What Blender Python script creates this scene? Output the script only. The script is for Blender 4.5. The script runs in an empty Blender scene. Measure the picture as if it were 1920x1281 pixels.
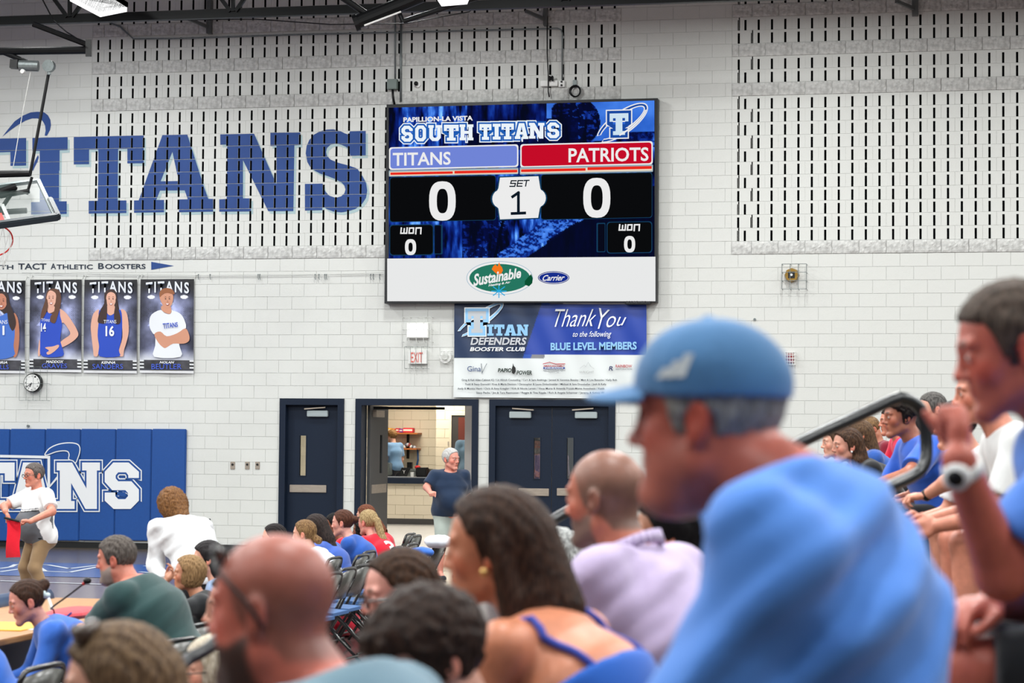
import bpy, bmesh, math, random
import numpy as np
from mathutils import Vector, Matrix
random.seed(7)
sc = bpy.context.scene
C = sc.collection
# ------------------------------------------------------------------ camera
YAW, PIT, ROL = -0.2006, 0.0454, 0.0081
CAM = np.array([13.5719, -32.5935, 1.8325])
FPX = 4000.0
cy_, sy_ = math.cos(YAW), math.sin(YAW)
FW = np.array([sy_*math.cos(PIT), cy_*math.cos(PIT), math.sin(PIT)])
RT0 = np.array([cy_, -sy_, 0.0]); UP0 = np.cross(RT0, FW)
RT = math.cos(ROL)*RT0 + math.sin(ROL)*UP0
UP = -math.sin(ROL)*RT0 + math.cos(ROL)*UP0
cd = bpy.data.cameras.new('camera'); cam = bpy.data.objects.new('camera', cd); C.objects.link(cam)
M = Matrix.Identity(4)
for i in range(3):
    M[i][0] = RT[i]; M[i][1] = UP[i]; M[i][2] = -FW[i]; M[i][3] = CAM[i]
cam.matrix_world = M
cd.sensor_width = 36; cd.lens = 36*FPX/1920; cd.clip_end = 300; cd.clip_start = .1
cd.dof.use_dof = True; cd.dof.focus_distance = 31.0; cd.dof.aperture_fstop = 4.6
sc.camera = cam
# ------------------------------------------------------------------ exposure, world
sc.view_settings.view_transform = 'Standard'; sc.view_settings.look = 'None'
sc.view_settings.gamma = 1; sc.view_settings.use_curve_mapping = False
sc.view_settings.exposure = 0.0
w = bpy.data.worlds.new('world'); sc.world = w; w.use_nodes = True
w.node_tree.nodes['Background'].inputs[0].default_value = (.93, .97, 1, 1)
w.node_tree.nodes['Background'].inputs[1].default_value = 0.095
# ------------------------------------------------------------------ gym lights (grid of high bays)
LIGHT_Z = 8.35
def area(x, y, z, e, sx, sy, colr=(.985, 1, .985), spread=180):
    l = bpy.data.lights.new('gym_or_fill_light', 'AREA'); l.energy = e; l.shape = 'RECTANGLE'; l.size = sx; l.size_y = sy
    l.color = colr; l.spread = math.radians(spread)
    o = bpy.data.objects.new('gym_or_fill_light', l); C.objects.link(o); o.location = (x, y, z); return o
for gx in (-10.5, -5, .5, 6, 11.5, 17, 22.5):
    for gy, e in ((-3.4, 190), (-9, 300), (-15.5, 330), (-22, 360), (-28, 330), (-34, 180)):
        area(gx + (1.2 if gy < -5 else 0), gy, LIGHT_Z, e, .6, 1.2)

def W(px, py, Z):
    return CAM + Z*(FW + RT*(px-960)/FPX + UP*(640.5-py)/FPX)
def WP(px, py, y=0.0):           # ray through a photo point meets the plane y = const -> (x, z)
    d = FW + RT*(px-960)/FPX + UP*(640.5-py)/FPX
    t = (y-CAM[1])/d[1]; p = CAM+d*t
    return (p[0], p[2])
def FP(px, py, z=0.0):
    d = FW + RT*(px-960)/FPX + UP*(640.5-py)/FPX
    t = (z-CAM[2])/d[2]; p = CAM+d*t
    return (p[0], p[1])
# ------------------------------------------------------------------ materials
def lin(c):
    c = c/255.0
    return c/12.92 if c <= .04045 else ((c+.055)/1.055)**2.4
def rgb(*c):
    if len(c) == 1 and isinstance(c[0], (tuple, list)): c = c[0]
    return (lin(c[0]), lin(c[1]), lin(c[2]), 1)
MATS = {}
def mat(name, c, rough=.6, metal=0, bump=0, bscale=40, var=0, vscale=6, emit=0, spec=.5, stretch=None, alpha=1, attr=False, coat=0, sheen=0, trans=0, c2=None):
    if name in MATS: return MATS[name]
    m = bpy.data.materials.new(name); m.use_nodes = True; nt = m.node_tree; b = nt.nodes['Principled BSDF']
    MATS[name] = m
    base = rgb(c)
    b.inputs['Base Color'].default_value = base; b.inputs['Roughness'].default_value = rough
    b.inputs['Metallic'].default_value = metal; b.inputs['Specular IOR Level'].default_value = spec
    b.inputs['Coat Weight'].default_value = coat; b.inputs['Coat Roughness'].default_value = .15
    b.inputs['Sheen Weight'].default_value = sheen
    b.inputs['Transmission Weight'].default_value = trans
    tc = nt.nodes.new('ShaderNodeTexCoord'); co = tc.outputs['Object']
    if stretch:
        mp = nt.nodes.new('ShaderNodeMapping'); mp.inputs['Scale'].default_value = stretch
        nt.links.new(co, mp.inputs[0]); co = mp.outputs[0]
    src = None
    if attr:
        a = nt.nodes.new('ShaderNodeAttribute'); a.attribute_name = 'Col'; src = a.outputs['Color']
        nt.links.new(src, b.inputs['Base Color'])
    if var:
        n = nt.nodes.new('ShaderNodeTexNoise'); n.inputs['Scale'].default_value = vscale; n.inputs['Detail'].default_value = 5
        nt.links.new(co, n.inputs['Vector'])
        mx = nt.nodes.new('ShaderNodeMix'); mx.data_type = 'RGBA'
        cr = nt.nodes.new('ShaderNodeMapRange'); cr.inputs['From Min'].default_value = .35; cr.inputs['From Max'].default_value = .65
        nt.links.new(n.outputs['Fac'], cr.inputs['Value'])
        if c2:
            mx.inputs['B'].default_value = rgb(c2); mx.inputs['A'].default_value = base
            nt.links.new(cr.outputs['Result'], mx.inputs['Factor'])
        else:
            mx.blend_type = 'MULTIPLY'; mx.inputs['Factor'].default_value = 1
            rr = nt.nodes.new('ShaderNodeMapRange'); rr.inputs['To Min'].default_value = 1-var; rr.inputs['To Max'].default_value = 1
            nt.links.new(cr.outputs['Result'], rr.inputs['Value'])
            cb = nt.nodes.new('ShaderNodeCombineColor')
            for k in range(3): nt.links.new(rr.outputs['Result'], cb.inputs[k])
            if src: nt.links.new(src, mx.inputs['A'])
            else: mx.inputs['A'].default_value = base
            nt.links.new(cb.outputs[0], mx.inputs['B'])
        nt.links.new(mx.outputs['Result'], b.inputs['Base Color'])
    if bump:
        n = nt.nodes.new('ShaderNodeTexNoise'); n.inputs['Scale'].default_value = bscale; n.inputs['Detail'].default_value = 3
        nt.links.new(co, n.inputs['Vector'])
        bp = nt.nodes.new('ShaderNodeBump'); bp.inputs['Strength'].default_value = bump; bp.inputs['Distance'].default_value = .01
        nt.links.new(n.outputs['Fac'], bp.inputs['Height']); nt.links.new(bp.outputs[0], b.inputs['Normal'])
    if emit:
        b.inputs['Specular IOR Level'].default_value = 0; b.inputs['Roughness'].default_value = 1
        b.inputs['Emission Strength'].default_value = emit
        if src: nt.links.new(src, b.inputs['Emission Color']); b.inputs['Base Color'].default_value = (0, 0, 0, 1); [nt.links.remove(l) for l in list(b.inputs['Base Color'].links)]
        else: b.inputs['Emission Color'].default_value = base; b.inputs['Base Color'].default_value = (0, 0, 0, 1)
    if alpha < 1: b.inputs['Alpha'].default_value = alpha
    return m
# ------------------------------------------------------------------ objects
WL = {}
def wl(o): return WL.get(o.name, np.zeros(3))
def tag(o, label=None, cat=None, group=None, kind=None):
    if label: o['label'] = label
    if cat: o['category'] = cat
    if group: o['group'] = group
    if kind: o['kind'] = kind
    return o
def empty(name, loc, label, cat, group=None, rz=0):
    o = bpy.data.objects.new(name, None); C.objects.link(o); o.location = loc; o.rotation_euler = (0, 0, rz)
    o.empty_display_size = .1; WL[o.name] = np.array(loc, float)
    return tag(o, label, cat, group)
def link(name, me, parent=None):
    o = bpy.data.objects.new(name, me); C.objects.link(o)
    if parent is not None:
        o.parent = parent
        o.location = -wl(parent)
    WL[o.name] = np.zeros(3)
    return o
class MB:
    def __init__(s): s.v = []; s.f = []; s.m = []
    def add(s, vs, fs, mi=0):
        n = len(s.v); s.v += [tuple(map(float, v)) for v in vs]; s.f += [tuple(i+n for i in f) for f in fs]; s.m += [mi]*len(fs)
        return s
    def box(s, x0, x1, y0, y1, z0, z1, mi=0):
        vs = [(x, y, z) for x in (x0, x1) for y in (y0, y1) for z in (z0, z1)]
        return s.add(vs, [(0, 1, 3, 2), (4, 6, 7, 5), (0, 4, 5, 1), (2, 3, 7, 6), (0, 2, 6, 4), (1, 5, 7, 3)], mi)
    def hexa(s, p, mi=0):       # p: 4 bottom (ccw from above) + 4 top
        return s.add(p, [(3, 2, 1, 0), (4, 5, 6, 7), (0, 1, 5, 4), (1, 2, 6, 5), (2, 3, 7, 6), (3, 0, 4, 7)], mi)
    def bar(s, a, b, w, h, mi=0, up=(0, 0, 1)):
        a = np.array(a, float); b = np.array(b, float); d = b-a; d /= np.linalg.norm(d)
        r = np.cross(d, up); n = np.linalg.norm(r)
        if n < 1e-4: r = np.cross(d, (1, 0, 0)); n = np.linalg.norm(r)
        r /= n; u = np.cross(r, d)
        p = []
        for q in (a, b):
            for sx, su in ((-1, -1), (1, -1), (1, 1), (-1, 1)): p.append(q+r*sx*w/2+u*su*h/2)
        return s.add(p, [(0, 1, 2, 3), (7, 6, 5, 4), (0, 4, 5, 1), (1, 5, 6, 2), (2, 6, 7, 3), (3, 7, 4, 0)], mi)
    def tube(s, pts, r, n=8, mi=0, cap=True):
        pts = [np.array(p, float) for p in pts]; N = len(pts)
        rr = r if hasattr(r, '__len__') else [r]*N
        vs = []; fs = []; ref = None
        for i, p in enumerate(pts):
            d = pts[min(i+1, N-1)]-pts[max(i-1, 0)]; d /= np.linalg.norm(d)
            if ref is None:
                ref = np.cross(d, (0, 0, 1.0))
                if np.linalg.norm(ref) < .1: ref = np.cross(d, (1.0, 0, 0))
            a = ref-d*(ref@d); a /= np.linalg.norm(a); ref = a; b = np.cross(d, a)
            for k in range(n):
                t = 2*math.pi*k/n; vs.append(p+rr[i]*(a*math.cos(t)+b*math.sin(t)))
        for i in range(N-1):
            for k in range(n):
                k2 = (k+1) % n; fs.append((i*n+k, i*n+k2, (i+1)*n+k2, (i+1)*n+k))
        if cap: fs.append(tuple(reversed(range(n)))); fs.append(tuple(range((N-1)*n, N*n)))
        return s.add(vs, fs, mi)
    def disc(s, c, r, axis='y', depth=.01, n=20, mi=0, rz=None):
        c = np.array(c, float); d = {'x': (1, 0, 0), 'y': (0, 1, 0), 'z': (0, 0, 1)}[axis]
        return s.tube([c-np.array(d)*depth/2, c+np.array(d)*depth/2], r, n, mi)
    def sphere(s, c, r, n=12, m=8, mi=0):
        r = np.array(r if hasattr(r, '__len__') else (r, r, r), float); vs = []; fs = []
        for i in range(m+1):
            t = math.pi*i/m
            for k in range(n):
                a = 2*math.pi*k/n; vs.append(np.array(c)+r*np.array((math.sin(t)*math.cos(a), math.sin(t)*math.sin(a), math.cos(t))))
        for i in range(m):
            for k in range(n): k2 = (k+1) % n; fs.append((i*n+k, (i+1)*n+k, (i+1)*n+k2, i*n+k2))
        return s.add(vs, fs, mi)
    def build(s, name, mats, parent=None, smooth=False, bevel=0):
        me = bpy.data.meshes.new(name); me.from_pydata(s.v, [], s.f)
        for m in (mats if isinstance(mats, (list, tuple)) else [mats]): me.materials.append(m)
        me.polygons.foreach_set('material_index', s.m)
        if smooth: me.polygons.foreach_set('use_smooth', [True]*len(s.f))
        if bevel:
            bm = bmesh.new(); bm.from_mesh(me); bmesh.ops.remove_doubles(bm, verts=bm.verts, dist=1e-6)
            bmesh.ops.bevel(bm, geom=bm.edges[:], offset=bevel, segments=2, affect='EDGES', clamp_overlap=True); bm.to_mesh(me); bm.free()
        me.update()
        return link(name, me, parent)
def curve_mesh(polys, offset=0):
    cu = bpy.data.curves.new('c', 'CURVE'); cu.dimensions = '2D'; cu.fill_mode = 'BOTH'; cu.offset = offset
    for p in polys:
        sp = cu.splines.new('POLY'); sp.points.add(len(p)-1)
        for i, q in enumerate(p): sp.points[i].co = (q[0], q[1], 0, 1)
        sp.use_cyclic_u = True
    o = bpy.data.objects.new('c', cu); C.objects.link(o)
    me = bpy.data.meshes.new_from_object(o.evaluated_get(bpy.context.evaluated_depsgraph_get()))
    bpy.data.objects.remove(o); bpy.data.curves.remove(cu)
    return me
def to_wall(me, y, xf=None):
    n = len(me.vertices); a = np.zeros(n*3); me.vertices.foreach_get('co', a); a = a.reshape(-1, 3)
    if xf is not None: a2 = xf(a[:, 0], a[:, 1])
    else: a2 = (a[:, 0], a[:, 1])
    b = np.stack([a2[0], np.full(n, y) if not hasattr(y, '__len__') else y, a2[1]], 1)
    me.vertices.foreach_set('co', b.ravel())
    me.update()
    # face toward the room (-y)
    if len(me.polygons):
        s = sum(p.normal.y*p.area for p in me.polygons)
        if s > 0: me.flip_normals()
    return me
def flat(name, polys, y, m, parent, offset=0, px=True):
    """flat print: polygons given in photo pixels (px) or wall metres"""
    P = [[WP(a, b, y) for a, b in p] for p in polys] if px else polys
    me = to_wall(curve_mesh(P, offset), y); me.name = name; me.materials.append(m)
    return link(name, me, parent)
def text_me(s, bold=0, shear=0, size=1, spacing=1):
    cu = bpy.data.curves.new('t', 'FONT'); cu.body = s; cu.offset = bold; cu.shear = shear; cu.resolution_u = 3; cu.space_character = spacing
    cu.fill_mode = 'BOTH' if hasattr(cu, 'fill_mode') else cu.fill_mode
    o = bpy.data.objects.new('t', cu); C.objects.link(o)
    me = bpy.data.meshes.new_from_object(o.evaluated_get(bpy.context.evaluated_depsgraph_get()))
    bpy.data.objects.remove(o); bpy.data.curves.remove(cu)
    return me
def text(s, quad, y, m, parent, bold=0, shear=0, name='lettering', spacing=1, px=True, arc=0):
    """quad: photo px corners TL, TR, BR, BL (or x0,y0,x1,y1 box) that the word fills"""
    if len(quad) == 4 and not hasattr(quad[0], '__len__'):
        x0, y0, x1, y1 = quad; quad = ((x0, y0), (x1, y0), (x1, y1), (x0, y1))
    q = np.array([WP(a, b, y) for a, b in quad] if px else quad)
    me = text_me(s, bold, shear, spacing=spacing)
    n = len(me.vertices); a = np.zeros(n*3); me.vertices.foreach_get('co', a); a = a.reshape(-1, 3)
    lo = a.min(0); hi = a.max(0)
    def xf(X, Y):
        u = (X-lo[0])/(hi[0]-lo[0]); v = (Y-lo[1])/(hi[1]-lo[1])
        if arc: v = v + arc*(1-(2*u-1)**2) 
        r = q[3][None]*((1-u)*(1-v))[:, None]+q[2][None]*(u*(1-v))[:, None]+q[1][None]*(u*v)[:, None]+q[0][None]*((1-u)*v)[:, None]
        return r[:, 0], r[:, 1]
    me = to_wall(me, y, xf); me.name = name; me.materials.append(m)
    return link(name, me, parent)
def grid_print(name, quad, nx, ny, fn, y, m, parent, px=True, yfn=None):
    """printed sheet: fine grid, flat colours by fn(u,v)->rgb 0..255 arrays (v down)"""
    if px: q = np.array([WP(a, b, y) for a, b in quad])
    else: q = np.array(quad)
    u, v = np.meshgrid(np.linspace(0, 1, nx), np.linspace(0, 1, ny))
    u = u.ravel(); v = v.ravel()
    P = q[0][None]*((1-u)*(1-v))[:, None]+q[1][None]*(u*(1-v))[:, None]+q[2][None]*(u*v)[:, None]+q[3][None]*((1-u)*v)[:, None]
    yy = np.full(len(u), y) if yfn is None else y+yfn(u, v)
    co = np.stack([P[:, 0], yy, P[:, 1]], 1)
    i = (np.arange(ny-1)[:, None]*nx+np.arange(nx-1)[None]).ravel()
    F = np.stack([i, i+nx, i+nx+1, i+1], 1)
    me = fast_mesh(name, co, F, False)
    col = np.asarray(fn(u, v), float)/255; col = np.clip(col, 0, 1)
    col = np.where(col <= .04045, col/12.92, ((col+.055)/1.055)**2.4)
    set_col(me, col); me.materials.append(m)
    return link(name, me, parent)
def fast_mesh(name, V, F, smooth=True):
    me = bpy.data.meshes.new(name); n = len(V); k = len(F)
    me.vertices.add(n); me.vertices.foreach_set('co', np.ascontiguousarray(V, dtype=np.float32).ravel())
    me.loops.add(k*4); me.loops.foreach_set('vertex_index', np.ascontiguousarray(F, dtype=np.int32).ravel())
    me.polygons.add(k); me.polygons.foreach_set('loop_start', np.arange(0, k*4, 4, dtype=np.int32))
    me.polygons.foreach_set('loop_total', np.full(k, 4, np.int32))
    me.polygons.foreach_set('use_smooth', np.full(k, smooth)); me.update(calc_edges=True)
    return me
def set_col(me, col):
    a = me.attributes.new('Col', 'FLOAT_COLOR', 'POINT'); c4 = np.ones((len(col), 4), np.float32); c4[:, :3] = col
    a.data.foreach_set('color', c4.ravel())
def inpoly(x, y, poly):
    r = np.zeros(len(x), bool); j = len(poly)-1
    for i in range(len(poly)):
        xi, yi = poly[i]; xj, yj = poly[j]
        if yi != yj:
            r ^= ((yi > y) != (yj > y)) & (x < (xj-xi)*(y-yi)/(yj-yi)+xi)
        j = i
    return r
def vnoise(x, y, seed=0):
    def h(i, j):
        t = np.sin(i*127.1+j*311.7+seed*74.7)*43758.5453; return t-np.floor(t)
    xi = np.floor(x); yi = np.floor(y); fx = x-xi; fy = y-yi; fx = fx*fx*(3-2*fx); fy = fy*fy*(3-2*fy)
    return (h(xi, yi)*(1-fx)+h(xi+1, yi)*fx)*(1-fy)+(h(xi, yi+1)*(1-fx)+h(xi+1, yi+1)*fx)*fy
def fbm(x, y, seed=0, o=4):
    r = 0; a = .5
    for k in range(o): r = r+a*vnoise(x, y, seed+k); x = x*2.03; y = y*2.03; a /= 2
    return r/.9375
def arc(cx, cy, rx, ry, a0, a1, n=16):
    return [(cx+rx*math.cos(math.radians(a0+(a1-a0)*i/n)), cy+ry*math.sin(math.radians(a0+(a1-a0)*i/n))) for i in range(n+1)]
U = .2032
# ================================================================== SETTING
m_block = mat('painted_block', (218, 220, 216), .75, bump=.35, bscale=90, var=.05, vscale=1.1)
m_mort = mat('painted_mortar', (200, 202, 199), .85, bump=.2, bscale=120)
m_split = mat('painted_split_block', (216, 217, 214), .85, bump=.8, bscale=30, var=.32, vscale=16)  # colour noise paints in the dark streaks of relief shading
m_black = mat('matte_black', (14, 16, 18), .6)
m_slot = mat('slot_shade', (6, 7, 8), 1, spec=0)
m_navy = mat('navy_paint', (20, 33, 52), .5, spec=.25, bump=.05, bscale=200, var=.15, vscale=60)
m_chrome = mat('chrome', (200, 200, 200), .22, metal=1)
m_steel = mat('brushed_steel', (184, 172, 158), .4, metal=.55, var=.2, vscale=8, stretch=(1, 1, 14))
m_galv = mat('galvanised', (132, 140, 140), .45, metal=.6, var=.2, vscale=30)
m_white = mat('white_plastic', (232, 233, 230), .5)
m_wire = mat('white_wire', (214, 216, 212), .4, metal=.3)
m_pblack = mat('black_paint', (10, 12, 14), .42, spec=.3)
m_glass = mat('glass', (235, 245, 242), .03, trans=1, alpha=.35)
X0, X1, ZT = -14*U, 82*U, 46*U
def rect_px(x0, y0, x1, y1, y=0.0):
    a = WP(x0, (y0+y1)/2, y)[0]; b = WP(x1, (y0+y1)/2, y)[0]; xm = (x0+x1)/2
    return a, b, WP(xm, y1, y)[1], WP(xm, y0, y)[1]
DT = 12*U
doorL = (WP(525.3, 760)[0], WP(645.5, 760)[0]); doorM = (WP(667.3, 760)[0], WP(897.3, 760)[0]); doorR = (WP(918, 760)[0], WP(1153.7, 760)[0])
OPEN = [doorL, doorM, doorR]
# end wall: mortar core with door openings
wb = MB(); xs = [X0]+[v for d in OPEN for v in d]+[X1]
for i in range(0, len(xs), 2): wb.box(xs[i], xs[i+1], .006, .3, 0, DT)
wb.box(X0, X1, .006, .3, DT, ZT)
wall = wb.build('wall_back', m_mort); tag(wall, kind='structure')
def block_me(x, z, kind):
    """one block, x wide, z tall, front at y=0 with a small chamfer; slotted ones have two shallow slots backed by black painted-in shade"""
    g = .0015; b = .002; mb = MB(); x0, x1, z0, z1 = g, x-g, g, z-g
    if kind == 'plain':
        vs = [(x0, .012, z0), (x1, .012, z0), (x1, .012, z1), (x0, .012, z1), (x0+b, 0, z0+b), (x1-b, 0, z0+b), (x1-b, 0, z1-b), (x0+b, 0, z1-b)]
        mb.add(vs, [(4, 5, 6, 7), (0, 1, 5, 4), (1, 2, 6, 5), (2, 3, 7, 6), (3, 0, 4, 7)])
        return mb
    if kind == 'slotted':
        cuts = [U/2-.017, U/2+.017, U*1.5-.017, U*1.5+.017] if x > U*1.5 else [U/2-.017, U/2+.017]
        s0, s1 = z0, z*.80; xs_ = [x0]+cuts+[x1]
        for i in range(len(xs_)-1):
            a, c = xs_[i], xs_[i+1]
            if i % 2 == 0: mb.box(a, c, 0, .012, z0, z1)
            else:
                mb.box(a, c, 0, .012, s1, z1)
                mb.box(a-.001, c+.001, .0051, .0059, s0, s1, 1)  # black sheet paints in the shade of a deep slot
        return mb
def split_me(seed, x):
    g = .004; nx, nz = 14, 7; rnd = np.random.RandomState(seed)
    a, b = np.meshgrid(np.linspace(g, x-g, nx), np.linspace(g, U-g, nz)); a = a.ravel(); b = b.ravel()
    d = -.006-.028*fbm(a*14+seed*3, b*20+a*9, seed, 3)
    edge = (a < g*1.5) | (a > x-g*1.5) | (b < g*1.5) | (b > U-g*1.5); d = np.where(edge, -.004-.3*abs(d), d)
    a = a+np.where(edge, 0, rnd.uniform(-.008, .008, len(a))); mb = MB()
    F = [(j*nx+i, j*nx+i+1, (j+1)*nx+i+1, (j+1)*nx+i) for j in range(nz-1) for i in range(nx-1)]
    vs = list(zip(a, d, b)); mb.add(vs, F)
    rim = [i for i in range(nx)]+[j*nx+nx-1 for j in range(1, nz)]+[(nz-1)*nx+i for i in range(nx-2, -1, -1)]+[j*nx for j in range(nz-2, 0, -1)]
    n = len(mb.v); R = [(vs[i][0], .012, vs[i][2]) for i in rim]; k = len(rim)
    mb.add(vs and [vs[i] for i in rim]+R, [(i, k+i, k+(i+1) % k, (i+1) % k) for i in range(k)])
    return mb
proto = {}
def zone_rows(v): return v in BANDS or v in SLOTS
BANDS = (23, 35, 38, 41, 44); SLOTS = set(range(24, 35)) | {36, 37, 39, 40, 42, 43}
Z1u, Z3u = (-.5, 42.5), (51.0, 82.0)
blocks = []   # (kind, x, z, width)
for v in range(46):
    z = v*U
    zones = [(-14, Z1u[0], 0), (Z1u[0], Z1u[1], 1), (Z1u[1], Z3u[0], 0), (Z3u[0], Z3u[1], 1)] if v >= 23 else [(-14, 82, 0)]
    for a, b, pat in zones:
        off = -.5 + (v % 2)
        k = math.floor((a-off)/2)
        while True:
            s = off+2*k; e = s+2; k += 1
            if s >= b-1e-6: break
            s2, e2 = max(s, a), min(e, b)
            if e2-s2 < .12: continue
            kind = 'plain'
            if pat and v in BANDS: kind = 'split'
            elif pat and v in SLOTS: kind = 'slotted'
            segs = [(s2*U, e2*U)]
            if v < 12:
                for d0, d1 in OPEN:
                    new = []
                    for q0, q1 in segs:
                        if q1 <= d0 or q0 >= d1: new.append((q0, q1))
                        else:
                            if q0 < d0-.03: new.append((q0, d0))
                            if q1 > d1+.03: new.append((d1, q1))
                    segs = new
            for q0, q1 in segs: blocks.append((kind, q0, z, q1-q0, s2 == s))
def proj(p):
    q = np.array(p)-CAM; zz = q@FW; return 960+FPX*(q@RT)/zz, 640.5-FPX*(q@UP)/zz
def vis(b):
    px, py = proj((b[1]+b[3]/2, 0, b[2]+.1))
    if px < -10 or px > 1930 or py < -10 or py > 1010: return -1
    if 727 < px < 1225 and 195 < py < 745: return -1
    if px > 1150 and py > 800: return -1
    return px
quota = {'plain': 300, 'slotted': 300, 'split': 300}
order = sorted(range(len(blocks)), key=lambda i: -vis(blocks[i]))
single = set(); cnt = {'plain': 0, 'slotted': 0, 'split': 0}
for i in order:
    kd = blocks[i][0]
    if vis(blocks[i]) >= 0 and cnt[kd] < quota[kd]: single.add(i); cnt[kd] += 1
rest = {'plain': MB(), 'slotted': MB(), 'split': MB()}
NM = {'plain': 'block', 'slotted': 'slotted_block', 'split': 'rough_block'}
MT = {'plain': [m_block], 'slotted': [m_block, m_slot], 'split': [m_split]}
for i, (kd, x, z, wd, _) in enumerate(blocks):
    key = (kd, round(wd, 4), (i % 5) if kd == 'split' else 0)
    if key not in proto:
        mb = split_me(key[2]+int(wd*10), wd) if kd == 'split' else block_me(wd, U, kd); proto[key] = [mb, None]
    mb, me = proto[key]
    if i in single:
        if me is None:
            o = mb.build(NM[kd], MT[kd], wall); proto[key][1] = o.data
        else: o = link(NM[kd], me, wall)
        o.location = (x, 0, z)
    else:
        rest[kd].add([(a+x, b, c+z) for a, b, c in mb.v], mb.f); rest[kd].m[-len(mb.f):] = mb.m
for kd in rest:
    if rest[kd].v: tag(rest[kd].build(NM[kd], MT[kd], wall), kind='stuff')
# black rubber base
bb = MB()
for i in range(0, len(xs), 2): bb.box(xs[i], xs[i+1], -.012, 0, 0, .1)
tag(bb.build('baseboard_back', m_black), kind='structure')
# ---- floor
m_floor = mat('maple_floor', (110, 92, 90), .22, var=.35, vscale=9, stretch=(1, 14, 1), coat=.3)
fb = MB(); fb.box(-30, 40, -45, .0, -.1, 0)
floor = fb.build('floor', m_floor); tag(floor, kind='structure')
def floor_print(name, pts, m, z=.003):
    me = bpy.data.meshes.new(name); me.from_pydata([(a, b, z) for a, b in pts], [], [tuple(range(len(pts)))]); me.materials.append(m)
    if me.polygons[0].normal.z < 0: me.flip_normals()
    return link(name, me, floor)
yb0 = FP(150, 1057)[1]; yb1 = FP(150, 1083)[1]
floor_print('stained_border', [(-30, yb0), (14, yb0), (14, -.02), (-30, -.02)], mat('stained_wood', (96, 84, 72), .25, var=.3, vscale=8, stretch=(1, 12, 1), coat=.3))
floor_print('blue_endline_band', [(-30, yb1), (3.6, yb1), (3.6, yb0), (-30, yb0)], mat('floor_blue', (28, 72, 140), .25, coat=.3), .004)
m_fw = mat('floor_white', (205, 210, 215), .3)
for l in ([(0, 1067), (20, 1064), (30, 1059), (90, 1060), (130, 1067), (182, 1061)], [(0, 1073), (70, 1063), (85, 1072), (130, 1074), (182, 1064)], [(270, 1062), (310, 1064)], [(262, 1073), (310, 1077)], [(0, 1090), (200, 1097)], [(200, 1097), (300, 1103)]):
    for p, q in zip(l, l[1:]):
        a = np.array(FP(*p)); b = np.array(FP(*q)); d = b-a; n = np.array([-d[1], d[0]])/np.linalg.norm(d)*.035
        floor_print('court_line', [tuple(a-n), tuple(b-n), tuple(b+n), tuple(a+n)], m_fw, .006)
# ---- ceiling deck above the joists
cb = MB(); cb.box(-30, 40, -45, .3, 9.6, 9.7); tag(cb.build('ceiling', mat('roof_deck', (176, 180, 182), .8)), kind='structure')
# ---- bleachers under the near and far spectators
m_bl = mat('bleacher_board', (120, 96, 66), .4, var=.25, vscale=6, stretch=(10, 1, 1)); m_tr = mat('bleacher_deck', (70, 72, 76), .6)
bl_ = empty('bleachers', (12.5, -23, 0), 'stepped wooden bleachers the spectators sit on, along the right side', 'bleachers')
for (x0, x1, y0, y1, z) in ((11.05, 12.15, -36, -22, .18), (12.15, 12.98, -36, -22, .46), (12.98, 15.2, -36, -22, .80), (12.5, 15.2, -22, -10.5, .80)):
    b = MB(); b.box(x0, x1, y0, y1, 0, z); b.build('deck', m_tr, bl_)
for (x0, x1, y0, y1, z) in ((12.16, 12.5, -33, -22.3, .62), (12.99, 13.3, -33, -22.3, .90), (13.75, 14.3, -33, -10.8, 1.24)):
    b = MB(); b.box(x0, x1, y0, y1, z-.04, z); b.build('seat_board', m_bl, bl_, bevel=.01)
    b = MB()
    for yy in np.arange(y0+1, y1, 2.4): b.box(x0+.1, x1-.1, yy, yy+.05, .18, z-.04)
    b.build('support', m_tr, bl_)
# ---- doors
def frame(name, d, y0=-.03, y1=.3, t=None, kind='structure'):
    t = t or .1; b = MB(); x0, x1 = d; z1 = DT
    b.box(x0, x0+t, y0, y1, 0, z1); b.box(x1-t, x1, y0, y1, 0, z1); b.box(x0+t, x1-t, y0, y1, z1-t, z1)
    return tag(b.build(name, m_navy), kind=kind)
def leaf(name, x0, x1, yl, parent, slit, bar, closer, arm):
    """door leaf with a narrow light; slit, bar, closer as photo rectangles"""
    zt = DT-.1; sx0, sx1, sz0, sz1 = rect_px(*slit, y=yl)
    b = MB()
    for (a, c, e, f) in ((x0, sx0, 0.01, zt), (sx1, x1, 0.01, zt), (sx0, sx1, 0.01, sz0), (sx0, sx1, sz1, zt)): b.box(a, c, yl, yl+.045, e, f)
    o = b.build('door_leaf', m_navy, parent)
    g = MB(); g.box(sx0, sx1, yl+.018, yl+.026, sz0, sz1); g.build('pane', m_glass, o)
    g = MB(); t = .012
    for q in ((sx0-t, sx0, sz0-t, sz1+t), (sx1, sx1+t, sz0-t, sz1+t), (sx0, sx1, sz0-t, sz0), (sx0, sx1, sz1, sz1+t)): g.box(q[0], q[1], yl-.008, yl+.05, q[2], q[3])
    g.build('window_trim', m_navy, o)
    a, c, e, f = rect_px(*bar, y=yl-.02); g = MB(); g.box(a, c, yl-.02, yl, e, f); g.build('push_plate', m_steel, o, bevel=.004)
    a, c, e, f = rect_px(*closer, y=yl-.06); g = MB(); g.box(a, c, yl-.07, yl, e, f); g.build('door_closer', mat('closer_grey', (178, 190, 192), .35, metal=.5), o, bevel=.008)
    p = [WP(*q, y=yl-.08) for q in arm]; g = MB(); g.bar((p[0][0], yl-.09, p[0][1]), (p[1][0], yl-.05, p[1][1]), .03, .02); g.build('closer_arm', m_steel, o)
    return o
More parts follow.
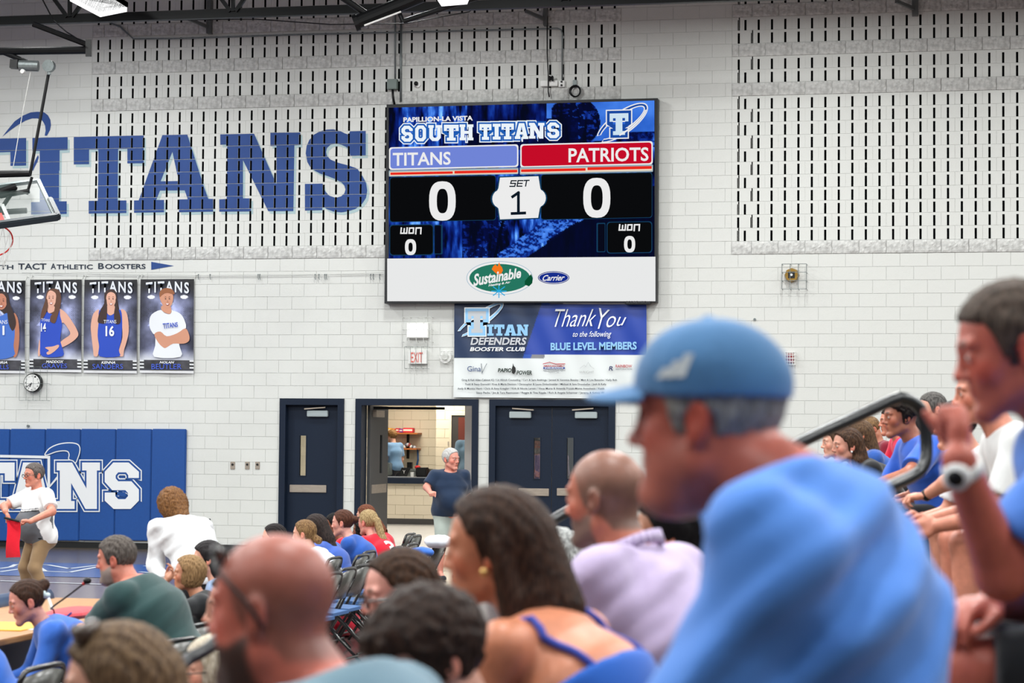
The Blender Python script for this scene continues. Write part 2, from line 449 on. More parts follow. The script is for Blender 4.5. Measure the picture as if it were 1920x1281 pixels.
f1 = frame('door_1', doorL); f2 = frame('door_2', doorM); f3 = frame('door_3', doorR)
leaf('l', doorL[0]+.1, doorL[1]-.1, .1, f1, (562, 817, 573.5, 892), (543, 909.5, 611.5, 923.5), (575.5, 770, 614.5, 781.5), ((571, 767), (609, 764)))
xm = WP(1034.5, 850, .06)[0]
leaf('l', doorR[0]+.1, xm-.004, .06, f3, (1001, 821, 1012.5, 898), (972, 916, 1029, 930), (955, 772, 995.5, 784), ((1001, 769), (960, 766)))
leaf('l', xm+.004, doorR[1]-.1, .06, f3, (1063, 821, 1075, 898), (1044, 916, 1115, 930), (1078, 772.5, 1119.5, 784.5), ((1073, 769), (1112, 766)))
# open leaf of the middle doors, swung into the lobby
hx = doorM[0]+.11; m_leaf = mat('door_grey', (70, 72, 74), .5, var=.1, vscale=50)
b = MB(); sl0, sl1 = .62, .76; z0, z1 = WP(709, 888, .6)[1], WP(709, 816, .6)[1]
for (a, c, e, f) in ((.3, .3+sl0, .01, DT-.1), (.3+sl1, 1.42, .01, DT-.1), (.3+sl0, .3+sl1, .01, z0), (.3+sl0, .3+sl1, z1, DT-.1)): b.box(hx, hx+.045, a, c, e, f)
ol = b.build('open_door_leaf', m_leaf, f2)
b = MB(); b.box(hx+.02, hx+.026, .3+sl0, .3+sl1, z0, z1); b.build('pane', mat('dark_glass', (12, 13, 15), .1), ol)
b = MB(); zz = WP(702, 917, .6)[1]; b.box(hx+.045, hx+.06, .42, 1.3, zz-.07, zz+.07); b.build('push_plate', m_steel, ol)
b = MB(); zz = WP(702, 776, .6)[1]; b.box(hx+.045, hx+.11, .45, .95, zz-.055, zz+.055); b.build('door_closer', m_steel, ol)
b = MB(); b.bar((hx+.1, .3, DT-.14), (hx+1.25, .35, DT-.14), .03, .04); b.build('stop_rail', m_pblack, f2)
# ---- lobby and concession stand behind the doorway
m_cream = mat('cream_block', (226, 214, 190), .8, bump=.2, bscale=60)
YC = 11.3
fl = MB(); fl.box(-6, 16, .0, 17, -.1, -.0); tag(fl.build('floor_lobby', mat('lobby_vinyl', (196, 194, 190), .3, var=.06, vscale=2)), kind='structure')
def coursed(name, x0, x1, y, z0, z1, thick=.15, lab=None):
    """cream wall built course by course, each block its own piece"""
    base = MB(); base.box(x0, x1, y+.004, y+thick, z0, z1); o = base.build(name, mat('cream_mortar', (196, 186, 166), .85)); tag(o, kind='structure')
    v = 0; me = {}
    while z0+v*U < z1-.02:
        za = z0+v*U; zb = min(za+U, z1); x = x0-(v % 2)*U
        while x < x1-.02:
            a, c = max(x, x0), min(x+2*U, x1); x += 2*U
            if c-a < .03: continue
            k = (round(c-a, 3), round(zb-za, 3))
            if k not in me:
                mb = block_me(k[0], k[1], 'plain'); ob = mb.build('block', m_cream, o); me[k] = ob.data
            else: ob = link('block', me[k], o)
            ob.location = (a, y-.006, za)
        v += 1
    return o
ctr_z = WP(770, 898, YC)[1]
xa, xb = WP(690, 900, YC)[0], WP(880, 900, YC)[0]
coursed('wall_counter', xa, xb, YC, 0, ctr_z-.1)
b = MB(); b.box(xa, xb, YC-.02, YC-.006, 0, .12); tag(b.build('baseboard_counter', mat('dark_base', (62, 60, 58), .6)), kind='structure')
cx0, cx1 = WP(700, 895, YC)[0], WP(806, 895, YC)[0]
b = MB(); b.box(cx0, cx1, YC-.12, YC+.75, ctr_z-.1, ctr_z+.02, 0); b.box(cx0, cx1, YC-.1, YC+.75, ctr_z+.02, ctr_z+.035, 1)
tag(b.build('concession_counter', [m_navy, mat('grey_laminate', (120, 124, 130), .35)]), 'long dark navy counter with grey top of the snack stand beyond the open doorway', 'counter')
YB = YC+3.2
coursed('wall_concession', WP(690, 850, YB)[0], WP(822, 850, YB)[0], YB, 0, 3.2)
coursed('wall_lobby', WP(817, 850, YB-1.2)[0], WP(905, 850, YB-1.2)[0], YB-1.2, 0, 3.2)
b = MB(); b.box(WP(680, 800, YC)[0], WP(905, 800, YC)[0], YC-1, YB+.3, 3.2, 3.3); b.box(-6, 16, .3, YC+4, 3.3, 3.35); tag(b.build('ceiling_lobby', m_white), kind='structure')
b = MB(); b.box(WP(871, 850, 1.9)[0], WP(889, 850, 1.9)[0], 1.9, 4.0, 0, 3.2); tag(b.build('lit_strip_column', mat('lit_strip_white', (226, 222, 220), .7)), kind='structure')  # made-up white column stands for the pale lit strip in the doorway
b = MB(); y = YB-1.23; a, c, e, f = rect_px(846, 779, 905, 985, y); b.box(a, c, y, y+.02, .0, f, 0); a2, c2, e2, f2_ = rect_px(859, 783, 868, 985, y); b.box(a2, c2+.2, y-.02, y, 0, f2_, 1)
b.box(a-.05, a, y-.02, y+.03, 0, f+.06, 2); b.box(a, c, y-.02, y+.03, f, f+.06, 2)
tag(b.build('door_4', [mat('dark_door', (58, 54, 52), .5), mat('rust_door', (105, 38, 20), .5), m_cream]), kind='structure')
for xx, yy, ee in ((3.3, 1.6, 70), (3.3, 5.5, 70), (3.3, 9, 70), (-.5, 5, 150), (8.5, 5, 190)): area(xx, yy, 3.15, ee, 1.0, .6, (1, .95, .88))  # outer pair are unseen lamps added to brighten the door window slits
coursed('wall_lobby_side', 7.2, 14, 9.5, 0, 3.2); coursed('wall_lobby_end', -6, WP(690, 900, YC)[0], 11.3, 0, 3.2)
area(WP(790, 800, YC+1.6)[0], YC+1.5, 3.15, 80, 1.6, .8, (1, .93, .8))
# ================================================================== THINGS ON THE WALL
def L(c): return mat('print_%d_%d_%d' % tuple(c), c, .55)
def EM(c, e=1.0): return mat('led_%d_%d_%d' % tuple(c), c, emit=e)
# ---- painted TITANS (each letter its own part of the wall, cut by the slots)
S1 = lambda pts: [(a/4, b/4) for a, b in pts]
def q5(pts): return [(a/4, 320+b/4) for a, b in pts]
def q2(pts): return [(480+a/4, b/4) for a, b in pts]
def q6(pts): return [(480+a/4, 320+b/4) for a, b in pts]
Lt = {}
Lt['t_left'] = [[(-80, 262), (49, 258.5), (49, 310.5), (19.5, 311), (19.5, 285), (-30, 287), (-30, 402), (-80, 402)]]
Lt['i'] = [S1([(243, 1035), (507, 1028), (507, 1125), (447, 1128), (447, 1280)])+q5([(443, 0), (443, 230), (500, 230), (500, 325), (233, 329), (233, 237), (298, 235), (298, 0)])+S1([(298, 1280), (298, 1132), (243, 1133)])]
Lt['t'] = [S1([(553, 1025), (1078, 1016), (1078, 1225), (955, 1226), (955, 1116), (886, 1118)])+q5([(884, 0), (882, 224), (948, 224), (948, 318), (665, 322), (665, 227), (733, 226), (737, 0)])+S1([(737, 1122), (668, 1122), (668, 1232), (553, 1233)])]
Lt['a'] = [S1([(1218, 1014), (1405, 1010)])+q5([(1532, 130), (1562, 212), (1598, 212), (1598, 308), (1342, 312), (1342, 216), (1408, 215), (1385, 148), (1200, 150), (1172, 220), (1230, 220), (1230, 312), (1005, 316), (1005, 224), (1040, 223)]),
           S1([(1293, 1138)])+q5([(1205, 80)]) + q5([(1340, 78)])]
Lt['n'] = [S1([(1652, 1008), (1905, 1003)])+[(518.5, 346), (518.5, 273.5), (507, 273.8), (507, 249), (563, 248.5), (563, 272), (552, 272.5), (550, 396), (503, 396), (455.5, 300), (455.5, 372), (470.5, 372), (470.5, 396.5), (411, 397), (411, 374), (425, 373), (426, 271), (413, 271.5)]]
S_out = q2([(695, 1010), (705, 985), (823, 982), (823, 1165), (706, 1168), (700, 1120), (672, 1100), (640, 1086), (600, 1077), (560, 1085), (532, 1110), (525, 1140), (532, 1170), (560, 1198), (620, 1222), (700, 1243), (760, 1265)])+q6([(800, 45), (826, 95), (834, 150), (825, 205), (795, 250), (745, 288), (690, 305), (640, 313), (580, 307), (530, 288), (498, 262), (497, 297), (367, 299), (367, 100), (500, 97), (506, 125), (522, 160), (550, 188), (600, 205), (640, 192), (664, 168), (671, 140), (662, 110), (640, 88), (600, 65), (540, 42), (480, 22), (440, 0)])+q2([(410, 1258), (385, 1215), (373, 1150), (380, 1095), (400, 1050), (435, 1010), (480, 985), (530, 972), (580, 970), (630, 982), (665, 1000)])
Lt['s'] = [S_out]
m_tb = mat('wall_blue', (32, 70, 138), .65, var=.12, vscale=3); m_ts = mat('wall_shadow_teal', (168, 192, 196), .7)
def cut_slots(me):
    bm = bmesh.new(); bm.from_mesh(me)
    xa = min(v.co.x for v in bm.verts); xb = max(v.co.x for v in bm.verts); za = min(v.co.z for v in bm.verts); zb = max(v.co.z for v in bm.verts)
    for k in range(43):
        x = k*U
        if xa-.1 < x < xb+.1:
            for s in (-.017, .017): bmesh.ops.bisect_plane(bm, geom=bm.verts[:]+bm.edges[:]+bm.faces[:], plane_co=(x+s, 0, 0), plane_no=(1, 0, 0), dist=1e-5)
    for v in range(20, 37):
        z = v*U
        if za-.3 < z < zb+.3:
            for s in (-.004, .004, U*.80): bmesh.ops.bisect_plane(bm, geom=bm.verts[:]+bm.edges[:]+bm.faces[:], plane_co=(0, 0, z+s), plane_no=(0, 0, 1), dist=1e-5)
    kill = []
    for f in bm.faces:
        c = f.calc_center_median(); k = round(c.x/U); fr = (c.z/U) % 1.0
        inslot = 0 <= k <= 42 and abs(c.x-k*U) < .017 and 24 <= c.z/U < 35 and fr < .80
        if inslot or fr < .0195 or fr > .9805: kill.append(f)
    bmesh.ops.delete(bm, geom=kill, context='FACES'); bm.to_mesh(me); bm.free()
sg = wall
for nm, polys in Lt.items():
    P = [[WP(a+4, b+5, -.003) for a, b in p] for p in polys]
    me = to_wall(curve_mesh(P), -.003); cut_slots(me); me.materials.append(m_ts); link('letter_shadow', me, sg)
    me = to_wall(curve_mesh([[WP(a, b, -.006) for a, b in p] for p in polys]), -.006); cut_slots(me); me.materials.append(m_tb); link('painted_letter', me, sg)
sw = S1([(18, 1025), (60, 970), (110, 910), (170, 868), (230, 843), (280, 838), (330, 842), (360, 865), (378, 900), (382, 940), (375, 975), (362, 1000), (352, 1018), (335, 1018), (342, 980), (338, 940), (318, 905), (280, 888), (240, 888), (190, 905), (130, 940), (80, 975)])
flat('painted_ring', [sw], -.006, m_tb, sg); flat('painted_ring', [S1([(235, 1280), (262, 1205), (285, 1163), (291, 1180), (280, 1215), (255, 1262), (248, 1280)])], -.006, m_tb, sg)
# booster line under the letters
m_ink = mat('wall_ink', (30, 44, 62), .6)
for s, q in (('U', (-16, 496.5, -2, 505.5)), ('TH', (0, 497, 25, 505)), ('TACT', (34, 494, 87, 505.5)), ('A', (95, 494, 105, 505)), ('THLETIC', (106, 496, 174, 505)), ('B', (184, 493.5, 195, 504.5)), ('OOSTERS', (197, 495, 273, 504.5))):
    text(s, q, -.006, m_ink, sg, bold=.02)
flat('blue_pennant', [[(283.5, 491), (283.5, 506), (326, 498.5)]], -.006, m_tb, sg)
# ---- scoreboard
YS = -.2
def SB(a, b): return (720+a/3.692, 180+b/3.692)      # crop coordinates of the board's top
pTL, pTR, pBR, pBL = WP(727, 199, YS), WP(1229.5, 186, YS), WP(1229.5, 565.5, YS), WP(725, 565.5, YS)
sx0, sx1 = (pTL[0]+pBL[0])/2, pTR[0]; sz1, sz0 = (pTL[1]+pTR[1])/2, (pBL[1]+pBR[1])/2
print('score', pTL, pTR, pBR, pBL)
sb = empty('scoreboard', ((sx0+sx1)/2, -.1, sz0), 'huge video scoreboard on the block wall showing TITANS against PATRIOTS', 'scoreboard')
b = MB(); b.box(sx0-.03, sx1+.03, -.19, -.01, sz0-.02, sz1+.02); b.build('cabinet', mat('cabinet_black', (16, 20, 24), .5), sb)
def bgfn(u, v):
    n = fbm(u*70, v*7+u*4, 3, 5); n2 = fbm(u*9+4, v*7, 5, 5); n3 = fbm(u*60+n2*4, v*60, 9, 4)
    lum = np.clip((n-.32)*2.2, 0, 1)*(.55+.7*np.clip((n2-.3)*2, 0, 1))
    dark = np.zeros_like(u)
    dark = np.maximum(dark, np.where((u > .30) & (u < .60) & (v < .3), np.clip(1.3-n2*.9, 0, 1)*.9, 0))
    dark = np.maximum(dark, np.where((u > .28) & (u < .45) & (v > .6), .85-.5*(n3 > .56), 0))
    # dark curved bodies at the right of the picture
    r = np.hypot((u-.70)/.10, (v-.13)/.17); dark = np.maximum(dark, np.where(r < 1, .95-.5*(n3 > .6), 0)*(u > .62))
    rg = np.abs(np.hypot((u-.67)/.065, (v-.12)/.16)-1); lum = np.maximum(lum, (rg < .12)*.9)
    dark = np.maximum(dark, np.where((u > .60) & (u < .72) & (v > .1), .9, 0)); dark = np.maximum(dark, np.where((u > .86) & (v > .2) & (v < .3), .7-.5*(n3 > .5), 0))
    t = (v-.60)/.25; arm = np.abs(u-(.80-.22*t)) < .075*(1-.2*t); lit = ((np.sin((u*1.5+v)*240)+np.sin((v*1.2-u*.6)*170)) > .5) | (n3 > .55)
    inarm = arm & (v > .55)
    lum = np.where(inarm, .25+.6*lit*(n3+.2), lum); dark = np.where(inarm, .0, dark)
    dark = np.maximum(dark, np.where((v > .55) & (u > .80-.22*t+.075), .97, 0)); dark = np.where((np.abs(u-.455+.12*(v-.6)) < .006) & (v > .55), 1, dark)
    dark = np.maximum(dark, np.clip((u < .05)*.4, 0, 1))
    lum = lum*(1-dark)
    lum = np.where((u > .6) & (v < .25) & (dark < .1), .55+.35*n2, lum)
    R = 6+170*lum**2.0*(.5); G = 10+170*lum**1.5; B = 30+245*lum**.8
    R = np.where(lum > .62, R+60*(lum-.6), R)
    return np.stack([R, G, B], 1)
gq = ((729, 202), (1227, 188.5), (1227, 481.5), (729, 484.5))
gme = grid_print('screen_picture', gq, 330, 190, bgfn, YS-.002, mat('led_picture', (0, 0, 0), attr=True, emit=1.0), sb)
flat('advert_panel', [[(726, 485), (1229, 481.5), (1229, 565), (726, 565)]], YS-.004, EM((232, 233, 233)), sb)
y2, y3, y4, y5 = YS-.004, YS-.006, YS-.008, YS-.010
def rr(x0, y0, x1, y1, r=5, sl=-.0):      # rounded rectangle following the row slope
    P = arc(x1-r, y0+r, r, r, -90, 0, 4)+arc(x1-r, y1-r, r, r, 0, 90, 4)+arc(x0+r, y1-r, r, r, 90, 180, 4)+arc(x0+r, y0+r, r, r, 180, 270, 4)
    s = -.024+.012*((y0-270)/150.0) if sl == 0 else sl
    return [(a, b+s*(a-(x0+x1)/2)) for a, b in P]
WH = EM((236, 236, 236)); BK = EM((10, 11, 13)); CY = EM((20, 60, 92)); 
flat('panel_border', [rr(729.5, 273.5, 972, 316)], y2, WH, sb); flat('home_panel', [rr(732, 276, 969.5, 313.5)], y3, EM((112, 132, 214)), sb)
flat('panel_border', [rr(975.5, 267.5, 1224, 311.5)], y2, WH, sb); flat('guest_panel', [rr(978, 270, 1221.5, 309)], y3, EM((196, 12, 40)), sb)
text('TITANS', ((736.5, 286.5), (845, 284.5), (845, 309), (736.5, 311.5)), y4, WH, sb, bold=.02)
text('PATRIOTS', ((1066, 278), (1216, 276), (1216, 302), (1066, 305)), y4, WH, sb, bold=.02)
for r_ in ((729, 317, 972, 329, 2), (974.5, 311, 1224.5, 325, 2)): flat('stripe_frame', [rr(*r_)], y3, EM((150, 170, 180)), sb)
for r_ in ((730.5, 320, 971, 327.5, 1), (976, 314.5, 1223, 322.5, 1)): flat('stripe_back', [rr(*r_)], y4, EM((235, 215, 190)), sb)
for a, b_, c, d in ((732, 322.5, 849, 327), (852, 319.5, 970, 324.5), (977, 316.5, 1098, 321.5), (1101.5, 312.5, 1222, 318)): flat('red_stripe', [rr(a, b_, c, d, 1)], y5, EM((232, 44, 30)), sb)
for n_, y_, m_, rs in (('score_panel', y2, CY, ((730.5, 330.5, 930, 415), (1014, 325, 1223, 410.5))), ('score_panel_face', y3, BK, ((731.5, 331.5, 929, 414), (1015, 326, 1222, 409.5)))):
    for r_ in rs: flat(n_, [rr(*r_)], y_, m_, sb)
for n_, y_, m_, rs in (('won_panel', y3, CY, ((730, 421, 813, 479, 6), (1137.5, 415.5, 1223, 475, 6))), ('won_panel_face', y4, BK, ((731.5, 422.5, 811.5, 477.5, 6), (1139, 417, 1221.5, 473.5, 6))), ('won_tab', y3, CY, ((814, 421.5, 830, 477, 2), (1118.5, 418, 1135, 473, 2))), ('won_tab_face', y4, EM((8, 10, 26)), ((815, 423, 827, 475.5, 2), (1121, 420, 1134, 471.5, 2)))):
    for r_ in rs: flat(n_, [rr(*r_, -.014)], y_, m_, sb)
flat('set_badge_edge', [[(935, 331), (1012, 328.5), (1015.5, 352)]+arc(1009, 371.5, 17, 18, -68, 68, 8)+[(1015, 391), (1012, 410.5), (935, 413.5), (932, 392)]+arc(937, 373, 17, 18, 112, 248, 8)+[(932, 353)]], y4, CY, sb)
flat('set_badge', [[(937.5, 333), (1009.5, 330.5), (1013, 353)]+arc(1008.5, 371.5, 15, 17, -68, 68, 8)+[(1012, 391), (1009, 408.5), (937.5, 411.5), (934.5, 391)]+arc(938, 373, 15, 17, 112, 248, 8)+[(934.5, 353)]], y5, WH, sb)
NV = EM((12, 24, 36)); y6 = YS-.012
def strokes(name, lines, wpx, y, m, parent, shear=0):
    for ln in lines:
        b = MB(); P = [np.array((WP(a, c, y)[0], y, WP(a, c, y)[1])) for a, c in ln]
        for p, q in zip(P, P[1:]):
            d = (q-p)/np.linalg.norm(q-p); n = np.cross(d, (0, 1, 0)); h = wpx*.0085/2; e = d*h*.9
            b.add([p-n*h-e, q-n*h+e, q+n*h+e, p+n*h-e], [(0, 1, 2, 3)])
        b.build(name, m, parent)
strokes('lettering', [[(968, 339), (959, 339), (957.5, 344), (966.5, 344), (965, 349.5), (956, 349.5)], [(980.5, 338.7), (971.5, 338.7), (969.5, 349.2), (978.5, 349.2)], [(971, 344), (979, 344)], [(983, 338.5), (992, 338.3)], [(987.5, 338.5), (985.5, 349)]], 2.2, y6, NV, sb)
strokes('lettering', [[(961, 369), (972, 361.5), (972, 399)], [(960, 400.5), (984, 399.5)]], 5.2, y6, NV, sb)
def zero(cx, cy, rx, ry, ix, iy):
    e = lambda a, b: [(cx+a*(abs(math.cos(t))**.75)*math.copysign(1, math.cos(t)), cy+b*(abs(math.sin(t))**.8)*math.copysign(1, math.sin(t))) for t in [2*math.pi*i/28 for i in range(28)]]
    flat('digit', [e(rx, ry), e(ix, iy)], y5, WH, sb)
zero(829.5, 377, 25, 37, 10.5, 23); zero(1119, 371, 25.5, 37.5, 11, 23.5); zero(769.8, 463.5, 10.5, 15, 4, 8.5); zero(1180.5, 458, 10.5, 15.5, 4.2, 9)
for ox, oy in ((0, 0), (409.5, -6)):
    q = lambda pts: [(a+ox, b+oy) for a, b in pts]
    strokes('lettering', [q([(752.5, 427.5), (751.5, 437.5), (762.5, 437.5), (763.5, 427.5)]), q([(758, 429), (757.3, 437)]), q([(768, 427.8), (775.5, 427.6), (774.8, 437.2), (766.8, 437.4), (768, 427.8)]), q([(779.5, 438.5), (780.3, 427.6), (789.5, 427.4), (788.8, 438.3)])], 2.6, y5, WH, sb)
# block capitals ---------------------------------------------------
s_, e_ = .26, .18
BL = {
 'T': [[(0, 1), (1, 1), (1, .6), (.78, .6), (.78, .76), (.66, .76), (.66, .2), (.8, .2), (.8, 0), (.2, 0), (.2, .2), (.34, .2), (.34, .76), (.22, .76), (.22, .6), (0, .6)]],
 'I': [[(0, 1), (1, 1), (1, .8), (.76, .8), (.76, .2), (1, .2), (1, 0), (0, 0), (0, .2), (.24, .2), (.24, .8), (0, .8)]],
 'O': [[(.25, 1), (.75, 1), (1, .8), (1, .2), (.75, 0), (.25, 0), (0, .2), (0, .8)], [(.4, .78), (.6, .78), (.68, .7), (.68, .3), (.6, .22), (.4, .22), (.32, .3), (.32, .7)]],
 'S': [[(.25, 1), (.7, 1), (1, .8), (1, .66), (.68, .66), (.68, .72), (.62, .78), (.4, .78), (.33, .72), (.33, .66), (.4, .6), (.78, .6), (1, .42), (1, .18), (.76, 0), (.26, 0), (0, .18), (0, .36), (.32, .36), (.32, .28), (.4, .22), (.6, .22), (.67, .28), (.67, .34), (.6, .4), (.22, .4), (0, .58), (0, .8)]],
 'U': [[(0, 1), (.42, 1), (.42, .82), (.36, .82), (.36, .3), (.44, .22), (.58, .22), (.66, .3), (.66, .82), (.6, .82), (.6, 1), (1, 1), (1, .82), (.94, .82), (.94, .2), (.72, 0), (.3, 0), (.07, .2), (.07, .82), (0, .82)]],
 'H': [[(0, 1), (.42, 1), (.42, .82), (.36, .82), (.36, .6), (.64, .6), (.64, .82), (.58, .82), (.58, 1), (1, 1), (1, .82), (.93, .82), (.93, .18), (1, .18), (1, 0), (.58, 0), (.58, .18), (.64, .18), (.64, .4), (.36, .4), (.36, .18), (.42, .18), (.42, 0), (0, 0), (0, .18), (.07, .18), (.07, .82), (0, .82)]],
 'A': [[(.3, 1), (.7, 1), (.93, .18), (1, .18), (1, 0), (.58, 0), (.58, .18), (.63, .18), (.61, .28), (.39, .28), (.37, .18), (.42, .18), (.42, 0), (0, 0), (0, .18), (.07, .18)], [(.5, .76), (.44, .46), (.56, .46)]],
 'N': [[(0, 1), (.36, 1), (.68, .46), (.68, .82), (.58, .82), (.58, 1), (1, 1), (1, .82), (.93, .82), (.93, 0), (.66, 0), (.34, .54), (.34, .18), (.42, .18), (.42, 0), (0, 0), (0, .18), (.07, .18), (.07, .82), (0, .82)]],
}
def bl(word, xs, y0f, y1f, y, mats, offs, parent, name='letter'):
    """block capitals; xs = photo x spans per letter; y0f/y1f give top/bottom photo y at x"""
    for ch, (a, c) in zip(word, xs):
        P = []
        for poly in BL[ch]:
            P.append([WP(a+(c-a)*u, y1f((a+c)/2)+(y0f((a+c)/2)-y1f((a+c)/2))*v, y) for u, v in poly])
        for k, (m, of) in enumerate(zip(mats, offs)):
            me = to_wall(curve_mesh(P, of), y-.0012*k); me.materials.append(m); link(name if k == len(mats)-1 else 'letter_outline', me, parent)
def SBx(v): return 720+v/3.692
lo = lambda k: (lambda x: 180+(k-.020*(SB_inv(x)-650))/3.692)
SB_inv = lambda x: (x-720)*3.692
sxs = [(120, 200), (215, 292), (306, 400), (414, 518), (523, 620)]; txs = [(660, 745), (752, 808), (812, 900), (905, 1000), (1003, 1112), (1130, 1214)]
BLU = EM((30, 92, 178)); CW = EM((236, 244, 250))
top = lambda x: 180+(200-.022*(SB_inv(x)-400))/3.692; bot = lambda x: 180+(312-.024*(SB_inv(x)-400))/3.692
bl('SOUTHTITANS', [(SBx(a), SBx(c)) for a, c in sxs+txs], top, bot, y2, [CW, BLU, CW], [.040, .024, -.002], sb)
text('PAPILLION-LA VISTA', (SB(134, 148), SB(615, 136), SB(615, 170), SB(134, 182)), y4, WH, sb, bold=.035)
def tlogo(f, y, mats, parent, offs=(.03, .018, 0), ring=True, white=None):
    T = [[f(*p) for p in ((0, 1), (1, 1), (1, .62), (.82, .62), (.82, .78), (.68, .78), (.68, .18), (.82, .18), (.82, 0), (.18, 0), (.18, .18), (.32, .18), (.32, .78), (.18, .78), (.18, .62), (0, .62))]]
    for k, (m, of) in enumerate(zip(mats, offs)):
        me = to_wall(curve_mesh(T, of), y-.0012*k); me.materials.append(m); link('emblem_letter', me, parent)
def ell_ring(cx, cy, rx, ry, rot, w, a0=0, a1=360, n=40, taper=0):
    o = []; i = []
    for k in range(n+1):
        t = math.radians(a0+(a1-a0)*k/n); ww = w*(1-taper*abs(2*k/n-1)**2)
        for lst, s in ((o, ww/2), (i, -ww/2)):
            X = (rx+s)*math.cos(t); Y = (ry+s)*math.sin(t); c, s2 = math.cos(rot), math.sin(rot)
            lst.append((cx+X*c-Y*s2, cy+X*s2+Y*c))
    return [o+i[::-1]]
f = lambda u, v: WP(*SB(1562+130*u, 272-150*v+(-3)*u), y=y4)
flat('emblem_ring_edge', ell_ring(*SB(1650, 185), 53, 17, -.62, 8.5, -160, 160), y2, WH, sb); flat('emblem_ring', ell_ring(*SB(1650, 185), 53, 17, -.62, 4, -158, 158), y3, EM((26, 74, 160)), sb)
tlogo(f, y4, [WH, EM((26, 74, 160)), EM((205, 226, 240))], sb, (.06, .042, 0))
flat('emblem_ring_front', ell_ring(*SB(1650, 185), 53, 17, -.62, 3, 20, 110), y6, WH, sb)
# adverts on the white strip
flat('advert_oval_edge', [arc(937, 521.5, 62.5, 31.5, 0, 350, 36)], y3, EM((150, 180, 200)), sb); flat('advert_oval_edge', [arc(937, 521.5, 61.5, 30.5, 0, 350, 36)], y3-.001, WH, sb); flat('advert_oval', [arc(937, 521.5, 57, 26.5, 0, 350, 36)], y4, EM((38, 118, 96)), sb)
flat('flame', [[(928, 511), (922, 505), (925, 499), (929, 496), (933, 500), (936, 491), (938, 498), (941, 501), (943, 507), (940, 513), (933, 515)]], y5, EM((244, 120, 30)), sb)
flat('leaf', [[(984, 534), (984, 527), (990, 520), (996, 514), (999, 522), (998, 531), (992, 537)]], y5, EM((10, 80, 50)), sb)
text('Sustainable', ((886, 514), (976, 502), (978, 521), (888, 537)), y6, WH, sb, bold=.03, shear=.3)
text('Heating & Air', ((916, 533), (957, 527), (957, 532), (916, 539)), y6, WH, sb, bold=.03, shear=.2)
strokes('snowflake', [[(925, 538), (946, 554)], [(946, 538), (925, 554)], [(935.5, 534), (935.5, 558)], [(922, 546), (949, 546)]], 1.8, y6, EM((40, 170, 224)), sb)
flat('advert_oval_edge', [arc(1038, 520.8, 29.5, 12, 0, 350, 30)], y3, EM((24, 48, 130)), sb); flat('advert_oval_edge', [arc(1038, 520.8, 28, 10.6, 0, 350, 30)], y3-.001, WH, sb); flat('advert_oval', [arc(1038, 520.8, 27, 9.8, 0, 350, 30)], y4, EM((22, 44, 140)), sb)
text('Carrier', ((1018, 516), (1060, 515), (1058, 526), (1017, 527)), y5, WH, sb, bold=.02, shear=.35)
b = MB(); a, c, e, f_ = rect_px(1166, 563, 1224, 571, -.2); b.add([(a, -.2, f_), (c, -.2, f_), (c-.06, -.2, e), (a+.06, -.2, e), (a, -.05, f_), (c, -.05, f_), (c-.06, -.05, e), (a+.06, -.05, e)], [(3, 2, 1, 0), (4, 5, 6, 7), (0, 1, 5, 4), (2, 3, 7, 6), (1, 2, 6, 5), (3, 0, 4, 7)])
mk = b.build('maker_plate', m_pblack, sb); text('SCOREVISION', (1174, 564.5, 1218, 569), -.205, mat('plate_grey', (70, 72, 76), .5), sb)
# ---- booster club banner
YN = -.05
def BN(a, b): return (840+a/5.053, 560+b/5.053)
def wav(u, v): return .012*np.sin(u*17+v*3)*(1-v*.6)+.008*np.sin(u*41-v*9)
bq = [(852, 565.5), (1212, 566), (1213, 748), (850.5, 745)]
ban = empty('booster_banner', (*[WP(1030, 745, YN)[0]], YN, WP(1030, 745, YN)[1]), 'wide vinyl thank-you banner hung directly below the scoreboard', 'banner')
def bfn(u, v):
    px = 852+360*u; py = 566+180*v
    x = (px-840)*5.053; y = (py-560)*5.053
    c = np.tile(np.array([226., 232, 232]), (len(u), 1))
    edge = 905-(y-20)*.345
    top = y < 566; c[(y < 555) & (x < 1110-(y-20)*.35) & (x > edge-5) & (y < 50)] = (150, 152, 158)
    nav = (x < edge) & (y < 566); c[nav] = (34, 54, 88)
    st = (x >= edge) & (x < edge+75) & ((y < 60) | (y > 530)) & (y < 566); c[st] = (40, 84, 178)
    g = (x >= edge+75) & (x < edge+200) & ((y < 52) | (y > 535)) & (y < 566); c[g] = (128, 130, 136)
    bl_ = (x >= edge) & (y > 52) & (y < 532); c[bl_] = (26, 64, 164)
    return c
print_m = mat('banner_vinyl', (255, 255, 255), .38, attr=True, bump=.12, bscale=3)
grid_print('vinyl_sheet', bq, 240, 100, bfn, YN, print_m, ban, yfn=wav)
YL = YN-.03; lb = L((142, 196, 238)); wt = L((240, 244, 246)); nv = L((28, 46, 76))
flat('emblem_ring', ell_ring(*BN(300, 200), 51, 10.5, -.62, 7, -150, 150, taper=.3), YL, wt, ban); flat('emblem_ring', ell_ring(*BN(300, 200), 51, 10.5, -.62, 4.6, -148, 148, taper=.3), YL-.001, lb, ban)
f = lambda u, v: WP(*BN(190+170*u, 325-205*v), y=YL-.003)
tlogo(f, YL-.003, [wt, lb, L((188, 194, 200))], ban, (.06, .045, 0))
bl('ITAN', [(BN(372, 0)[0], BN(432, 0)[0]), (BN(438, 0)[0], BN(535, 0)[0]), (BN(535, 0)[0], BN(648, 0)[0]), (BN(652, 0)[0], BN(762, 0)[0])], lambda x: BN(0, 246)[1], lambda x: BN(0, 352)[1], YL, [lb], [0], ban)
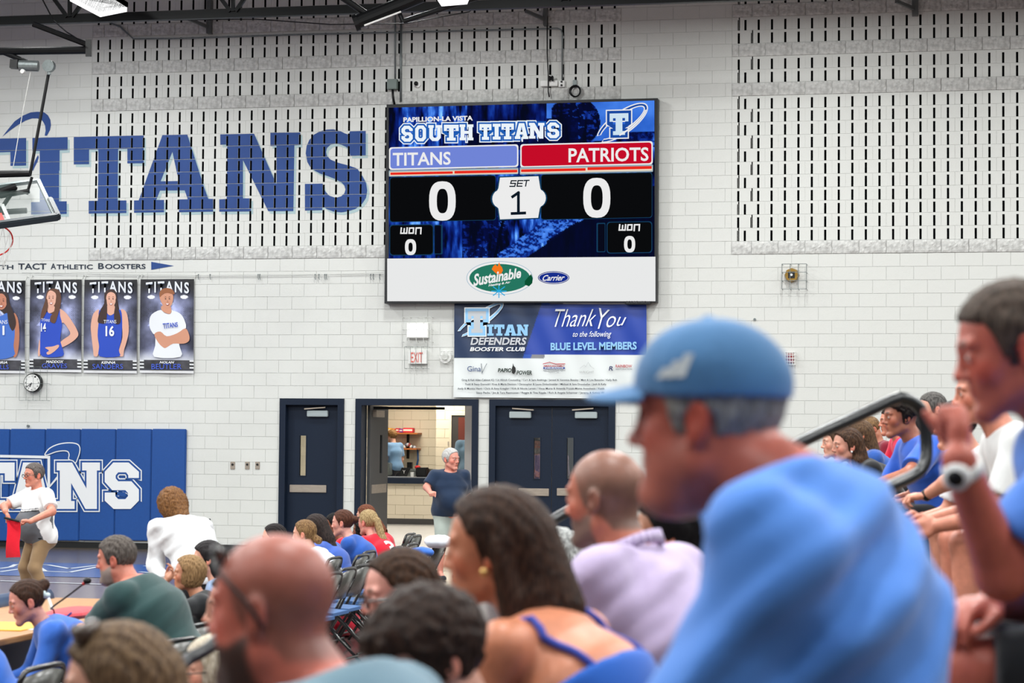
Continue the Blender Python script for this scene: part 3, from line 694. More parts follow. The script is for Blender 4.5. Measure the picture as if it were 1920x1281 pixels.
text('DEFENDERS', (*BN(212, 368), *BN(745, 440)), YL, L((196, 200, 206)), ban, bold=.03, shear=.2); text('BOOSTER CLUB', (*BN(207, 460), *BN(728, 498)), YL, wt, ban, bold=.03, shear=.2)
text('Thank', (BN(1015, 100), BN(1415, 100), BN(1385, 262), BN(1005, 270)), YL, wt, ban, bold=-.005, shear=.35)
text('You', (BN(1430, 88), BN(1695, 140), BN(1680, 250), BN(1415, 290)), YL, wt, ban, bold=-.005, shear=.35)
text('to the following', (BN(1185, 312), BN(1550, 305), BN(1545, 380), BN(1180, 378)), YL, wt, ban, bold=.005, shear=.3)
text('BLUE LEVEL MEMBERS', (BN(972, 418), BN(1788, 408), BN(1788, 484), BN(972, 492)), YL, lb, ban, bold=.035)
g7 = L((110, 118, 126)); ink = L((44, 54, 66))
text('Gina', (*BN(183, 640), *BN(312, 690)), YL, L((52, 78, 130)), ban); text('V', (*BN(312, 615), *BN(370, 716)), YL, g7, ban, bold=-.02, shear=.3)
text('PAPIO', (*BN(472, 660), *BN(604, 698)), YL, L((14, 40, 30)), ban, bold=.03, shear=.15); text('POWER', (*BN(650, 682), *BN(795, 722)), YL, L((14, 40, 30)), ban, bold=.03, shear=.15)
flat('flame_ball', [[BN(*p) for p in ((605, 660), (612, 640), (615, 612), (625, 640), (640, 655), (642, 690), (625, 716), (606, 705))]], YL, L((20, 22, 22)), ban)
strokes('roof_line', [[BN(902, 618), BN(962, 604), BN(1020, 620), BN(1108, 618)]], 1.2, YL, L((190, 40, 50)), ban)
text('AMERICAN FAMILY', (*BN(903, 630), *BN(1105, 646)), YL, L((190, 40, 50)), ban, bold=.02); flat('insurance_bar', [[BN(903, 650), BN(1107, 650), BN(1107, 666), BN(903, 666)]], YL, L((24, 60, 150)), ban); text('INSURANCE', (*BN(918, 652), *BN(1092, 664)), YL-.001, wt, ban, bold=.02)
text('Ron Summerfield, Agent', (*BN(905, 674), *BN(1110, 690)), YL, g7, ban); text('Papillion, NE', (*BN(955, 696), *BN(1050, 706)), YL, g7, ban)
strokes('mountain', [[BN(1250, 660), BN(1290, 630), BN(1305, 645), BN(1328, 605), BN(1352, 640), BN(1384, 665)]], .6, YL, L((190, 194, 196)), ban); text('WRIGHT', (*BN(1243, 686), *BN(1382, 708)), YL, L((150, 152, 152)), ban, bold=-.01)
text('R', (*BN(1522, 640), *BN(1562, 682)), YL, L((34, 40, 90)), ban, bold=.02, shear=.2); text('RAINBOW', (*BN(1588, 626), *BN(1743, 654)), YL, L((186, 44, 56)), ban, bold=.01); text('RESTORATION', (*BN(1590, 662), *BN(1743, 676)), YL, g7, ban)
for s, q in (('Greg & Kali Allen-Cabinet IQ / Liz Allrich Counseling / Curt & Sara Andringa / Jameel & Veronica Beasley / Matt & Lisa Benecke / Kelly Boh', (130, 762, 1600, 786)), ('Todd & Stacy Dornold / Kraa & Maria Davison / Christopher & Laura Dirkschneider / Michael & Sara Drumheller / Josh & Kelly', (160, 802, 1500, 826)), ('Andy & Monica Herd / Chris & Amy Kriegler / Kirk & Nicole Larsen / Vince Muma & Amanda Fryzek-Moma Anesthesia / Keith', (90, 843, 1480, 867)), ('Stacy Pecha / Jim & Tara Rasmussen / Reggie & Tina Ripple / Rich & Angela Schermer / Jeremy & Kelsey W', (268, 883, 1480, 907))):
    text(s, (*BN(q[0], q[1]), *BN(q[2], q[3])), YL, ink, ban, bold=.016)
# ---- player posters
def PO(a, b): return (a/5.053, 510+b/5.053)
def poster(x0, x1, ytop, ybot, label, last, first, lastx, firstx, draw, tilt=0):
    tl, tr, br, bl_ = PO(x0+8, ytop+2), PO(x1, ytop), PO(x1-4, ybot), PO(x0, ybot-6)
    bx, bz = WP((tl[0]+tr[0])/2, bl_[1], -.04)
    p = empty('player_poster', (bx, -.03, bz), label, 'poster', 'player posters hung on the wall')
    def fn(u, v):
        n = fbm(u*4, v*6, int(x0)+9, 5); s = 80+175*np.clip(n*1.5-.25, 0, 1)
        vig = np.clip(1-2.2*(np.abs(u-.5)*1.1)**2, .1, 1); arch = np.clip((v-.05)*6, .12, 1); s = s*vig*arch
        c = np.stack([s*.86, s*.9, s*1.08+8], 1)
        beam = (np.abs((u-.5)*.9-(v-.3)*1.4) < .05) | (np.abs((u-.5)*.9+(v-.3)*1.4) < .05); c[beam & (v > .25) & (v < .5)] *= 1.35
        mesh_ = ((np.sin(u*190+v*300)+np.sin(u*190-v*300)) > .9) & (v > .3) & (v < .45) & (np.abs(u-.5) > .3); c[mesh_] *= .5
        fog = np.clip((v-.74)*9, 0, 1)*(.6+.6*fbm(u*9, v*12, 3)); fog = np.clip(fog, 0, 1)[:, None]; c = c*(1-fog)+np.array([214, 218, 226])*fog
        bar = (v > .86) & (v < .965); c[bar] = (34+60*fbm(u*8, v*14, 4)[bar])[:, None]*np.array([1, 1, 1.08])
        side = bar & ((u < .075) | (u > .925)); stp = (np.floor((v-.86)/.0175) % 2) == 0; c[side & stp] = (225, 228, 230); c[side & ~stp] = (18, 20, 26)
        c[v > .975] = (226, 228, 230); c[(v > .955) & (v < .975)] = (60, 62, 70)
        for cx in (.2, .82):
            e = ((u-cx)/.07)**2+((v-.19)/.02)**2 < 1; c[e] = (235, 238, 245)
        return c
    grid_print('printed_sheet', (tl, tr, br, bl_), 100, 170, fn, -.035, print_m, p, yfn=lambda u, v: -.012*np.sin(v*3.1)+.006*np.sin(u*9+x0))
    for cx_, cy2 in (tl, tr):
        a, c = WP(cx_, cy2, -.03); b = MB(); b.tube([(a, -.03, c), (a+.02, -.02, c+.07), (a+.05, -.01, c+.06)], .006, 5); b.build('hook', m_wire, p)
    y = -.062
    draw(p, y)
    if last:
        text(first, (*PO(*firstx[:2]), *PO(*firstx[2:])), y, wt, p, bold=.02, shear=.25); text(last, (*PO(*lastx[:2]), *PO(*lastx[2:])), y, L((64, 96, 214)), p)
    return p
def titans_arc(p, y, x0, x1, s='TITANS', yt=100, yb=205):
    text(s, (*PO(x0, yt+4), *PO(x1, yb+4)), y, L((120, 130, 150)), p, bold=.03, arc=.12, spacing=1.25); text(s, (*PO(x0, yt), *PO(x1, yb)), y-.001, L((226, 230, 236)), p, bold=.018, arc=.12, spacing=1.25)
    
def blob(p, y, cols):
    for k, (c, pts, nm) in enumerate(cols): flat(nm, [[PO(*q) for q in smooth(pts)]], y-.0015*(k+2), L(c), p)
def smooth(p, n=3):
    out = []; N = len(p)
    for i in range(N):
        a, b, c, d = (np.array(p[(i+k) % N], float) for k in (-1, 0, 1, 2))
        for j in range(n):
            t = j/n; out.append(tuple(.5*((2*b)+(c-a)*t+(2*a-5*b+4*c-d)*t*t+(3*b-a-3*c+d)*t**3)))
    return out
def face(p, y, cx, cy, w, h, skin, ang=0):
    fl = lambda pts: [(cx+a*w, cy+b*h) for a, b in pts]
    for sx in (-.22, .22):
        flat('printed_eye', [[PO(*q) for q in fl([(sx-.09, -.05), (sx, -.09), (sx+.09, -.05), (sx, -.02)])]], y, L((40, 34, 36)), p)
        flat('printed_brow', [[PO(*q) for q in fl([(sx-.13, -.14), (sx, -.2), (sx+.13, -.15), (sx, -.165)])]], y, L((92, 62, 50)), p)
    flat('printed_nose', [[PO(*q) for q in fl([(-.05, .12), (0, .02), (.06, .12), (0, .155)])]], y, L(tuple(int(c*.82) for c in skin)), p)
    flat('printed_smile', [[PO(*q) for q in fl([(-.22, .21), (0, .25), (.22, .21), (.12, .33), (0, .36), (-.12, .33)])]], y, L((176, 70, 72)), p)
    flat('printed_teeth', [[PO(*q) for q in fl([(-.17, .23), (0, .26), (.17, .23), (.09, .31), (0, .33), (-.09, .31)])]], y-.001, L((246, 244, 240)), p)
sk1, sk2 = (226, 172, 150), (208, 148, 120)
hb = (96, 62, 44); jb = (34, 74, 190)
def p14(p, y):
    titans_arc(p, y, 328, 730)
    blob(p, y, [(hb, [(500, 158), (545, 165), (575, 210), (578, 290), (560, 360), (545, 430), (520, 480), (495, 470), (470, 300), (430, 300), (425, 400), (400, 450), (384, 440), (395, 370), (425, 280), (440, 200), (465, 168)], 'printed_hair'),
      (sk1, [(560, 350), (610, 375), (650, 420), (690, 480), (725, 540), (742, 600), (700, 650), (640, 690), (560, 730), (500, 765), (455, 785), (440, 760), (470, 740), (430, 722), (445, 712), (520, 705), (600, 640), (665, 590), (640, 530), (600, 480), (570, 495), (545, 420)], 'printed_arm'),
      (sk1, [(375, 640), (385, 700), (378, 790), (360, 790), (365, 700)], 'printed_arm'),
      (jb, [(430, 385), (460, 380), (500, 400), (560, 350), (570, 420), (588, 500), (570, 640), (590, 720), (592, 798), (400, 800), (380, 700), (385, 560), (380, 470), (405, 410)], 'printed_jersey'),
      (sk1, [(455, 320), (510, 320), (520, 365), (470, 392), (450, 370)], 'printed_neck'),
      (sk1, [(452, 200), (480, 175), (525, 200), (532, 250), (520, 305), (488, 335), (455, 315), (440, 260)], 'printed_face'),
      (sk1, [(440, 712), (500, 706), (552, 690), (555, 715), (500, 765), (455, 785), (440, 765), (465, 745), (430, 722)], 'printed_hand'),
      (hb, [(540, 200), (578, 250), (570, 330), (545, 420), (520, 485), (478, 470), (480, 420), (510, 380), (525, 300)], 'printed_hair'),
      (hb, [(440, 250), (455, 330), (430, 400), (395, 452), (386, 420), (410, 340)], 'printed_hair')])
    face(p, y-.018, 484, 255, 78, 150, sk1); text('14', (*PO(388, 485), *PO(435, 565)), y-.02, wt, p, bold=.03); text('TITANS', (PO(392, 440), PO(472, 448), PO(470, 474), PO(390, 466)), y-.02, wt, p)
def p16(p, y):
    titans_arc(p, y, 850, 1255); h2 = (58, 38, 34)
    blob(p, y, [(h2, [(1060, 165), (1100, 190), (1115, 280), (1130, 360), (1142, 430), (1135, 485), (1090, 490), (1070, 400), (1020, 400), (1000, 480), (960, 488), (922, 470), (940, 380), (985, 300), (990, 210), (1020, 172)], 'printed_hair'),
      (sk1, [(905, 372), (940, 362), (935, 470), (925, 600), (940, 720), (935, 760), (920, 800), (890, 795), (882, 740), (868, 620), (860, 520), (875, 420)], 'printed_arm'),
      (sk1, [(1145, 360), (1190, 372), (1212, 440), (1220, 560), (1200, 660), (1175, 740), (1165, 800), (1125, 790), (1130, 730), (1160, 620), (1155, 480)], 'printed_arm'),
      (jb, [(940, 365), (1000, 380), (1045, 415), (1090, 380), (1145, 362), (1158, 480), (1150, 640), (1125, 740), (1130, 800), (945, 800), (940, 700), (925, 600), (935, 470)], 'printed_jersey'),
      (sk1, [(1020, 310), (1080, 310), (1088, 380), (1045, 412), (1012, 380)], 'printed_neck'),
      (sk1, [(1015, 210), (1050, 190), (1090, 210), (1098, 265), (1080, 320), (1050, 345), (1020, 320), (1005, 265)], 'printed_face'),
      (h2, [(1005, 250), (1015, 330), (1012, 420), (1000, 485), (955, 488), (925, 468), (945, 380), (985, 310)], 'printed_hair'),
      (h2, [(1098, 250), (1120, 350), (1142, 430), (1135, 488), (1090, 488), (1080, 400), (1092, 320)], 'printed_hair')])
    face(p, y-.018, 1052, 262, 84, 150, sk1); text('16', (*PO(1000, 510), *PO(1082, 610)), y-.02, wt, p, bold=.03); text('TITANS', (*PO(982, 455), *PO(1102, 488)), y-.02, wt, p)
def pwh(p, y):
    titans_arc(p, y, 1382, 1790); ww = (232, 236, 240)
    blob(p, y, [(ww, [(1520, 360), (1560, 390), (1610, 400), (1640, 370), (1700, 390), (1740, 440), (1762, 530), (1690, 590), (1700, 700), (1710, 805), (1462, 805), (1470, 700), (1470, 600), (1450, 585), (1420, 530), (1415, 460), (1440, 400)], 'printed_shirt'),
      (sk2, [(1462, 590), (1520, 565), (1580, 610), (1680, 580), (1755, 535), (1790, 590), (1792, 650), (1740, 680), (1640, 680), (1580, 715), (1550, 718), (1500, 670)], 'printed_arms'),
      (sk2, [(1535, 320), (1612, 320), (1618, 392), (1575, 392), (1530, 360)], 'printed_neck'),
      (sk2, [(1530, 225), (1580, 195), (1632, 210), (1642, 250), (1625, 310), (1590, 345), (1550, 325), (1525, 280), (1512, 240)], 'printed_face'),
      ((150, 92, 56), [(1515, 240), (1512, 195), (1535, 165), (1580, 152), (1630, 165), (1655, 205), (1635, 212), (1590, 200), (1545, 210)], 'printed_hair')])
    face(p, y-.018, 1586, 262, 84, 150, sk2); text('TITANS', (PO(1540, 488), PO(1682, 475), PO(1685, 520), PO(1548, 540)), y-.02, jb and L(jb), p, bold=.02)
def p11(p, y):
    titans_arc(p, y, -215, 205); h3 = (52, 36, 34)
    blob(p, y, [(h3, [(30, 185), (75, 215), (100, 320), (140, 420), (150, 500), (120, 560), (90, 520), (60, 420), (-60, 300), (-60, 200)], 'printed_hair'),
      ((186, 120, 92), [(130, 390), (165, 430), (182, 540), (180, 680), (160, 790), (128, 800), (130, 650), (120, 500)], 'printed_arm'),
      ((66, 112, 200), [(-100, 400), (0, 420), (60, 390), (110, 420), (140, 560), (128, 700), (125, 800), (-100, 800)], 'printed_jersey'),
      ((196, 130, 104), [(-50, 230), (20, 205), (60, 250), (62, 310), (35, 350), (0, 356), (-40, 330)], 'printed_face'),
      (h3, [(60, 240), (92, 300), (140, 420), (150, 500), (120, 560), (85, 500), (70, 400)], 'printed_hair')])
    face(p, y-.018, 12, 282, 90, 150, (196, 130, 104)); text('11', (*PO(-35, 510), *PO(42, 598)), y-.02, wt, p, bold=.03); text('TITANS', (PO(-70, 462), PO(70, 455), PO(70, 492), PO(-70, 498)), y-.02, wt, p)
poster(-245, 240, 82, 962, 'player poster at the left edge of the photo, long dark hair, blue jersey 11', 'INGALLS', 'BRIA', (-140, 880, 82, 922), (-20, 846, 70, 870), p11)
poster(280, 775, 72, 952, 'player poster of a long-haired woman in blue jersey 14 with hand on hip', 'GRAVES', 'MADDOX', (398, 868, 635, 912), (436, 838, 603, 864), p14)
poster(792, 1300, 72, 962, 'player poster of a dark-haired woman in blue jersey 16', 'SANDERS', 'KENNA', (876, 872, 1165, 920), (960, 846, 1092, 870), p16)
poster(1325, 1838, 68, 962, 'player poster of a man in a white T-shirt with crossed arms', 'BEUTLER', 'NOLAN', (1435, 872, 1720, 922), (1512, 846, 1650, 868), pwh)
# ---- wall pads with lettering
YPp = -.07; mp_ = mat('pad_vinyl', (22, 76, 150), .42, bump=.06, bscale=300, var=.08, vscale=30)
xsp = [-184, -117, -50, 17.5, 84, 150, 216.3, 283.3, 348]
pad = empty('wall_padding', (WP(150, 1016, 0)[0], 0, WP(150, 1016, 0)[1]), 'blue vinyl wall padding lettered TITANS along the court end', 'wall padding')
for a, c in zip(xsp, xsp[1:]):
    x0, x1 = WP(a, 900, -.05)[0], WP(c, 900, -.05)[0]; zt = WP((a+c)/2, 804.5, -.05)[1]; zb = WP((a+c)/2, 1014, -.05)[1]
    b = MB(); b.box(x0+.003, x1-.003, -.06, 0, zb, zt); b.build('pad_panel', mp_, pad, bevel=.012)
for word, spans in (('T', [(-60, 28)]), ('A', [(20, 97)]), ('N', [(106, 188)]), ('S', [(196, 261)])):
    bl(word, spans, lambda x: 867, lambda x: 955, YPp, [L((226, 230, 234)), mp_, L((232, 235, 238))], [.045, .026, -.004], pad, 'pad_letter')
ring = [(84.5, 852), (92, 842), (105, 835), (120, 831.5), (135, 831), (146, 834), (149.5, 841), (148.5, 850), (146, 858), (141.5, 868), (137, 864), (129, 861), (130, 853), (127, 846.5), (118, 845), (105, 847), (94, 851), (88, 853)]
flat('pad_ring_edge', [smooth(ring)], YPp-.002, L((226, 230, 234)), pad, .012); flat('pad_ring', [smooth(ring)], YPp-.004, mp_, pad, -.006)
flat('pad_outline', [[(0, 853), (94, 855), (94, 909), (111, 888), (112, 893), (92, 916), (89, 916), (89, 860), (0, 858)]], YPp-.001, L((226, 230, 234)), pad)
# ---- clock with its wire guard
def px3(px, py, y): a = WP(px, py, y); return (a[0], y, a[1])
ck = empty('wall_clock', px3(62.5, 735, 0), 'round white wall clock in a black rim behind a wire guard below the posters', 'clock')
c0 = px3(62.5, 718, -.06); r0 = .155
b = MB(); b.disc(c0, r0, 'y', .07, 32); b.build('rim', m_pblack, ck); b = MB(); b.disc((c0[0]-.008, c0[1]-.037, c0[2]), r0-.018, 'y', .004, 32); b.build('dial', m_white, ck)
for ang, ln, wd in ((-118, .075, .012), (-142, .115, .008)):
    a = math.radians(ang); b = MB(); b.bar((c0[0]-.008, c0[1]-.045, c0[2]), (c0[0]-.008+ln*math.cos(a), c0[1]-.045, c0[2]+ln*math.sin(a)), wd, .004, up=(0, 1, 0)); b.build('hand', m_pblack, ck)
for h in range(12):
    a = math.radians(90-30*(h+1)); cx, cz = c0[0]-.008+.112*math.cos(a), c0[2]+.112*math.sin(a); text(str(h+1), ((cx-.014, cz+.014), (cx+.014, cz+.014), (cx+.014, cz-.014), (cx-.014, cz-.014)), c0[1]-.041, m_pblack, ck, px=False, name='numeral')
def cage(parent, x0, y0, x1, y1, dep, nx, nz, r=.004, m=None, mid=True):
    a, c, e, f = rect_px(x0, y0, x1, y1, -dep); b = MB()
    for i in range(nx): x = a+(c-a)*i/(nx-1); b.tube([(x, 0, f), (x, -dep, f), (x, -dep, e), (x, 0, e)], r, 5)
    for j in range(nz): z = e+(f-e)*j/(nz-1); b.tube([(a, 0, z), (a, -dep, z), (c, -dep, z), (c, 0, z)], r, 5)
    return b.build('wire_guard', m or m_wire, parent)
cage(ck, 36.5, 688, 88, 751, .13, 5, 3, .0028, mat('dull_wire', (120, 130, 128), .4, metal=.5))
# ---- emergency light + exit sign + horn + speaker
el = empty('emergency_light', px3(781, 636, 0), 'square white wall light behind a wire guard above the exit sign', 'wall light')
a, c, e, f = rect_px(762, 605, 803, 634, -.1); b = MB(); b.box(a, c, -.1, 0, e, f); b.build('housing', m_white, el, bevel=.008); b = MB(); b.box(a+.02, c-.02, -.106, -.1, e+.02, f-.02); b.build('lamp_face', EM((255, 255, 255), 1.6), el); cage(el, 753, 595, 808, 641, .16, 5, 3)
ex = empty('exit_sign', px3(778, 690, 0), 'white EXIT sign with red letters behind a wire guard', 'exit sign')
a, c, e, f = rect_px(766, 656.5, 800, 682.5, -.08); b = MB(); b.box(a, c, -.08, 0, e, f); b.build('housing', m_white, ex, bevel=.006); text('EXIT', (770.5, 661, 792.5, 679.5), -.09, L((214, 96, 84)), ex, bold=.0); cage(ex, 758.5, 650, 801, 691, .14, 5, 2, .0028, mat('dull_wire', (120, 130, 128)))
hs = empty('fire_alarm', px3(835, 680, 0), 'round white alarm sounder on the wall left of the banner', 'alarm')
b = MB(); c0 = px3(835, 669.5, -.04); b.tube([(c0[0], 0, c0[2]), (c0[0], -.05, c0[2])], .1, 8); b.build('body', m_white, hs); b = MB(); b.tube([(c0[0], -.05, c0[2]), (c0[0], -.08, c0[2])], [.06, .045], 16); b.build('lens', m_wire, hs); cage(hs, 825, 659, 846, 681, .1, 4, 4, .003)
sp = empty('wall_speaker', px3(1488, 540, 0), 'small brass sounder behind a projecting wire cage high on the wall', 'speaker')
m_brass = mat('brass', (150, 118, 52), .4, metal=.6); c0 = px3(1484.5, 516, -.04)
b = MB(); b.tube([(c0[0], 0, c0[2]), (c0[0], -.1, c0[2])], [.115, .1], 8); b.build('body', m_brass, sp); b = MB(); b.box(c0[0]-.05, c0[0]+.05, -.108, -.1, c0[2]-.05, c0[2]+.05, 0); b.build('grille', m_black, sp); b = MB(); b.disc((c0[0], -.112, c0[2]), .02, 'y', .01, 10); b.build('dome', m_white, sp)
cage(sp, 1466, 495, 1512, 542, .2, 4, 4, .005, m_galv)
st = empty('strobe', px3(1480, 686, 0), 'small red strobe behind a white grid guard near the right stands', 'alarm')
a, c, e, f = rect_px(1472, 661, 1490, 684, -.05); b = MB(); b.box(a+.02, c-.02, -.05, 0, e+.03, f-.02); b.build('body', mat('strobe_red', (150, 30, 34), .5), st); cage(st, 1472, 660, 1490.5, 684, .08, 5, 5, .0055, m_white)
b = MB(); b.disc(px3(1415, 599, -.01), .02, 'y', .02, 10); tag(b.build('wall_button', m_galv), 'tiny round metal fitting on the wall above the blue cap', 'fitting')
b = MB(); b.disc(px3(53, 799, -.02), .02, 'y', .05, 10); tag(b.build('wall_hook', m_galv), 'tiny metal hook above the wall padding', 'hook')
for px, lb_ in ((436, 'steel outlet plate farthest left of three near the doors'), (463.5, 'steel outlet plate in the middle of the three near the doors'), (482.5, 'steel outlet plate nearest the single door')):
    o = empty('wall_outlet', px3(px, 880, 0), lb_, 'outlet', 'outlet plates'); a, c, e, f = rect_px(px-4, 866, px+4.3, 880, -.01); b = MB(); b.box(a, c, -.012, 0, e, f); b.build('plate', m_steel, o, bevel=.003); b = MB(); b.disc(((a+c)/2, -.016, (e+f)/2+.015), .018, 'y', .012, 10); b.build('socket', m_black, o)
o = empty('floor_socket_box', px3(390, 985, 0), 'small dark socket box low on the wall beside the white sweater', 'outlet'); a, c, e, f = rect_px(386, 973, 394, 985, -.02); b = MB(); b.box(a, c, -.02, 0, e, f); b.build('box', m_black, o); b = MB(); b.box(a+.01, c-.01, -.024, -.02, (e+f)/2, f-.02); b.build('label', m_brass, o)
# hanging wire of clips between posters and scoreboard
b = MB(); b.tube([px3(95, 513, -.03), px3(368, 516, -.03), px3(720, 514, -.03)], .0035, 5); b.tube([px3(40, 511, -.03), px3(368, 519, -.03), px3(600, 515, -.03), px3(717, 511, -.03)], .003, 5)
wr = tag(b.build('hanging_wire', m_wire), 'thin steel wire stretched along the wall above the posters', 'wire')
for k, px in enumerate((372, 394, 484, 487, 591, 598, 609, 612, 695, 700, 712)):
    b = MB(); q = px3(px, 515, -.035); b.tube([q, (q[0], q[1], q[2]-.05), (q[0]+.012, q[1]-.01, q[2]-.08)], .006, 5); b.sphere(q, .012, 6, 4)
    tag(b.build('wire_clip', m_galv), 'small metal clip on the wire between posters and scoreboard, %s from the left' % ('first', 'second', 'third', 'fourth', 'fifth', 'sixth', 'seventh', 'eighth', 'ninth', 'tenth', 'last')[k], 'clip', 'clips on the hanging wire')
# ---- conduits, boxes, camera
def pipe(name, pts, r, y, m, label, cat): b = MB(); b.tube([px3(a, c, y) for a, c in pts], r, 8); return tag(b.build(name, m, smooth=True), label, cat)
jb_ = empty('junction_box', px3(734.5, 168, 0), 'grey metal junction box on the wall at the scoreboard corner', 'junction box')
a, c, e, f = rect_px(725.5, 148, 744, 167, -.1); b = MB(); b.box(a, c, -.1, 0, e, f); b.build('box', mat('box_grey', (118, 130, 126), .5), jb_, bevel=.005); b = MB(); b.box(a+.012, c-.012, -.105, -.1, e+.012, f-.012); b.build('cover', mat('box_grey', (118, 130, 126)), jb_)
pipe('conduit', [(741, -10), (741, 148)], .015, -.04, m_galv, 'grey steel conduit dropping to the junction box', 'conduit'); pipe('conduit', [(752, 40), (751.5, 190)], .019, -.045, m_galv, 'grey steel conduit dropping behind the scoreboard, right of the junction box', 'conduit')
pipe('cable', [(736, 167), (737, 180), (740, 198)], .018, -.06, m_pblack, 'black cable from junction box to scoreboard', 'cable')
pipe('conduit', [(205, 42), (225, 50), (238, 62), (250, 73), (330, 72.5), (560, 65), (760, 60.5), (1045, 53.5), (1052, 56), (1054.5, 63), (1054, 150)], .013, -.04, m_galv, 'long grey conduit running across the upper wall and down to the outlet', 'conduit')
cm = empty('power_outlet', px3(1053, 162, 0), 'white double outlet at the foot of the long conduit above the scoreboard', 'outlet'); a, c, e, f = rect_px(1047, 151, 1059, 163, -.05); b = MB(); b.box(a, c, -.05, 0, e, f); b.build('plate', m_white, cm, bevel=.008)
for dz in (.03, -.025): b = MB(); b.disc(((a+c)/2, -.055, (e+f)/2+dz), .017, 'y', .012, 8); b.build('socket', m_black, cm)
rt = empty('network_box', px3(1029, 162, 0), 'white wall box with coiled black cable above the scoreboard', 'electrical box'); a, c, e, f = rect_px(1013, 151, 1045.5, 161.5, -.06); b = MB(); b.box(a, c, -.06, 0, e, f); b.build('box', m_white, rt, bevel=.006)
b = MB()
for k in range(3): b.tube([px3(1027+10*math.cos(t)+12*math.sin(t*.5)**2, 146.5+3.5*math.sin(2*t+k*.5)+k, -.09) for t in np.linspace(0, 6.28, 18)], .012, 6)
b.build('cable_coil', m_pblack, rt); pipe('cable', [(1026, 30), (1026, 100), (1028, 140), (1028, 172), (1030, 182)], .01, -.07, m_pblack, 'thin black cable hanging down the wall behind the white wall box', 'cable')
cl = empty('cable_coil', px3(1079, 182, 0), 'round coil of black cable hanging just above the scoreboard', 'cable'); b = MB(); q = px3(1079, 171.5, -.05)
for k in range(4): b.tube([(q[0]+(.07+.006*k)*math.cos(t), q[1]-.012*k, q[2]+(.078+.004*k)*math.sin(t)) for t in np.linspace(0, 6.28, 22)], .009, 6)
b.build('coil', m_pblack, cl); b = MB(); a, c, e, f = rect_px(1074, 150, 1081, 164, -.03); b.box(a, c, -.03, 0, e, f); b.build('bracket', m_galv, cl)
o = empty('security_camera', px3(782, 160, 0), 'small white dome camera left above the scoreboard', 'camera'); q = px3(783, 157.5, -.05); b = MB(); b.disc((q[0], -.02, q[2]), .05, 'y', .04, 14); b.build('base', m_white, o); b = MB(); b.sphere((q[0]-.02, -.07, q[2]+.005), .035, 12, 8); b.build('dome', m_pblack, o, smooth=True)
# ---- roof joists and brackets
m_jst = mat('joist_black', (11, 15, 17), .5, spec=.3)
YJ = -4.3
jt = empty('roof_joist', px3(700, 30, YJ), 'long black open-web roof joist crossing the top of the view', 'roof joist')
def zline(px, dy): return 48-dy-.0333*px
def jx(px, dy, dz=0): return px3(px, 48-.0335*px-dy, YJ+dz)
b = MB(); b.bar(jx(-300, 3.5), jx(2200, 3.5), .1, .055); b.build('bottom_chord', m_jst, jt); b = MB(); b.bar(jx(-300, 12, .03), jx(2200, 12, .03), .05, .07); b.build('bottom_chord', m_jst, jt)
b = MB(); b.bar(jx(-300, 110), jx(2200, 110), .1, .08); b.build('top_chord', m_jst, jt)
for px in (-180, 131, 437, 745, 1060, 1380, 1700):
    for p0, p1 in ((px-5, px-75), (px, px), (px+5, px+75)): b = MB(); b.bar(jx(p0, 12), jx(p1, 110), .05, .05); b.build('web', m_jst, jt)
for px, py, w_, lb_ in ((391, 62, 8, 'grey steel joist bracket on the upper wall above the letter A'), (1022, 47, 7, 'grey steel joist bracket on the upper wall above the white wall box'), (1716, 28, 12, 'grey steel joist bracket on the upper wall at right')):
    o = empty('joist_bracket', px3(px, py, 0), lb_, 'bracket', 'joist brackets'); a, c, e, f = rect_px(px-w_/2, py-75, px+w_/2, py, -.12); b = MB(); b.box(a, c, -.12, 0, e, f); b.build('post', mat('bracket_grey', (92, 96, 96), .5), o)
    b = MB(); b.bar(px3(px-36, py-26, -.5), px3(px+2, py-10, -.06), .04, .05); b.build('brace', mat('bracket_grey', (92, 96, 96)), o)
b = MB(); b.tube([jx(200, 2, .1), px3(480, 36, YJ+.1), px3(620, 46, YJ+.1), px3(760, 44, YJ+.1), px3(880, 22, YJ+.1), px3(900, 5, YJ+.1)], .008, 5); tag(b.build('cable', m_pblack), 'thin black cable sagging under the roof joist', 'cable')
# ---- lit fixtures
def fixture(quad, y, label):
    P = [np.array(px3(a, c, y)) for a, c in quad]; ctr = sum(P)/4
    o = empty('ceiling_light', tuple(ctr), label, 'ceiling light', 'gym ceiling lights')
    n = np.array([0, 0, .06]); b = MB(); b.hexa([p+np.array([0, 0, .0]) for p in P]+[p+n for p in P]); b.build('lens', EM((255, 255, 255), 3.0), o)
    b = MB(); b.hexa([ctr+(p-ctr)*1.04+n*1.15 for p in P]+[ctr+(p-ctr)*1.04+n*2.2 for p in P]); b.build('housing', m_pblack, o)
fixture([(131, 2), (203, 0), (238, 22), (188, 32)], -5.2, 'bright ceiling light at the top left, slung below the joist')
fixture([(820, 0), (880, -2), (876, 8), (828, 12)], -5.6, 'bright ceiling light cut off by the top edge above the scoreboard')
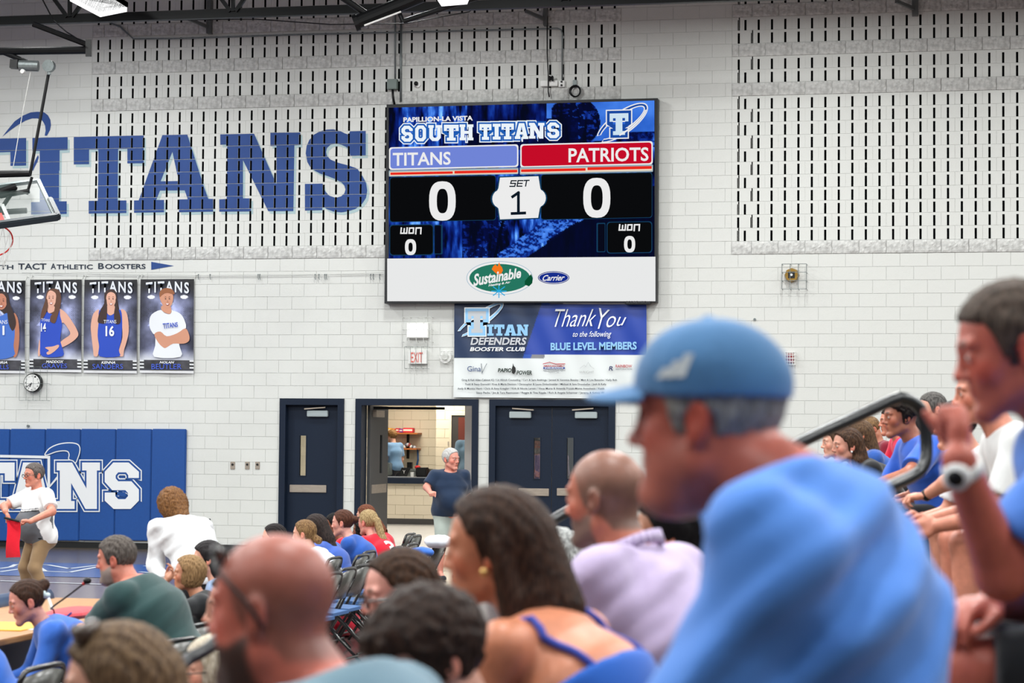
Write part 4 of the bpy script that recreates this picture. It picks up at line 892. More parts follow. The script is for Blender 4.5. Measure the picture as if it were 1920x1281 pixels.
# ---- folded basketball hoops
def WZ(px, py, Z): return W(px, py, Z)
hp = empty('basketball_hoop', WZ(-14, 420, 29), 'folded-up glass basketball backboard with orange rim at the left edge', 'basketball hoop')
TRp = WZ(72, 339, 29.9); BRp = WZ(106, 411, 29.0); dn = BRp-TRp; dn *= 1.07/np.linalg.norm(dn); lf = -RT-.10*np.array([FW[0], FW[1], 0]); lf -= dn*(lf@dn)/(dn@dn); lf /= np.linalg.norm(lf); lf *= 1.83; BR2 = TRp+dn; nr = np.cross(dn, lf); nr /= np.linalg.norm(nr)
if nr[2] > 0: nr = -nr
b = MB(); b.hexa([TRp, TRp+lf, TRp+lf+dn, BR2]+[p-nr*.02 for p in (TRp, TRp+lf, TRp+lf+dn, BR2)]); b.build('glass_board', mat('board_glass', (96, 112, 108), .3, alpha=.16, spec=.1), hp)
def fr(p0, p1, w_, t_, nm, m, off=0): b = MB(); b.bar(p0+nr*off, p1+nr*off, w_, t_, up=tuple(nr)); return b.build(nm, m, hp)
m_al = mat('alu_frame', (112, 126, 126), .5, metal=.2)
fr(TRp, TRp+lf, .05, .05, 'frame_bar', m_al); fr(TRp, BR2, .05, .05, 'frame_bar', m_al); fr(TRp+lf, BR2+lf, .05, .05, 'frame_bar', m_al); fr(BR2, BR2+lf, .05, .05, 'frame_bar', m_al)
mpd = mat('board_pad', (36, 46, 52), .5); b = MB(); e_d = dn/1.07
b.bar(BR2-lf/1.83*.04+e_d*.03, BR2+lf+e_d*.03, .09, .1, up=tuple(nr)); b.build('bottom_pad', mpd, hp, bevel=.015)
b = MB(); b.bar(TRp+dn*.55-lf/1.83*.03, BR2-lf/1.83*.03+e_d*.06, .08, .1, up=tuple(nr)); b.build('side_pad', mpd, hp, bevel=.015)
mc = TRp+lf/2+dn*.70
for (p, q) in ((mc-lf*.1667-dn*.21, mc+lf*.1667-dn*.21), (mc-lf*.1667+dn*.21, mc+lf*.1667+dn*.21), (mc-lf*.1667-dn*.21, mc-lf*.1667+dn*.21), (mc+lf*.1667-dn*.21, mc+lf*.1667+dn*.21)):
    fr(p, q, .05, .004, 'target_line', mat('target_white', (235, 238, 236), .5), .006)
m_or = mat('rim_orange', (232, 52, 44), .4, spec=.5)
rc = TRp+lf*.43+dn*.80; rcc = rc+nr*.38; ex_ = lf/1.83; b = MB(); b.tube([rcc+.23*(ex_*math.cos(t)+nr*math.sin(t)) for t in np.linspace(0, 2*math.pi, 33)], .011, 8, cap=False); b.build('rim', m_or, hp, smooth=True)
b = MB(); b.hexa([rc-ex_*.12-e_d*.08, rc+ex_*.12-e_d*.08, rc+ex_*.12+e_d*.14, rc-ex_*.12+e_d*.14]+[p+nr*.16 for p in (rc-ex_*.14-e_d*.02, rc+ex_*.14-e_d*.02, rc+ex_*.14+e_d*.03, rc-ex_*.14+e_d*.03)]); b.build('rim_bracket', m_or, hp)
m_net = mat('net', (225, 226, 222), .8); b = MB()
for k in range(12):
    t = 2*math.pi*k/12; p0 = rcc+.23*(ex_*math.cos(t)+nr*math.sin(t)); g = np.array([.0, 0, -1])
    for s in (-1, 1):
        t2 = t+s*.26; p1 = rcc+.2*(ex_*math.cos(t2)+nr*math.sin(t2)*.6)+g*.16; t3 = t+s*.1; p2 = rcc+.12*(ex_*math.cos(t3)+nr*math.sin(t3)*.5)+g*.36; b.tube([p0, p1, p2], .003, 4)
tag(b.build('net', m_net, hp))
def bar(p, q, r, nm, m, Z=29.6, Z2=None): b = MB(); b.tube([WZ(*p, Z), WZ(*q, Z2 or Z)], r, 10); return b.build(nm, m, hp, smooth=False)
bar((91, 138), (56, 330), .022, 'support_mast', m_pblack); bar((56, 325), (-120, 330), .05, 'cross_arm', m_pblack); bar((60, 332), (50, 365), .02, 'hanger', m_pblack); bar((0, 368), (55, 358), .035, 'folding_arm', m_pblack); bar((-60, 380), (30, 350), .05, 'folding_arm', m_pblack); bar((30, 350), (0, 395), .03, 'folding_arm', m_pblack); bar((50, 395), (-60, 402), .04, 'folding_arm', m_pblack)
bar((-120, 98), (170, 94), .055, 'roof_beam', m_pblack); bar((62, 45), (164, 84), .04, 'diagonal_brace', m_pblack); bar((-40, 80), (50, 116), .035, 'diagonal_brace', m_pblack)
b = MB(); b.bar(WZ(166, 74, 29.5), WZ(166, 106, 29.5), .08, .03, up=tuple(FW)); b.build('end_plate', m_pblack, hp)
mo = empty('hoop_winch', WZ(55, 125, 29.4), 'grey electric winch motor hanging under the black beam at top left', 'winch'); b = MB(); b.tube([WZ(36, 123, 29.4), WZ(72, 124, 29.4)], .075, 14); b.build('motor', m_galv, mo); b = MB(); b.bar(WZ(20, 120, 29.4), WZ(34, 121, 29.4), .12, .12); b.build('gear_box', m_pblack, mo); b = MB(); b.disc(WZ(43, 134, 29.3), .03, 'y', .05, 10); b.build('cap', m_white, mo); b = MB(); b.disc(WZ(92, 124, 29.4), .085, 'y', .07, 14); b.build('pulley', m_galv, mo)
b = MB(); b.tube([WZ(92, 124, 29.4), WZ(92, 140, 29.4)], .03, 8); b.build('swivel', m_galv, mo)
b = MB(); b.tube([WZ(57, 136, 29.3), WZ(38, 235, 29.3), WZ(25, 312, 29.3)], .006, 5); tag(b.build('hoist_cable', m_wire), 'thin pale hoist cable hanging beside the folded hoop', 'cable')
b = MB(); b.tube([WZ(78, -4, 29), WZ(100, 38, 29), WZ(125, 60, 29.2), WZ(152, 77, 29.3)], .01, 5); tag(b.build('cable', m_pblack), 'black cable looping down to the beam end at top left', 'cable')
h2 = empty('folded_hoop_frame', WZ(740, 20, 29), 'black tubular frame of a folded hoop at the top centre edge', 'hoop frame')
def bar2(p, q, r, nm, Z=28.5, Z2=None, m=None): b = MB(); b.tube([WZ(*p, Z), WZ(*q, Z2 or Z)], r, 14); return b.build(nm, m or m_pblack, h2, smooth=False)
bar2((668, 42), (790, -8), .095, 'main_tube'); bar2((756, 40), (900, -6), .035, 'strut'); bar2((640, -6), (690, 28), .045, 'strut'); bar2((742, 8), (756, 42), .03, 'strut'); bar2((664, 44), (672, 41), .115, 'end_flange')
b = MB(); b.bar(WZ(683, 48, 28.4), WZ(752, 22, 28.4), .03, .02); b.build('light_strip', m_white, h2)
# ================================================================== PEOPLE: implicit surfaces -> meshes
F32 = np.float32
def ell(c, r):
    c = np.array(c, F32); r = np.array(r, F32)
    def f(p):
        q = (p-c)/r; k0 = np.sqrt((q*q).sum(1))+1e-6; g = q/r; k1 = np.sqrt((g*g).sum(1))+1e-6
        return k0*(k0-1)/k1
    return f
def cone(a, b, ra, rb, ax=None, fl=1.0):
    a = np.array(a, F32); b = np.array(b, F32); ba = b-a; L2 = max(float(ba@ba), 1e-9)
    if ax is not None: ax = np.array(ax, F32); ax = ax/np.linalg.norm(ax)
    def f(p):
        q = p-a; t = np.clip((q@ba)/L2, 0, 1); v = q-t[:, None]*ba
        if ax is not None:
            s = v@ax; v = v-s[:, None]*ax*(1-1/fl)
        return np.sqrt((v*v).sum(1))-(ra+(rb-ra)*t)
    return f
def halfsp(p0, n):      # negative on the side the normal points away from
    p0 = np.array(p0, F32); n = np.array(n, F32); n = n/np.linalg.norm(n)
    return lambda p: (p-p0)@n
def smin(a, b, k):
    h = np.clip(.5+.5*(b-a)/k, 0, 1); return b+(a-b)*h-k*h*(1-h)
def smax(a, b, k): return -smin(-a, -b, k)
def union(ops):          # [(fn, k)] smooth union; ('sub', fn, k); ('cut', fn, k)
    def f(p):
        d = None
        for o in ops:
            if o[0] == 'sub': d = smax(d, -o[1](p), o[2])
            elif o[0] == 'cut': d = smax(d, o[1](p), o[2])
            else:
                e = o[0](p); d = e if d is None else smin(d, e, o[1])
        return d
    return f
def framed(fn, c, R, s):
    c = np.array(c, F32); R = np.array(R, F32)
    return lambda p: fn(((p-c)@R)/s)*s
def bounded(fn, c, r):      # far from its bounding ball the distance to the ball stands in
    c = np.array(c, F32)
    def f(p):
        v = p-c; d = np.sqrt((v*v).sum(1))-r; m = d < .04; d = d.astype(F32)
        if m.any(): d[m] = fn(p[m])
        return d
    return f
from concurrent.futures import ThreadPoolExecutor
POOL = ThreadPoolExecutor(4)
def polygonise(fn, lo, hi, h):
    B = 5; lo = np.array(lo, float); hi = np.array(hi, float)
    nb = np.ceil((hi-lo)/(h*B)).astype(int)+1; n = nb*B+1
    g = np.stack(np.meshgrid(*[np.arange(k) for k in nb], indexing='ij'), -1).reshape(-1, 3)
    ctr = (lo+(g+.5)*B*h).astype(F32); d = fn(ctr)
    g = g[np.abs(d) < B*h*.95+.012]
    if not len(g): return np.zeros((0, 3)), np.zeros((0, 4), int)
    act = np.zeros(nb*B, bool); need = np.zeros(n, bool)
    o = np.stack(np.meshgrid(*[np.arange(B+1)]*3, indexing='ij'), -1).reshape(-1, 3)
    for i in range(0, len(g), 2000):
        idx = (g[i:i+2000, None]*B+o[None]).reshape(-1, 3); need[idx[:, 0], idx[:, 1], idx[:, 2]] = True
        oc = o[(o < B).all(1)]; idx = (g[i:i+2000, None]*B+oc[None]).reshape(-1, 3); act[idx[:, 0], idx[:, 1], idx[:, 2]] = True
    vals = np.full(n, 1.0, F32); I = np.argwhere(need); out = np.empty(len(I), F32)
    def job(i): out[i:i+60000] = fn((lo+I[i:i+60000]*h).astype(F32))
    list(POOL.map(job, range(0, len(I), 60000)))
    vals[need] = out
    S = vals < 0
    A = np.argwhere(act); 
    c8 = np.stack([S[A[:, 0]+i, A[:, 1]+j, A[:, 2]+k] for i in (0, 1) for j in (0, 1) for k in (0, 1)], 1); m = c8.sum(1); A = A[(m > 0) & (m < 8)]
    cid = np.full(n, -1, np.int32); cid[A[:, 0], A[:, 1], A[:, 2]] = np.arange(len(A))
    acc = np.zeros((len(A), 3)); cn = np.zeros(len(A))
    cor = [(i, j, k) for i in (0, 1) for j in (0, 1) for k in (0, 1)]
    V = {c: vals[A[:, 0]+c[0], A[:, 1]+c[1], A[:, 2]+c[2]] for c in cor}
    for c in cor:
        for ax in range(3):
            if c[ax] == 0:
                e = list(c); e[ax] = 1; e = tuple(e); a, b = V[c], V[e]; x = (a < 0) != (b < 0)
                t = np.where(x, a/np.where(x, a-b, 1), 0); P = np.array(c, float)[None].repeat(len(A), 0); P[:, ax] = t
                acc += P*x[:, None]; cn += x
    Vt = lo+(A+acc/cn[:, None])*h
    Q = []
    for ax in range(3):
        b, c = [(1, 2), (2, 0), (0, 1)][ax]
        s0 = [slice(0, -1)]*3; s1 = [slice(0, -1)]*3; s1[ax] = slice(1, None)
        X = np.argwhere((S[tuple(s0)] != S[tuple(s1)]) & need[tuple(s0)] & need[tuple(s1)])
        X = X[(X[:, b] > 0) & (X[:, c] > 0)]
        if not len(X): continue
        eb = np.eye(3, dtype=int)[b]; ec = np.eye(3, dtype=int)[c]
        q = [cid[tuple((X-u).T)] for u in (0*eb, eb, eb+ec, ec)]
        q = np.stack(q, 1); ok = (q >= 0).all(1); q = q[ok]; X = X[ok]
        ins = S[X[:, 0], X[:, 1], X[:, 2]]; q = np.where(ins[:, None], q, q[:, ::-1]); Q.append(q)
    Fq = np.concatenate(Q)
    return Vt, Fq
def implicit(name, fn, lo, hi, h, m, parent, colfn=None):
    V, Fq = polygonise(fn, lo, hi, h)
    if not len(Fq): print('EMPTY', name); return None
    me = fast_mesh(name, V, Fq); me.materials.append(m)
    if colfn is not None:
        c = np.clip(colfn(V.astype(F32))/255, 0, 1); set_col(me, np.where(c <= .04045, c/12.92, ((c+.055)/1.055)**2.4))
    o = bpy.data.objects.new(name, me); C.objects.link(o); o.parent = parent
    WL[o.name] = np.zeros(3); return o
def Rz(a): c, s = math.cos(a), math.sin(a); return np.array([[c, -s, 0], [s, c, 0], [0, 0, 1.]])
def Ry(a): c, s = math.cos(a), math.sin(a); return np.array([[c, 0, s], [0, 1, 0], [-s, 0, c]])
def Rx(a): c, s = math.cos(a), math.sin(a); return np.array([[1, 0, 0], [0, c, -s], [0, s, c]])
def headfn(sex='m', fat=0, nose=1, jaw=1, brow=1, ears=True, child=0):
    """head in its own frame: +x face, +z up, origin between the ears, adult metres"""
    f = sex == 'f'; jw = (.044 if f else .05)*jaw*(1-.1*child)
    ops = [(ell((-.004, 0, .036), (.099, .077, .090)), 0), (ell((.036, 0, -.02), (.058, .056, .083)), .02)]
    for s in (-1, 1):
        ops += [(cone((.0, s*jw, -.058), (.074, s*.012, -.098), .017+fat*.01, .016), .025), (ell((.058, s*.041, -.018), (.024, .022, .026)), .02)]
    ops += [(ell((.079, 0, -.097), (.018, .019 if f else .024, .017)), .02)]
    for s in (-1, 1): ops += [(cone((.091, s*.008, .030), (.080, s*.046, .031), .0105*brow if not f else .008, .009), .012)]
    for s in (-1, 1): ops += [('sub', ell((.103, s*.032, .006), (.019, .019, .0135)), .012), (ell((.083, s*.032, .006), (.0125, .0155, .0125)), .004)]
    nl = nose
    ops += [(cone((.094, 0, .020), (.108+.006*(nl-1), 0, -.018), .0075, .0085), .010), (ell((.1105+.010*(nl-1), 0, -.0235), (.0125*nl, .0100*nl, .0098)), .008)]
    for s in (-1, 1): ops += [(ell((.099, s*.0125, -.027), (.0115, .0068, .0072)), .006)]
    ops += [(ell((.066, 0, -.056), (.029, .032, .034)), .014), (cone((.0915, -.011, -.0515), (.0915, .011, -.0515), .0055, .0055), .006), (cone((.0895, -.010, -.0615), (.0895, .010, -.0615), .0065, .0065), .006), ('sub', cone((.1005, -.02, -.0562), (.1005, .02, -.0562), .0030, .0030), .005), ('sub', ell((.099, 0, -.0775), (.009, .018, .006)), .01)]
    if fat: ops += [(ell((.045, 0, -.105), (.05, .05+.01*fat, .022+.012*fat)), .03), (ell((.04, .04, -.06), (.035, .03, .035)), .03), (ell((.04, -.04, -.06), (.035, .03, .035)), .03)]
    if ears:
        for s in (-1, 1): ops += [(ell((-.012, s*.0815, .0), (.019, .0075, .033)), .006), (ell((-.004, s*.079, -.024), (.012, .006, .013)), .004), ('sub', ell((-.007, s*.090, .002), (.0095, .0075, .018)), .004)]
    return union(ops)
def sstep(x, a, b): t = np.clip((x-a)/(b-a), 0, 1); return t*t*(3-2*t)
def pn(p, f, s=0):
    return (np.sin(p[:, 0]*f+1.7*np.sin(p[:, 1]*f*.8+s)+s)+np.sin(p[:, 1]*f*1.1+1.3*np.sin(p[:, 2]*f*.9+s*2)+2*s)+np.sin(p[:, 2]*f*.95+1.9*np.sin(p[:, 0]*f*.7+s*3)))/3
HAIR_C = {}
def hair_region(q, front=.070, low=-.02, nape=-.075):
    """1 where scalp hair grows (head frame)"""
    x, y, z = q[:, 0], np.abs(q[:, 1]), q[:, 2]
    zl = np.interp(x, [-.12, -.05, -.02, .012, .022, .030, .042, .052, .075, .11], [nape, nape+.0, -.038, -.028, low, low+.02, .038, .062, front+.004, front+.022])
    return z-zl
def tread(x, y):
    if x < 11.05 or y > -11: return 0.0
    if y > -22: return .80 if x > 12.5 else 0.0
    return .18 if x < 12.15 else .46 if x < 12.98 else .80
class Person: pass
M_SKIN = mat('skin', (255, 255, 255), .42, attr=True, var=.12, vscale=45, bump=.08, bscale=220, spec=.45)
def m_cloth(c, nm=None, rough=.85, var=.08): return mat(nm or 'cloth_%d_%d_%d' % tuple(c), c, rough, bump=.12, bscale=350, var=var, vscale=10, sheen=.25, spec=.2)
def m_hair(c, c2=None):
    c2 = c2 or tuple(int(v*.5) for v in c)
    return mat('hair_%d_%d_%d_%d' % (*c, c2[0]), c, .5, bump=.5, bscale=60, var=1, vscale=26, c2=c2, stretch=(6, 6, 1.1), spec=.15)
def hand_ops(wr, d, n, curl=.5, s=1.0, spread=.0, thumb=1, pts=None):
    """palm and five fingers from the wrist: d along the hand, n the palm normal, curl 0..1"""
    wr = np.array(wr, float); d = np.array(d, float); d /= np.linalg.norm(d); n = np.array(n, float); n -= d*(n@d); n /= np.linalg.norm(n); lat = np.cross(n, d)*thumb
    ops = [(cone(wr, wr+d*.03*s, .026*s, .03*s, n, .62), .02)]
    pc = wr+d*.05*s; ops += [(cone(pc-lat*.022*s, pc+d*.025*s-lat*.022*s, .019*s, .017*s), .02), (cone(pc+lat*.02*s, pc+d*.028*s+lat*.02*s, .02*s, .017*s), .02)]
    for i, (o, L) in enumerate(((-.032, .062), (-.0115, .076), (.0095, .082), (.030, .074))):
        b = wr+d*(.088 if i else .08)*s+lat*o*s; a = 0; p = b-d*.02*s; seg = (.45, .30, .25)
        dirn = d+lat*spread*(i-1.5)
        q = b; ops.append((cone(p, q, .0115*s, .0105*s), .005))
        for j, f in enumerate(seg):
            a += curl*(1.15, 1.3, .8)[j]; dd = dirn*math.cos(a)+n*math.sin(a); e = q+dd*L*f*s
            ops.append((cone(q, e, (.0098-.0012*j)*s, (.0088-.0014*j)*s), .002)); q = e
    t0 = wr+d*.025*s+lat*.028*s; t1 = t0+(d*.75+lat*.75+n*.25)*.035*s; a = curl; t2 = t1+(d*.95+lat*(.35-.7*a)+n*.65*a)*.032*s; t3 = t2+(d*.9-lat*.5*a+n*.6*a)*.026*s
    ops += [(cone(t0, t1, .016*s, .0125*s), .012), (cone(t1, t2, .0115*s, .0105*s), .003), (cone(t2, t3, .0105*s, .008*s), .002)]
    return ops
def person(label, head, Z, face=180, pitch=0, hroll=0, skin=(214, 158, 132), sex='m', S=1.0, pose='sit', lean=20, neck=None, hair=None, hairc=(60, 44, 34), hairc2=None,
           top=None, topc=(200, 200, 200), bottomc=(40, 42, 50), sleeve='short', build=1.0, face_yaw=0, nose=1, fat=0, beard=None, beardc=(120, 110, 104), buzz=None,
           arms=None, legs=None, hh=.0042, hb=.0085, fold=0, neckline=0, extra_hair=None, belly=0, group='spectators', legskin=False, headS=1.0, iris=None, glasses=None, age=0, hr=None, collar=False, sh_w=1.0, hoff=0, twist=0, hands=True, cat='person', neck_len=1.0, shrug=0, floor_z=None, after=None, mouth=1):
    """head: photo point of the ear level centre; Z depth. local frame: +x forward, +y left, +z up, origin at the hips/feet point"""
    s = S; ln = math.radians(lean); fm = sex == 'f'
    # --- skeleton (local, hips at origin) ---
    hip = np.array([0, 0, 0.]); sd = np.array([math.sin(ln), 0, math.cos(ln)]); sd2 = np.array([math.sin(ln*1.25), 0, math.cos(ln*1.25)])
    chest = hip+sd*.30*s; nb = chest+sd2*.215*s
    nl_ = math.radians(neck if neck is not None else min(lean*.9+12, 50)); nd = np.array([math.sin(nl_), 0, math.cos(nl_)])
    hd = nb+nd*.135*s*neck_len+np.array([.0, 0, .035*s])+np.array([hoff, 0, 0])
    hw = (.165 if fm else .188)*s*build**.3*sh_w
    tw = Rz(math.radians(twist))
    shl = {k: nb-sd2*(.035-shrug)*s+tw@np.array([-.01, k*hw, -.012]) for k in (1, -1)}
    A = {}
    for k in (1, -1):
        a = (arms or {}).get(k)
        if a is None:
            if pose == 'sit': el_ = shl[k]+np.array([.09, k*.05, -.27])*s; wr_ = el_+np.array([.22, -k*.07, -.05])*s
            else: el_ = shl[k]+np.array([-.01, k*.06, -.29])*s; wr_ = el_+np.array([.06, 0, -.24])*s
            A[k] = (el_, wr_, wr_-el_, np.array([0, -k, -.3]), .45)
        elif isinstance(a, tuple):
            R_ = Rz(math.radians(face)); rt_ = W(head[0], head[1], Z)-R_@hd; tl = lambda q: R_.T@(W(*q)-rt_)
            el_ = tl(a[0]); wr_ = tl(a[1]); el_ = shl[k]+(el_-shl[k])*min(1, .33*s/np.linalg.norm(el_-shl[k])); dv = wr_-el_; wr_ = el_+dv*min(1, .29*s/np.linalg.norm(dv)); A[k] = (el_, wr_, tl(a[2])-tl(a[1]), np.array(a[3], float), a[4])
        else: A[k] = a(shl[k], s, hd)
    if pose == 'sit': 
        kn = {k: hip+np.array([.42, k*.12, .02])*s for k in (1, -1)}; an = {k: kn[k]+np.array([-.02, 0, -.42])*s for k in (1, -1)}
    else:
        kn = {k: hip+np.array([.03, k*.10, -.44])*s for k in (1, -1)}; an = {k: hip+np.array([-.01, k*.11, -.86])*s for k in (1, -1)}
    if legs: kn, an = legs(hip, s)
    if not legs:
        Rr = Rz(math.radians(face)); rz_ = W(head[0], head[1], Z)-Rr@hd
        for k in (1, -1):
            wa = rz_+Rr@an[k]; fz = tread(wa[0], wa[1])-rz_[2]+.08*s
            if pose != 'sit': kn[k] = kn[k]*np.array([1, 1, fz/an[k][2]])
            an[k] = np.array([an[k][0], an[k][1], fz])
            if pose == 'sit' and fz > -.30*s: kn[k][2] = fz+.36*s
    # --- head frame ---
    Rh = Rz(math.radians(face_yaw))@Ry(math.radians(-pitch+3))@Rx(math.radians(hroll)); sh_ = s*headS
    hf = headfn(sex, fat, nose if nose != 1 or not fm else .82)
    skull = bounded(framed(hf, hd, Rh, sh_), hd, .15*sh_)
    nr = (.050 if fm else .060)*s*(1+.12*fat)
    body = [(skull, 0), (cone(hd+Rh@np.array([-.018, 0, -.045])*sh_, nb+np.array([-.005, 0, -.02]), nr*.93, nr*1.05), .03*s)]
    b_ = build
    tors = [(cone(chest+sd*.05*s, nb-sd2*.09*s, .118*s*b_, .098*s*b_, (0, 1, 0), 1.42 if not fm else 1.3), 0), (cone(hip+sd*.04*s, chest, .122*s*b_, .112*s*b_, (0, 1, 0), 1.3), .08)]
    for k in (1, -1):
        tors += [(cone(nb-sd2*.05*s, shl[k], .052*s, .053*s*b_**.5), .05*s)]
    if belly: tors += [(ell(hip+np.array([.075+.05*belly, 0, .13])*s, (np.array([.13, .16, .15])*s*(.8+.25*belly))), .06)]
    hipsf = [(cone(hip+np.array([-.02, -.06, 0])*s, hip+np.array([-.02, .06, 0])*s, .115*s*b_, .115*s*b_), .05)]
    armf = {}; fore = {}
    ar = (.040 if fm else .048)*s*b_**.5
    for k in (1, -1):
        el_, wr_, hdn, pnm, cl = A[k]
        armf[k] = (cone(shl[k], el_, ar*1.13, ar*.86), .03); fore[k] = (cone(el_, wr_, ar*.87, ar*.56), .02)
    body += tors+hipsf
    for k in (1, -1):
        body += [armf[k], fore[k]]
    legf = []
    for k in (1, -1):
        h0 = hip+np.array([0, k*.09, 0])*s
        legf += [(cone(h0, kn[k], .082*s*b_**.5, .056*s), .04), (cone(kn[k], an[k], .055*s, .036*s), .02), (cone(an[k], an[k]+np.array([.15, 0, -.045])*s, .036*s, .03*s), .02)]
    body += legf
    hops = []
    if hands:
        for k in (1, -1):
            el_, wr_, hdn, pnm, cl = A[k]; hops += hand_ops(wr_, hdn, pnm, cl, s*(.9 if fm else 1), .06 if cl < 1.2 else 0, thumb=k)
    bodyf0 = union(body)
    if hops:
        hc_ = [bounded(union(hops[i:i+len(hops)//2]), A[kk][1]+np.array(A[kk][2])/np.linalg.norm(A[kk][2])*.08, .14*s) for i, kk in ((0, 1), (len(hops)//2, -1))]; hf_ = lambda p: np.minimum(hc_[0](p), hc_[1](p)); bodyf = lambda p: smin(bodyf0(p), hf_(p), .006)
    else: bodyf = bodyf0
    # --- place: hips so that the head lands on its photo point ---
    tgt = W(head[0], head[1], Z); R = Rz(math.radians(face))
    root_w = tgt-R@hd
    base = root_w.copy(); lowz = (an[1][2]-.08*s) if pose != 'sit' else (an[1][2]-.08*s)
    o = empty('person', tuple(root_w+np.array([0, 0, lowz])), label, cat, group, rz=math.radians(face))
    off = np.array([0, 0, lowz])
    P = Person(); P.o = o; P.hd = hd; P.Rh = Rh; P.s = sh_; P.off = off; P.nb = nb; P.sh = shl; P.A = A; P.sd = sd; P.kn = kn; P.an = an; P.hip = hip; P.root = root_w; P.R = R
    allp = np.array([hd+.2*s, hd-.2*s]+[shl[k]+q for k in (1, -1) for q in (.1, -.1)]+[A[k][i]+q for k in (1, -1) for i in (0, 1) for q in (.08, -.08)]+[A[k][1]+np.array(A[k][2])/np.linalg.norm(A[k][2])*.2+q for k in (1, -1) for q in (.03, -.03)]+[hip-.2, hip+.2]+[kn[k]+q for k in (1, -1) for q in (.1, -.1)]+[an[k]+np.array([.2, 0, 0]) for k in (1, -1)]+[an[k]-.1 for k in (1, -1)])
    lo = allp.min(0)-.02; hi = allp.max(0)+.02
    P.bodyfn = bodyf
    def shift(fn): return lambda p: fn(p+off.astype(F32))
    # --- skin colours ---
    sk = np.array(skin, float)
    def headcol(q, c):
        x, y, z = q[:, 0], q[:, 1], q[:, 2]; ya = np.abs(y)
        def mixc(c, k, col): return c*(1-k[:, None])+np.array(col, float)[None]*k[:, None]
        def blob(cx, cy, cz, r, soft=.6):
            d = np.sqrt(((x-cx)/r[0])**2+((ya-cy)/r[1])**2+((z-cz)/r[2])**2); return 1-sstep(d, soft, 1.25)
        red = sk*np.array([1.0, .78, .74])
        c = mixc(c, blob(.07, .045, -.02, (.03, .03, .025))*.45, red); c = mixc(c, blob(.114, 0, -.024, (.014, .014, .014))*.5, red); c = mixc(c, blob(-.01, .084, 0, (.025, .012, .038))*.6, red)
        lip = sk*np.array([.84, .52, .52]) if fm else sk*np.array([.86, .64, .62])
        c = mixc(c, blob(.095, 0, -.0563, (.011, .021, .0098), .75)*(.9 if fm else .7), lip)
        if beard:
            zl = np.interp(x, [-.02, .02, .05, .08, .11], [-.01, -.028, -.045, -.040, -.034])
            k = sstep(-(z-zl), -.004, .01)*sstep(x, .0, .018)*(1-blob(.095, 0, -.0563, (.013, .020, .008), .7))*sstep(z, -.16, -.12)
            c = mixc(c, k*beard, beardc)
        hc = np.array(hairc, float)
        c = mixc(c, blob(.098, .030, .0345, (.02, .019, .0058), .6)*(.75 if not fm else .6), hc*.8 if age < 1 else (150, 140, 134))
        c = mixc(c, blob(.097, .032, .006, (.012, .0145, .0055), .75), (236, 230, 226)); c = mixc(c, blob(.100, .034 if True else 0, .0062, (.012, .0058, .0056), .8), iris or (52, 40, 34)); c = mixc(c, blob(.098, .032, .0118, (.014, .017, .0022), .7)*.85, (44, 30, 28))
        c = mixc(c, blob(.108, .012, -.033, (.008, .006, .003), .6)*.6, sk*.4)
        if buzz: c = mixc(c, sstep(hair_region(q, *(hr or (.070, -.02, -.075))), -.004, .006)*buzz*sstep(np.abs(ya-.085)+np.abs(z)*.3+np.maximum(-x-.03, 0), .0, .02), hc)
        if hair == 'bald': c = mixc(c, sstep(hair_region(q, .2, -.02, -.07), -.006, .012)*(1-sstep(z+np.maximum(x, 0)*.9, .025, .075))*(buzz or .5), hc)
        return c
    def skcol(p):
        p = p+off; q = ((p-hd)@Rh)/sh_; c = np.tile(sk, (len(p), 1)); m = np.abs(q).max(1) < .16
        if m.any(): c[m] = headcol(q[m], c[m])
        n = pn(p, 55, 1)[:, None]*.04+1; return c*n
    skn = implicit('body', shift(bodyf), lo-off, hi-off, hh, M_SKIN, o, skcol)
    # --- shirt ---
    def folds(p):
        if not fold: return 0
        d = pn(p, 21, 2)*.5+pn(p, 38, 5)*.35
        a = p@np.array([.75, .35, .9], F32); e = np.sin(a*44+3.2*pn(p, 9, 7)); e2 = np.sin((p@np.array([.9, -.4, -.55], F32))*38+3*pn(p, 8, 4))
        return fold*(.4*d+.55*np.maximum(e, -.35)*np.clip(.5+pn(p, 6, 3), 0, 1)+.5*np.maximum(e2, -.4)*np.clip(.5-pn(p, 7, 8), 0, 1))
    th = .012*s
    if top:
        ops = [(lambda p, f=f: f(p)-th*1.3, k or .03) for f, k in tors+hipsf]
        sf = union(ops)
        sl = []
        for k in (1, -1):
            el_, wr_ = A[k][0], A[k][1]
            if sleeve == 'short' and top != 'tank': e2 = shl[k]+(el_-shl[k])*.78; sl.append(union([(cone(shl[k], e2+(e2-shl[k])*.3, ar*1.13+.016*s, ar+.026*s), 0), ('cut', halfsp(e2, el_-shl[k]), .004)]))
            elif sleeve == 'long' and top != 'tank': ew = el_+(wr_-el_)*.95; sl.append(union([(cone(shl[k], el_, ar*1.13+.016*s, ar*.9+.016*s), 0), (cone(el_, ew, ar*.9+.016*s, ar*.6+.014*s), .03), ('cut', halfsp(ew, wr_-el_), .01)]))
        neckp = nb+np.array([.012, 0, .030 if not collar else .05])*s; nn = np.array([.42+neckline, 0, .9])
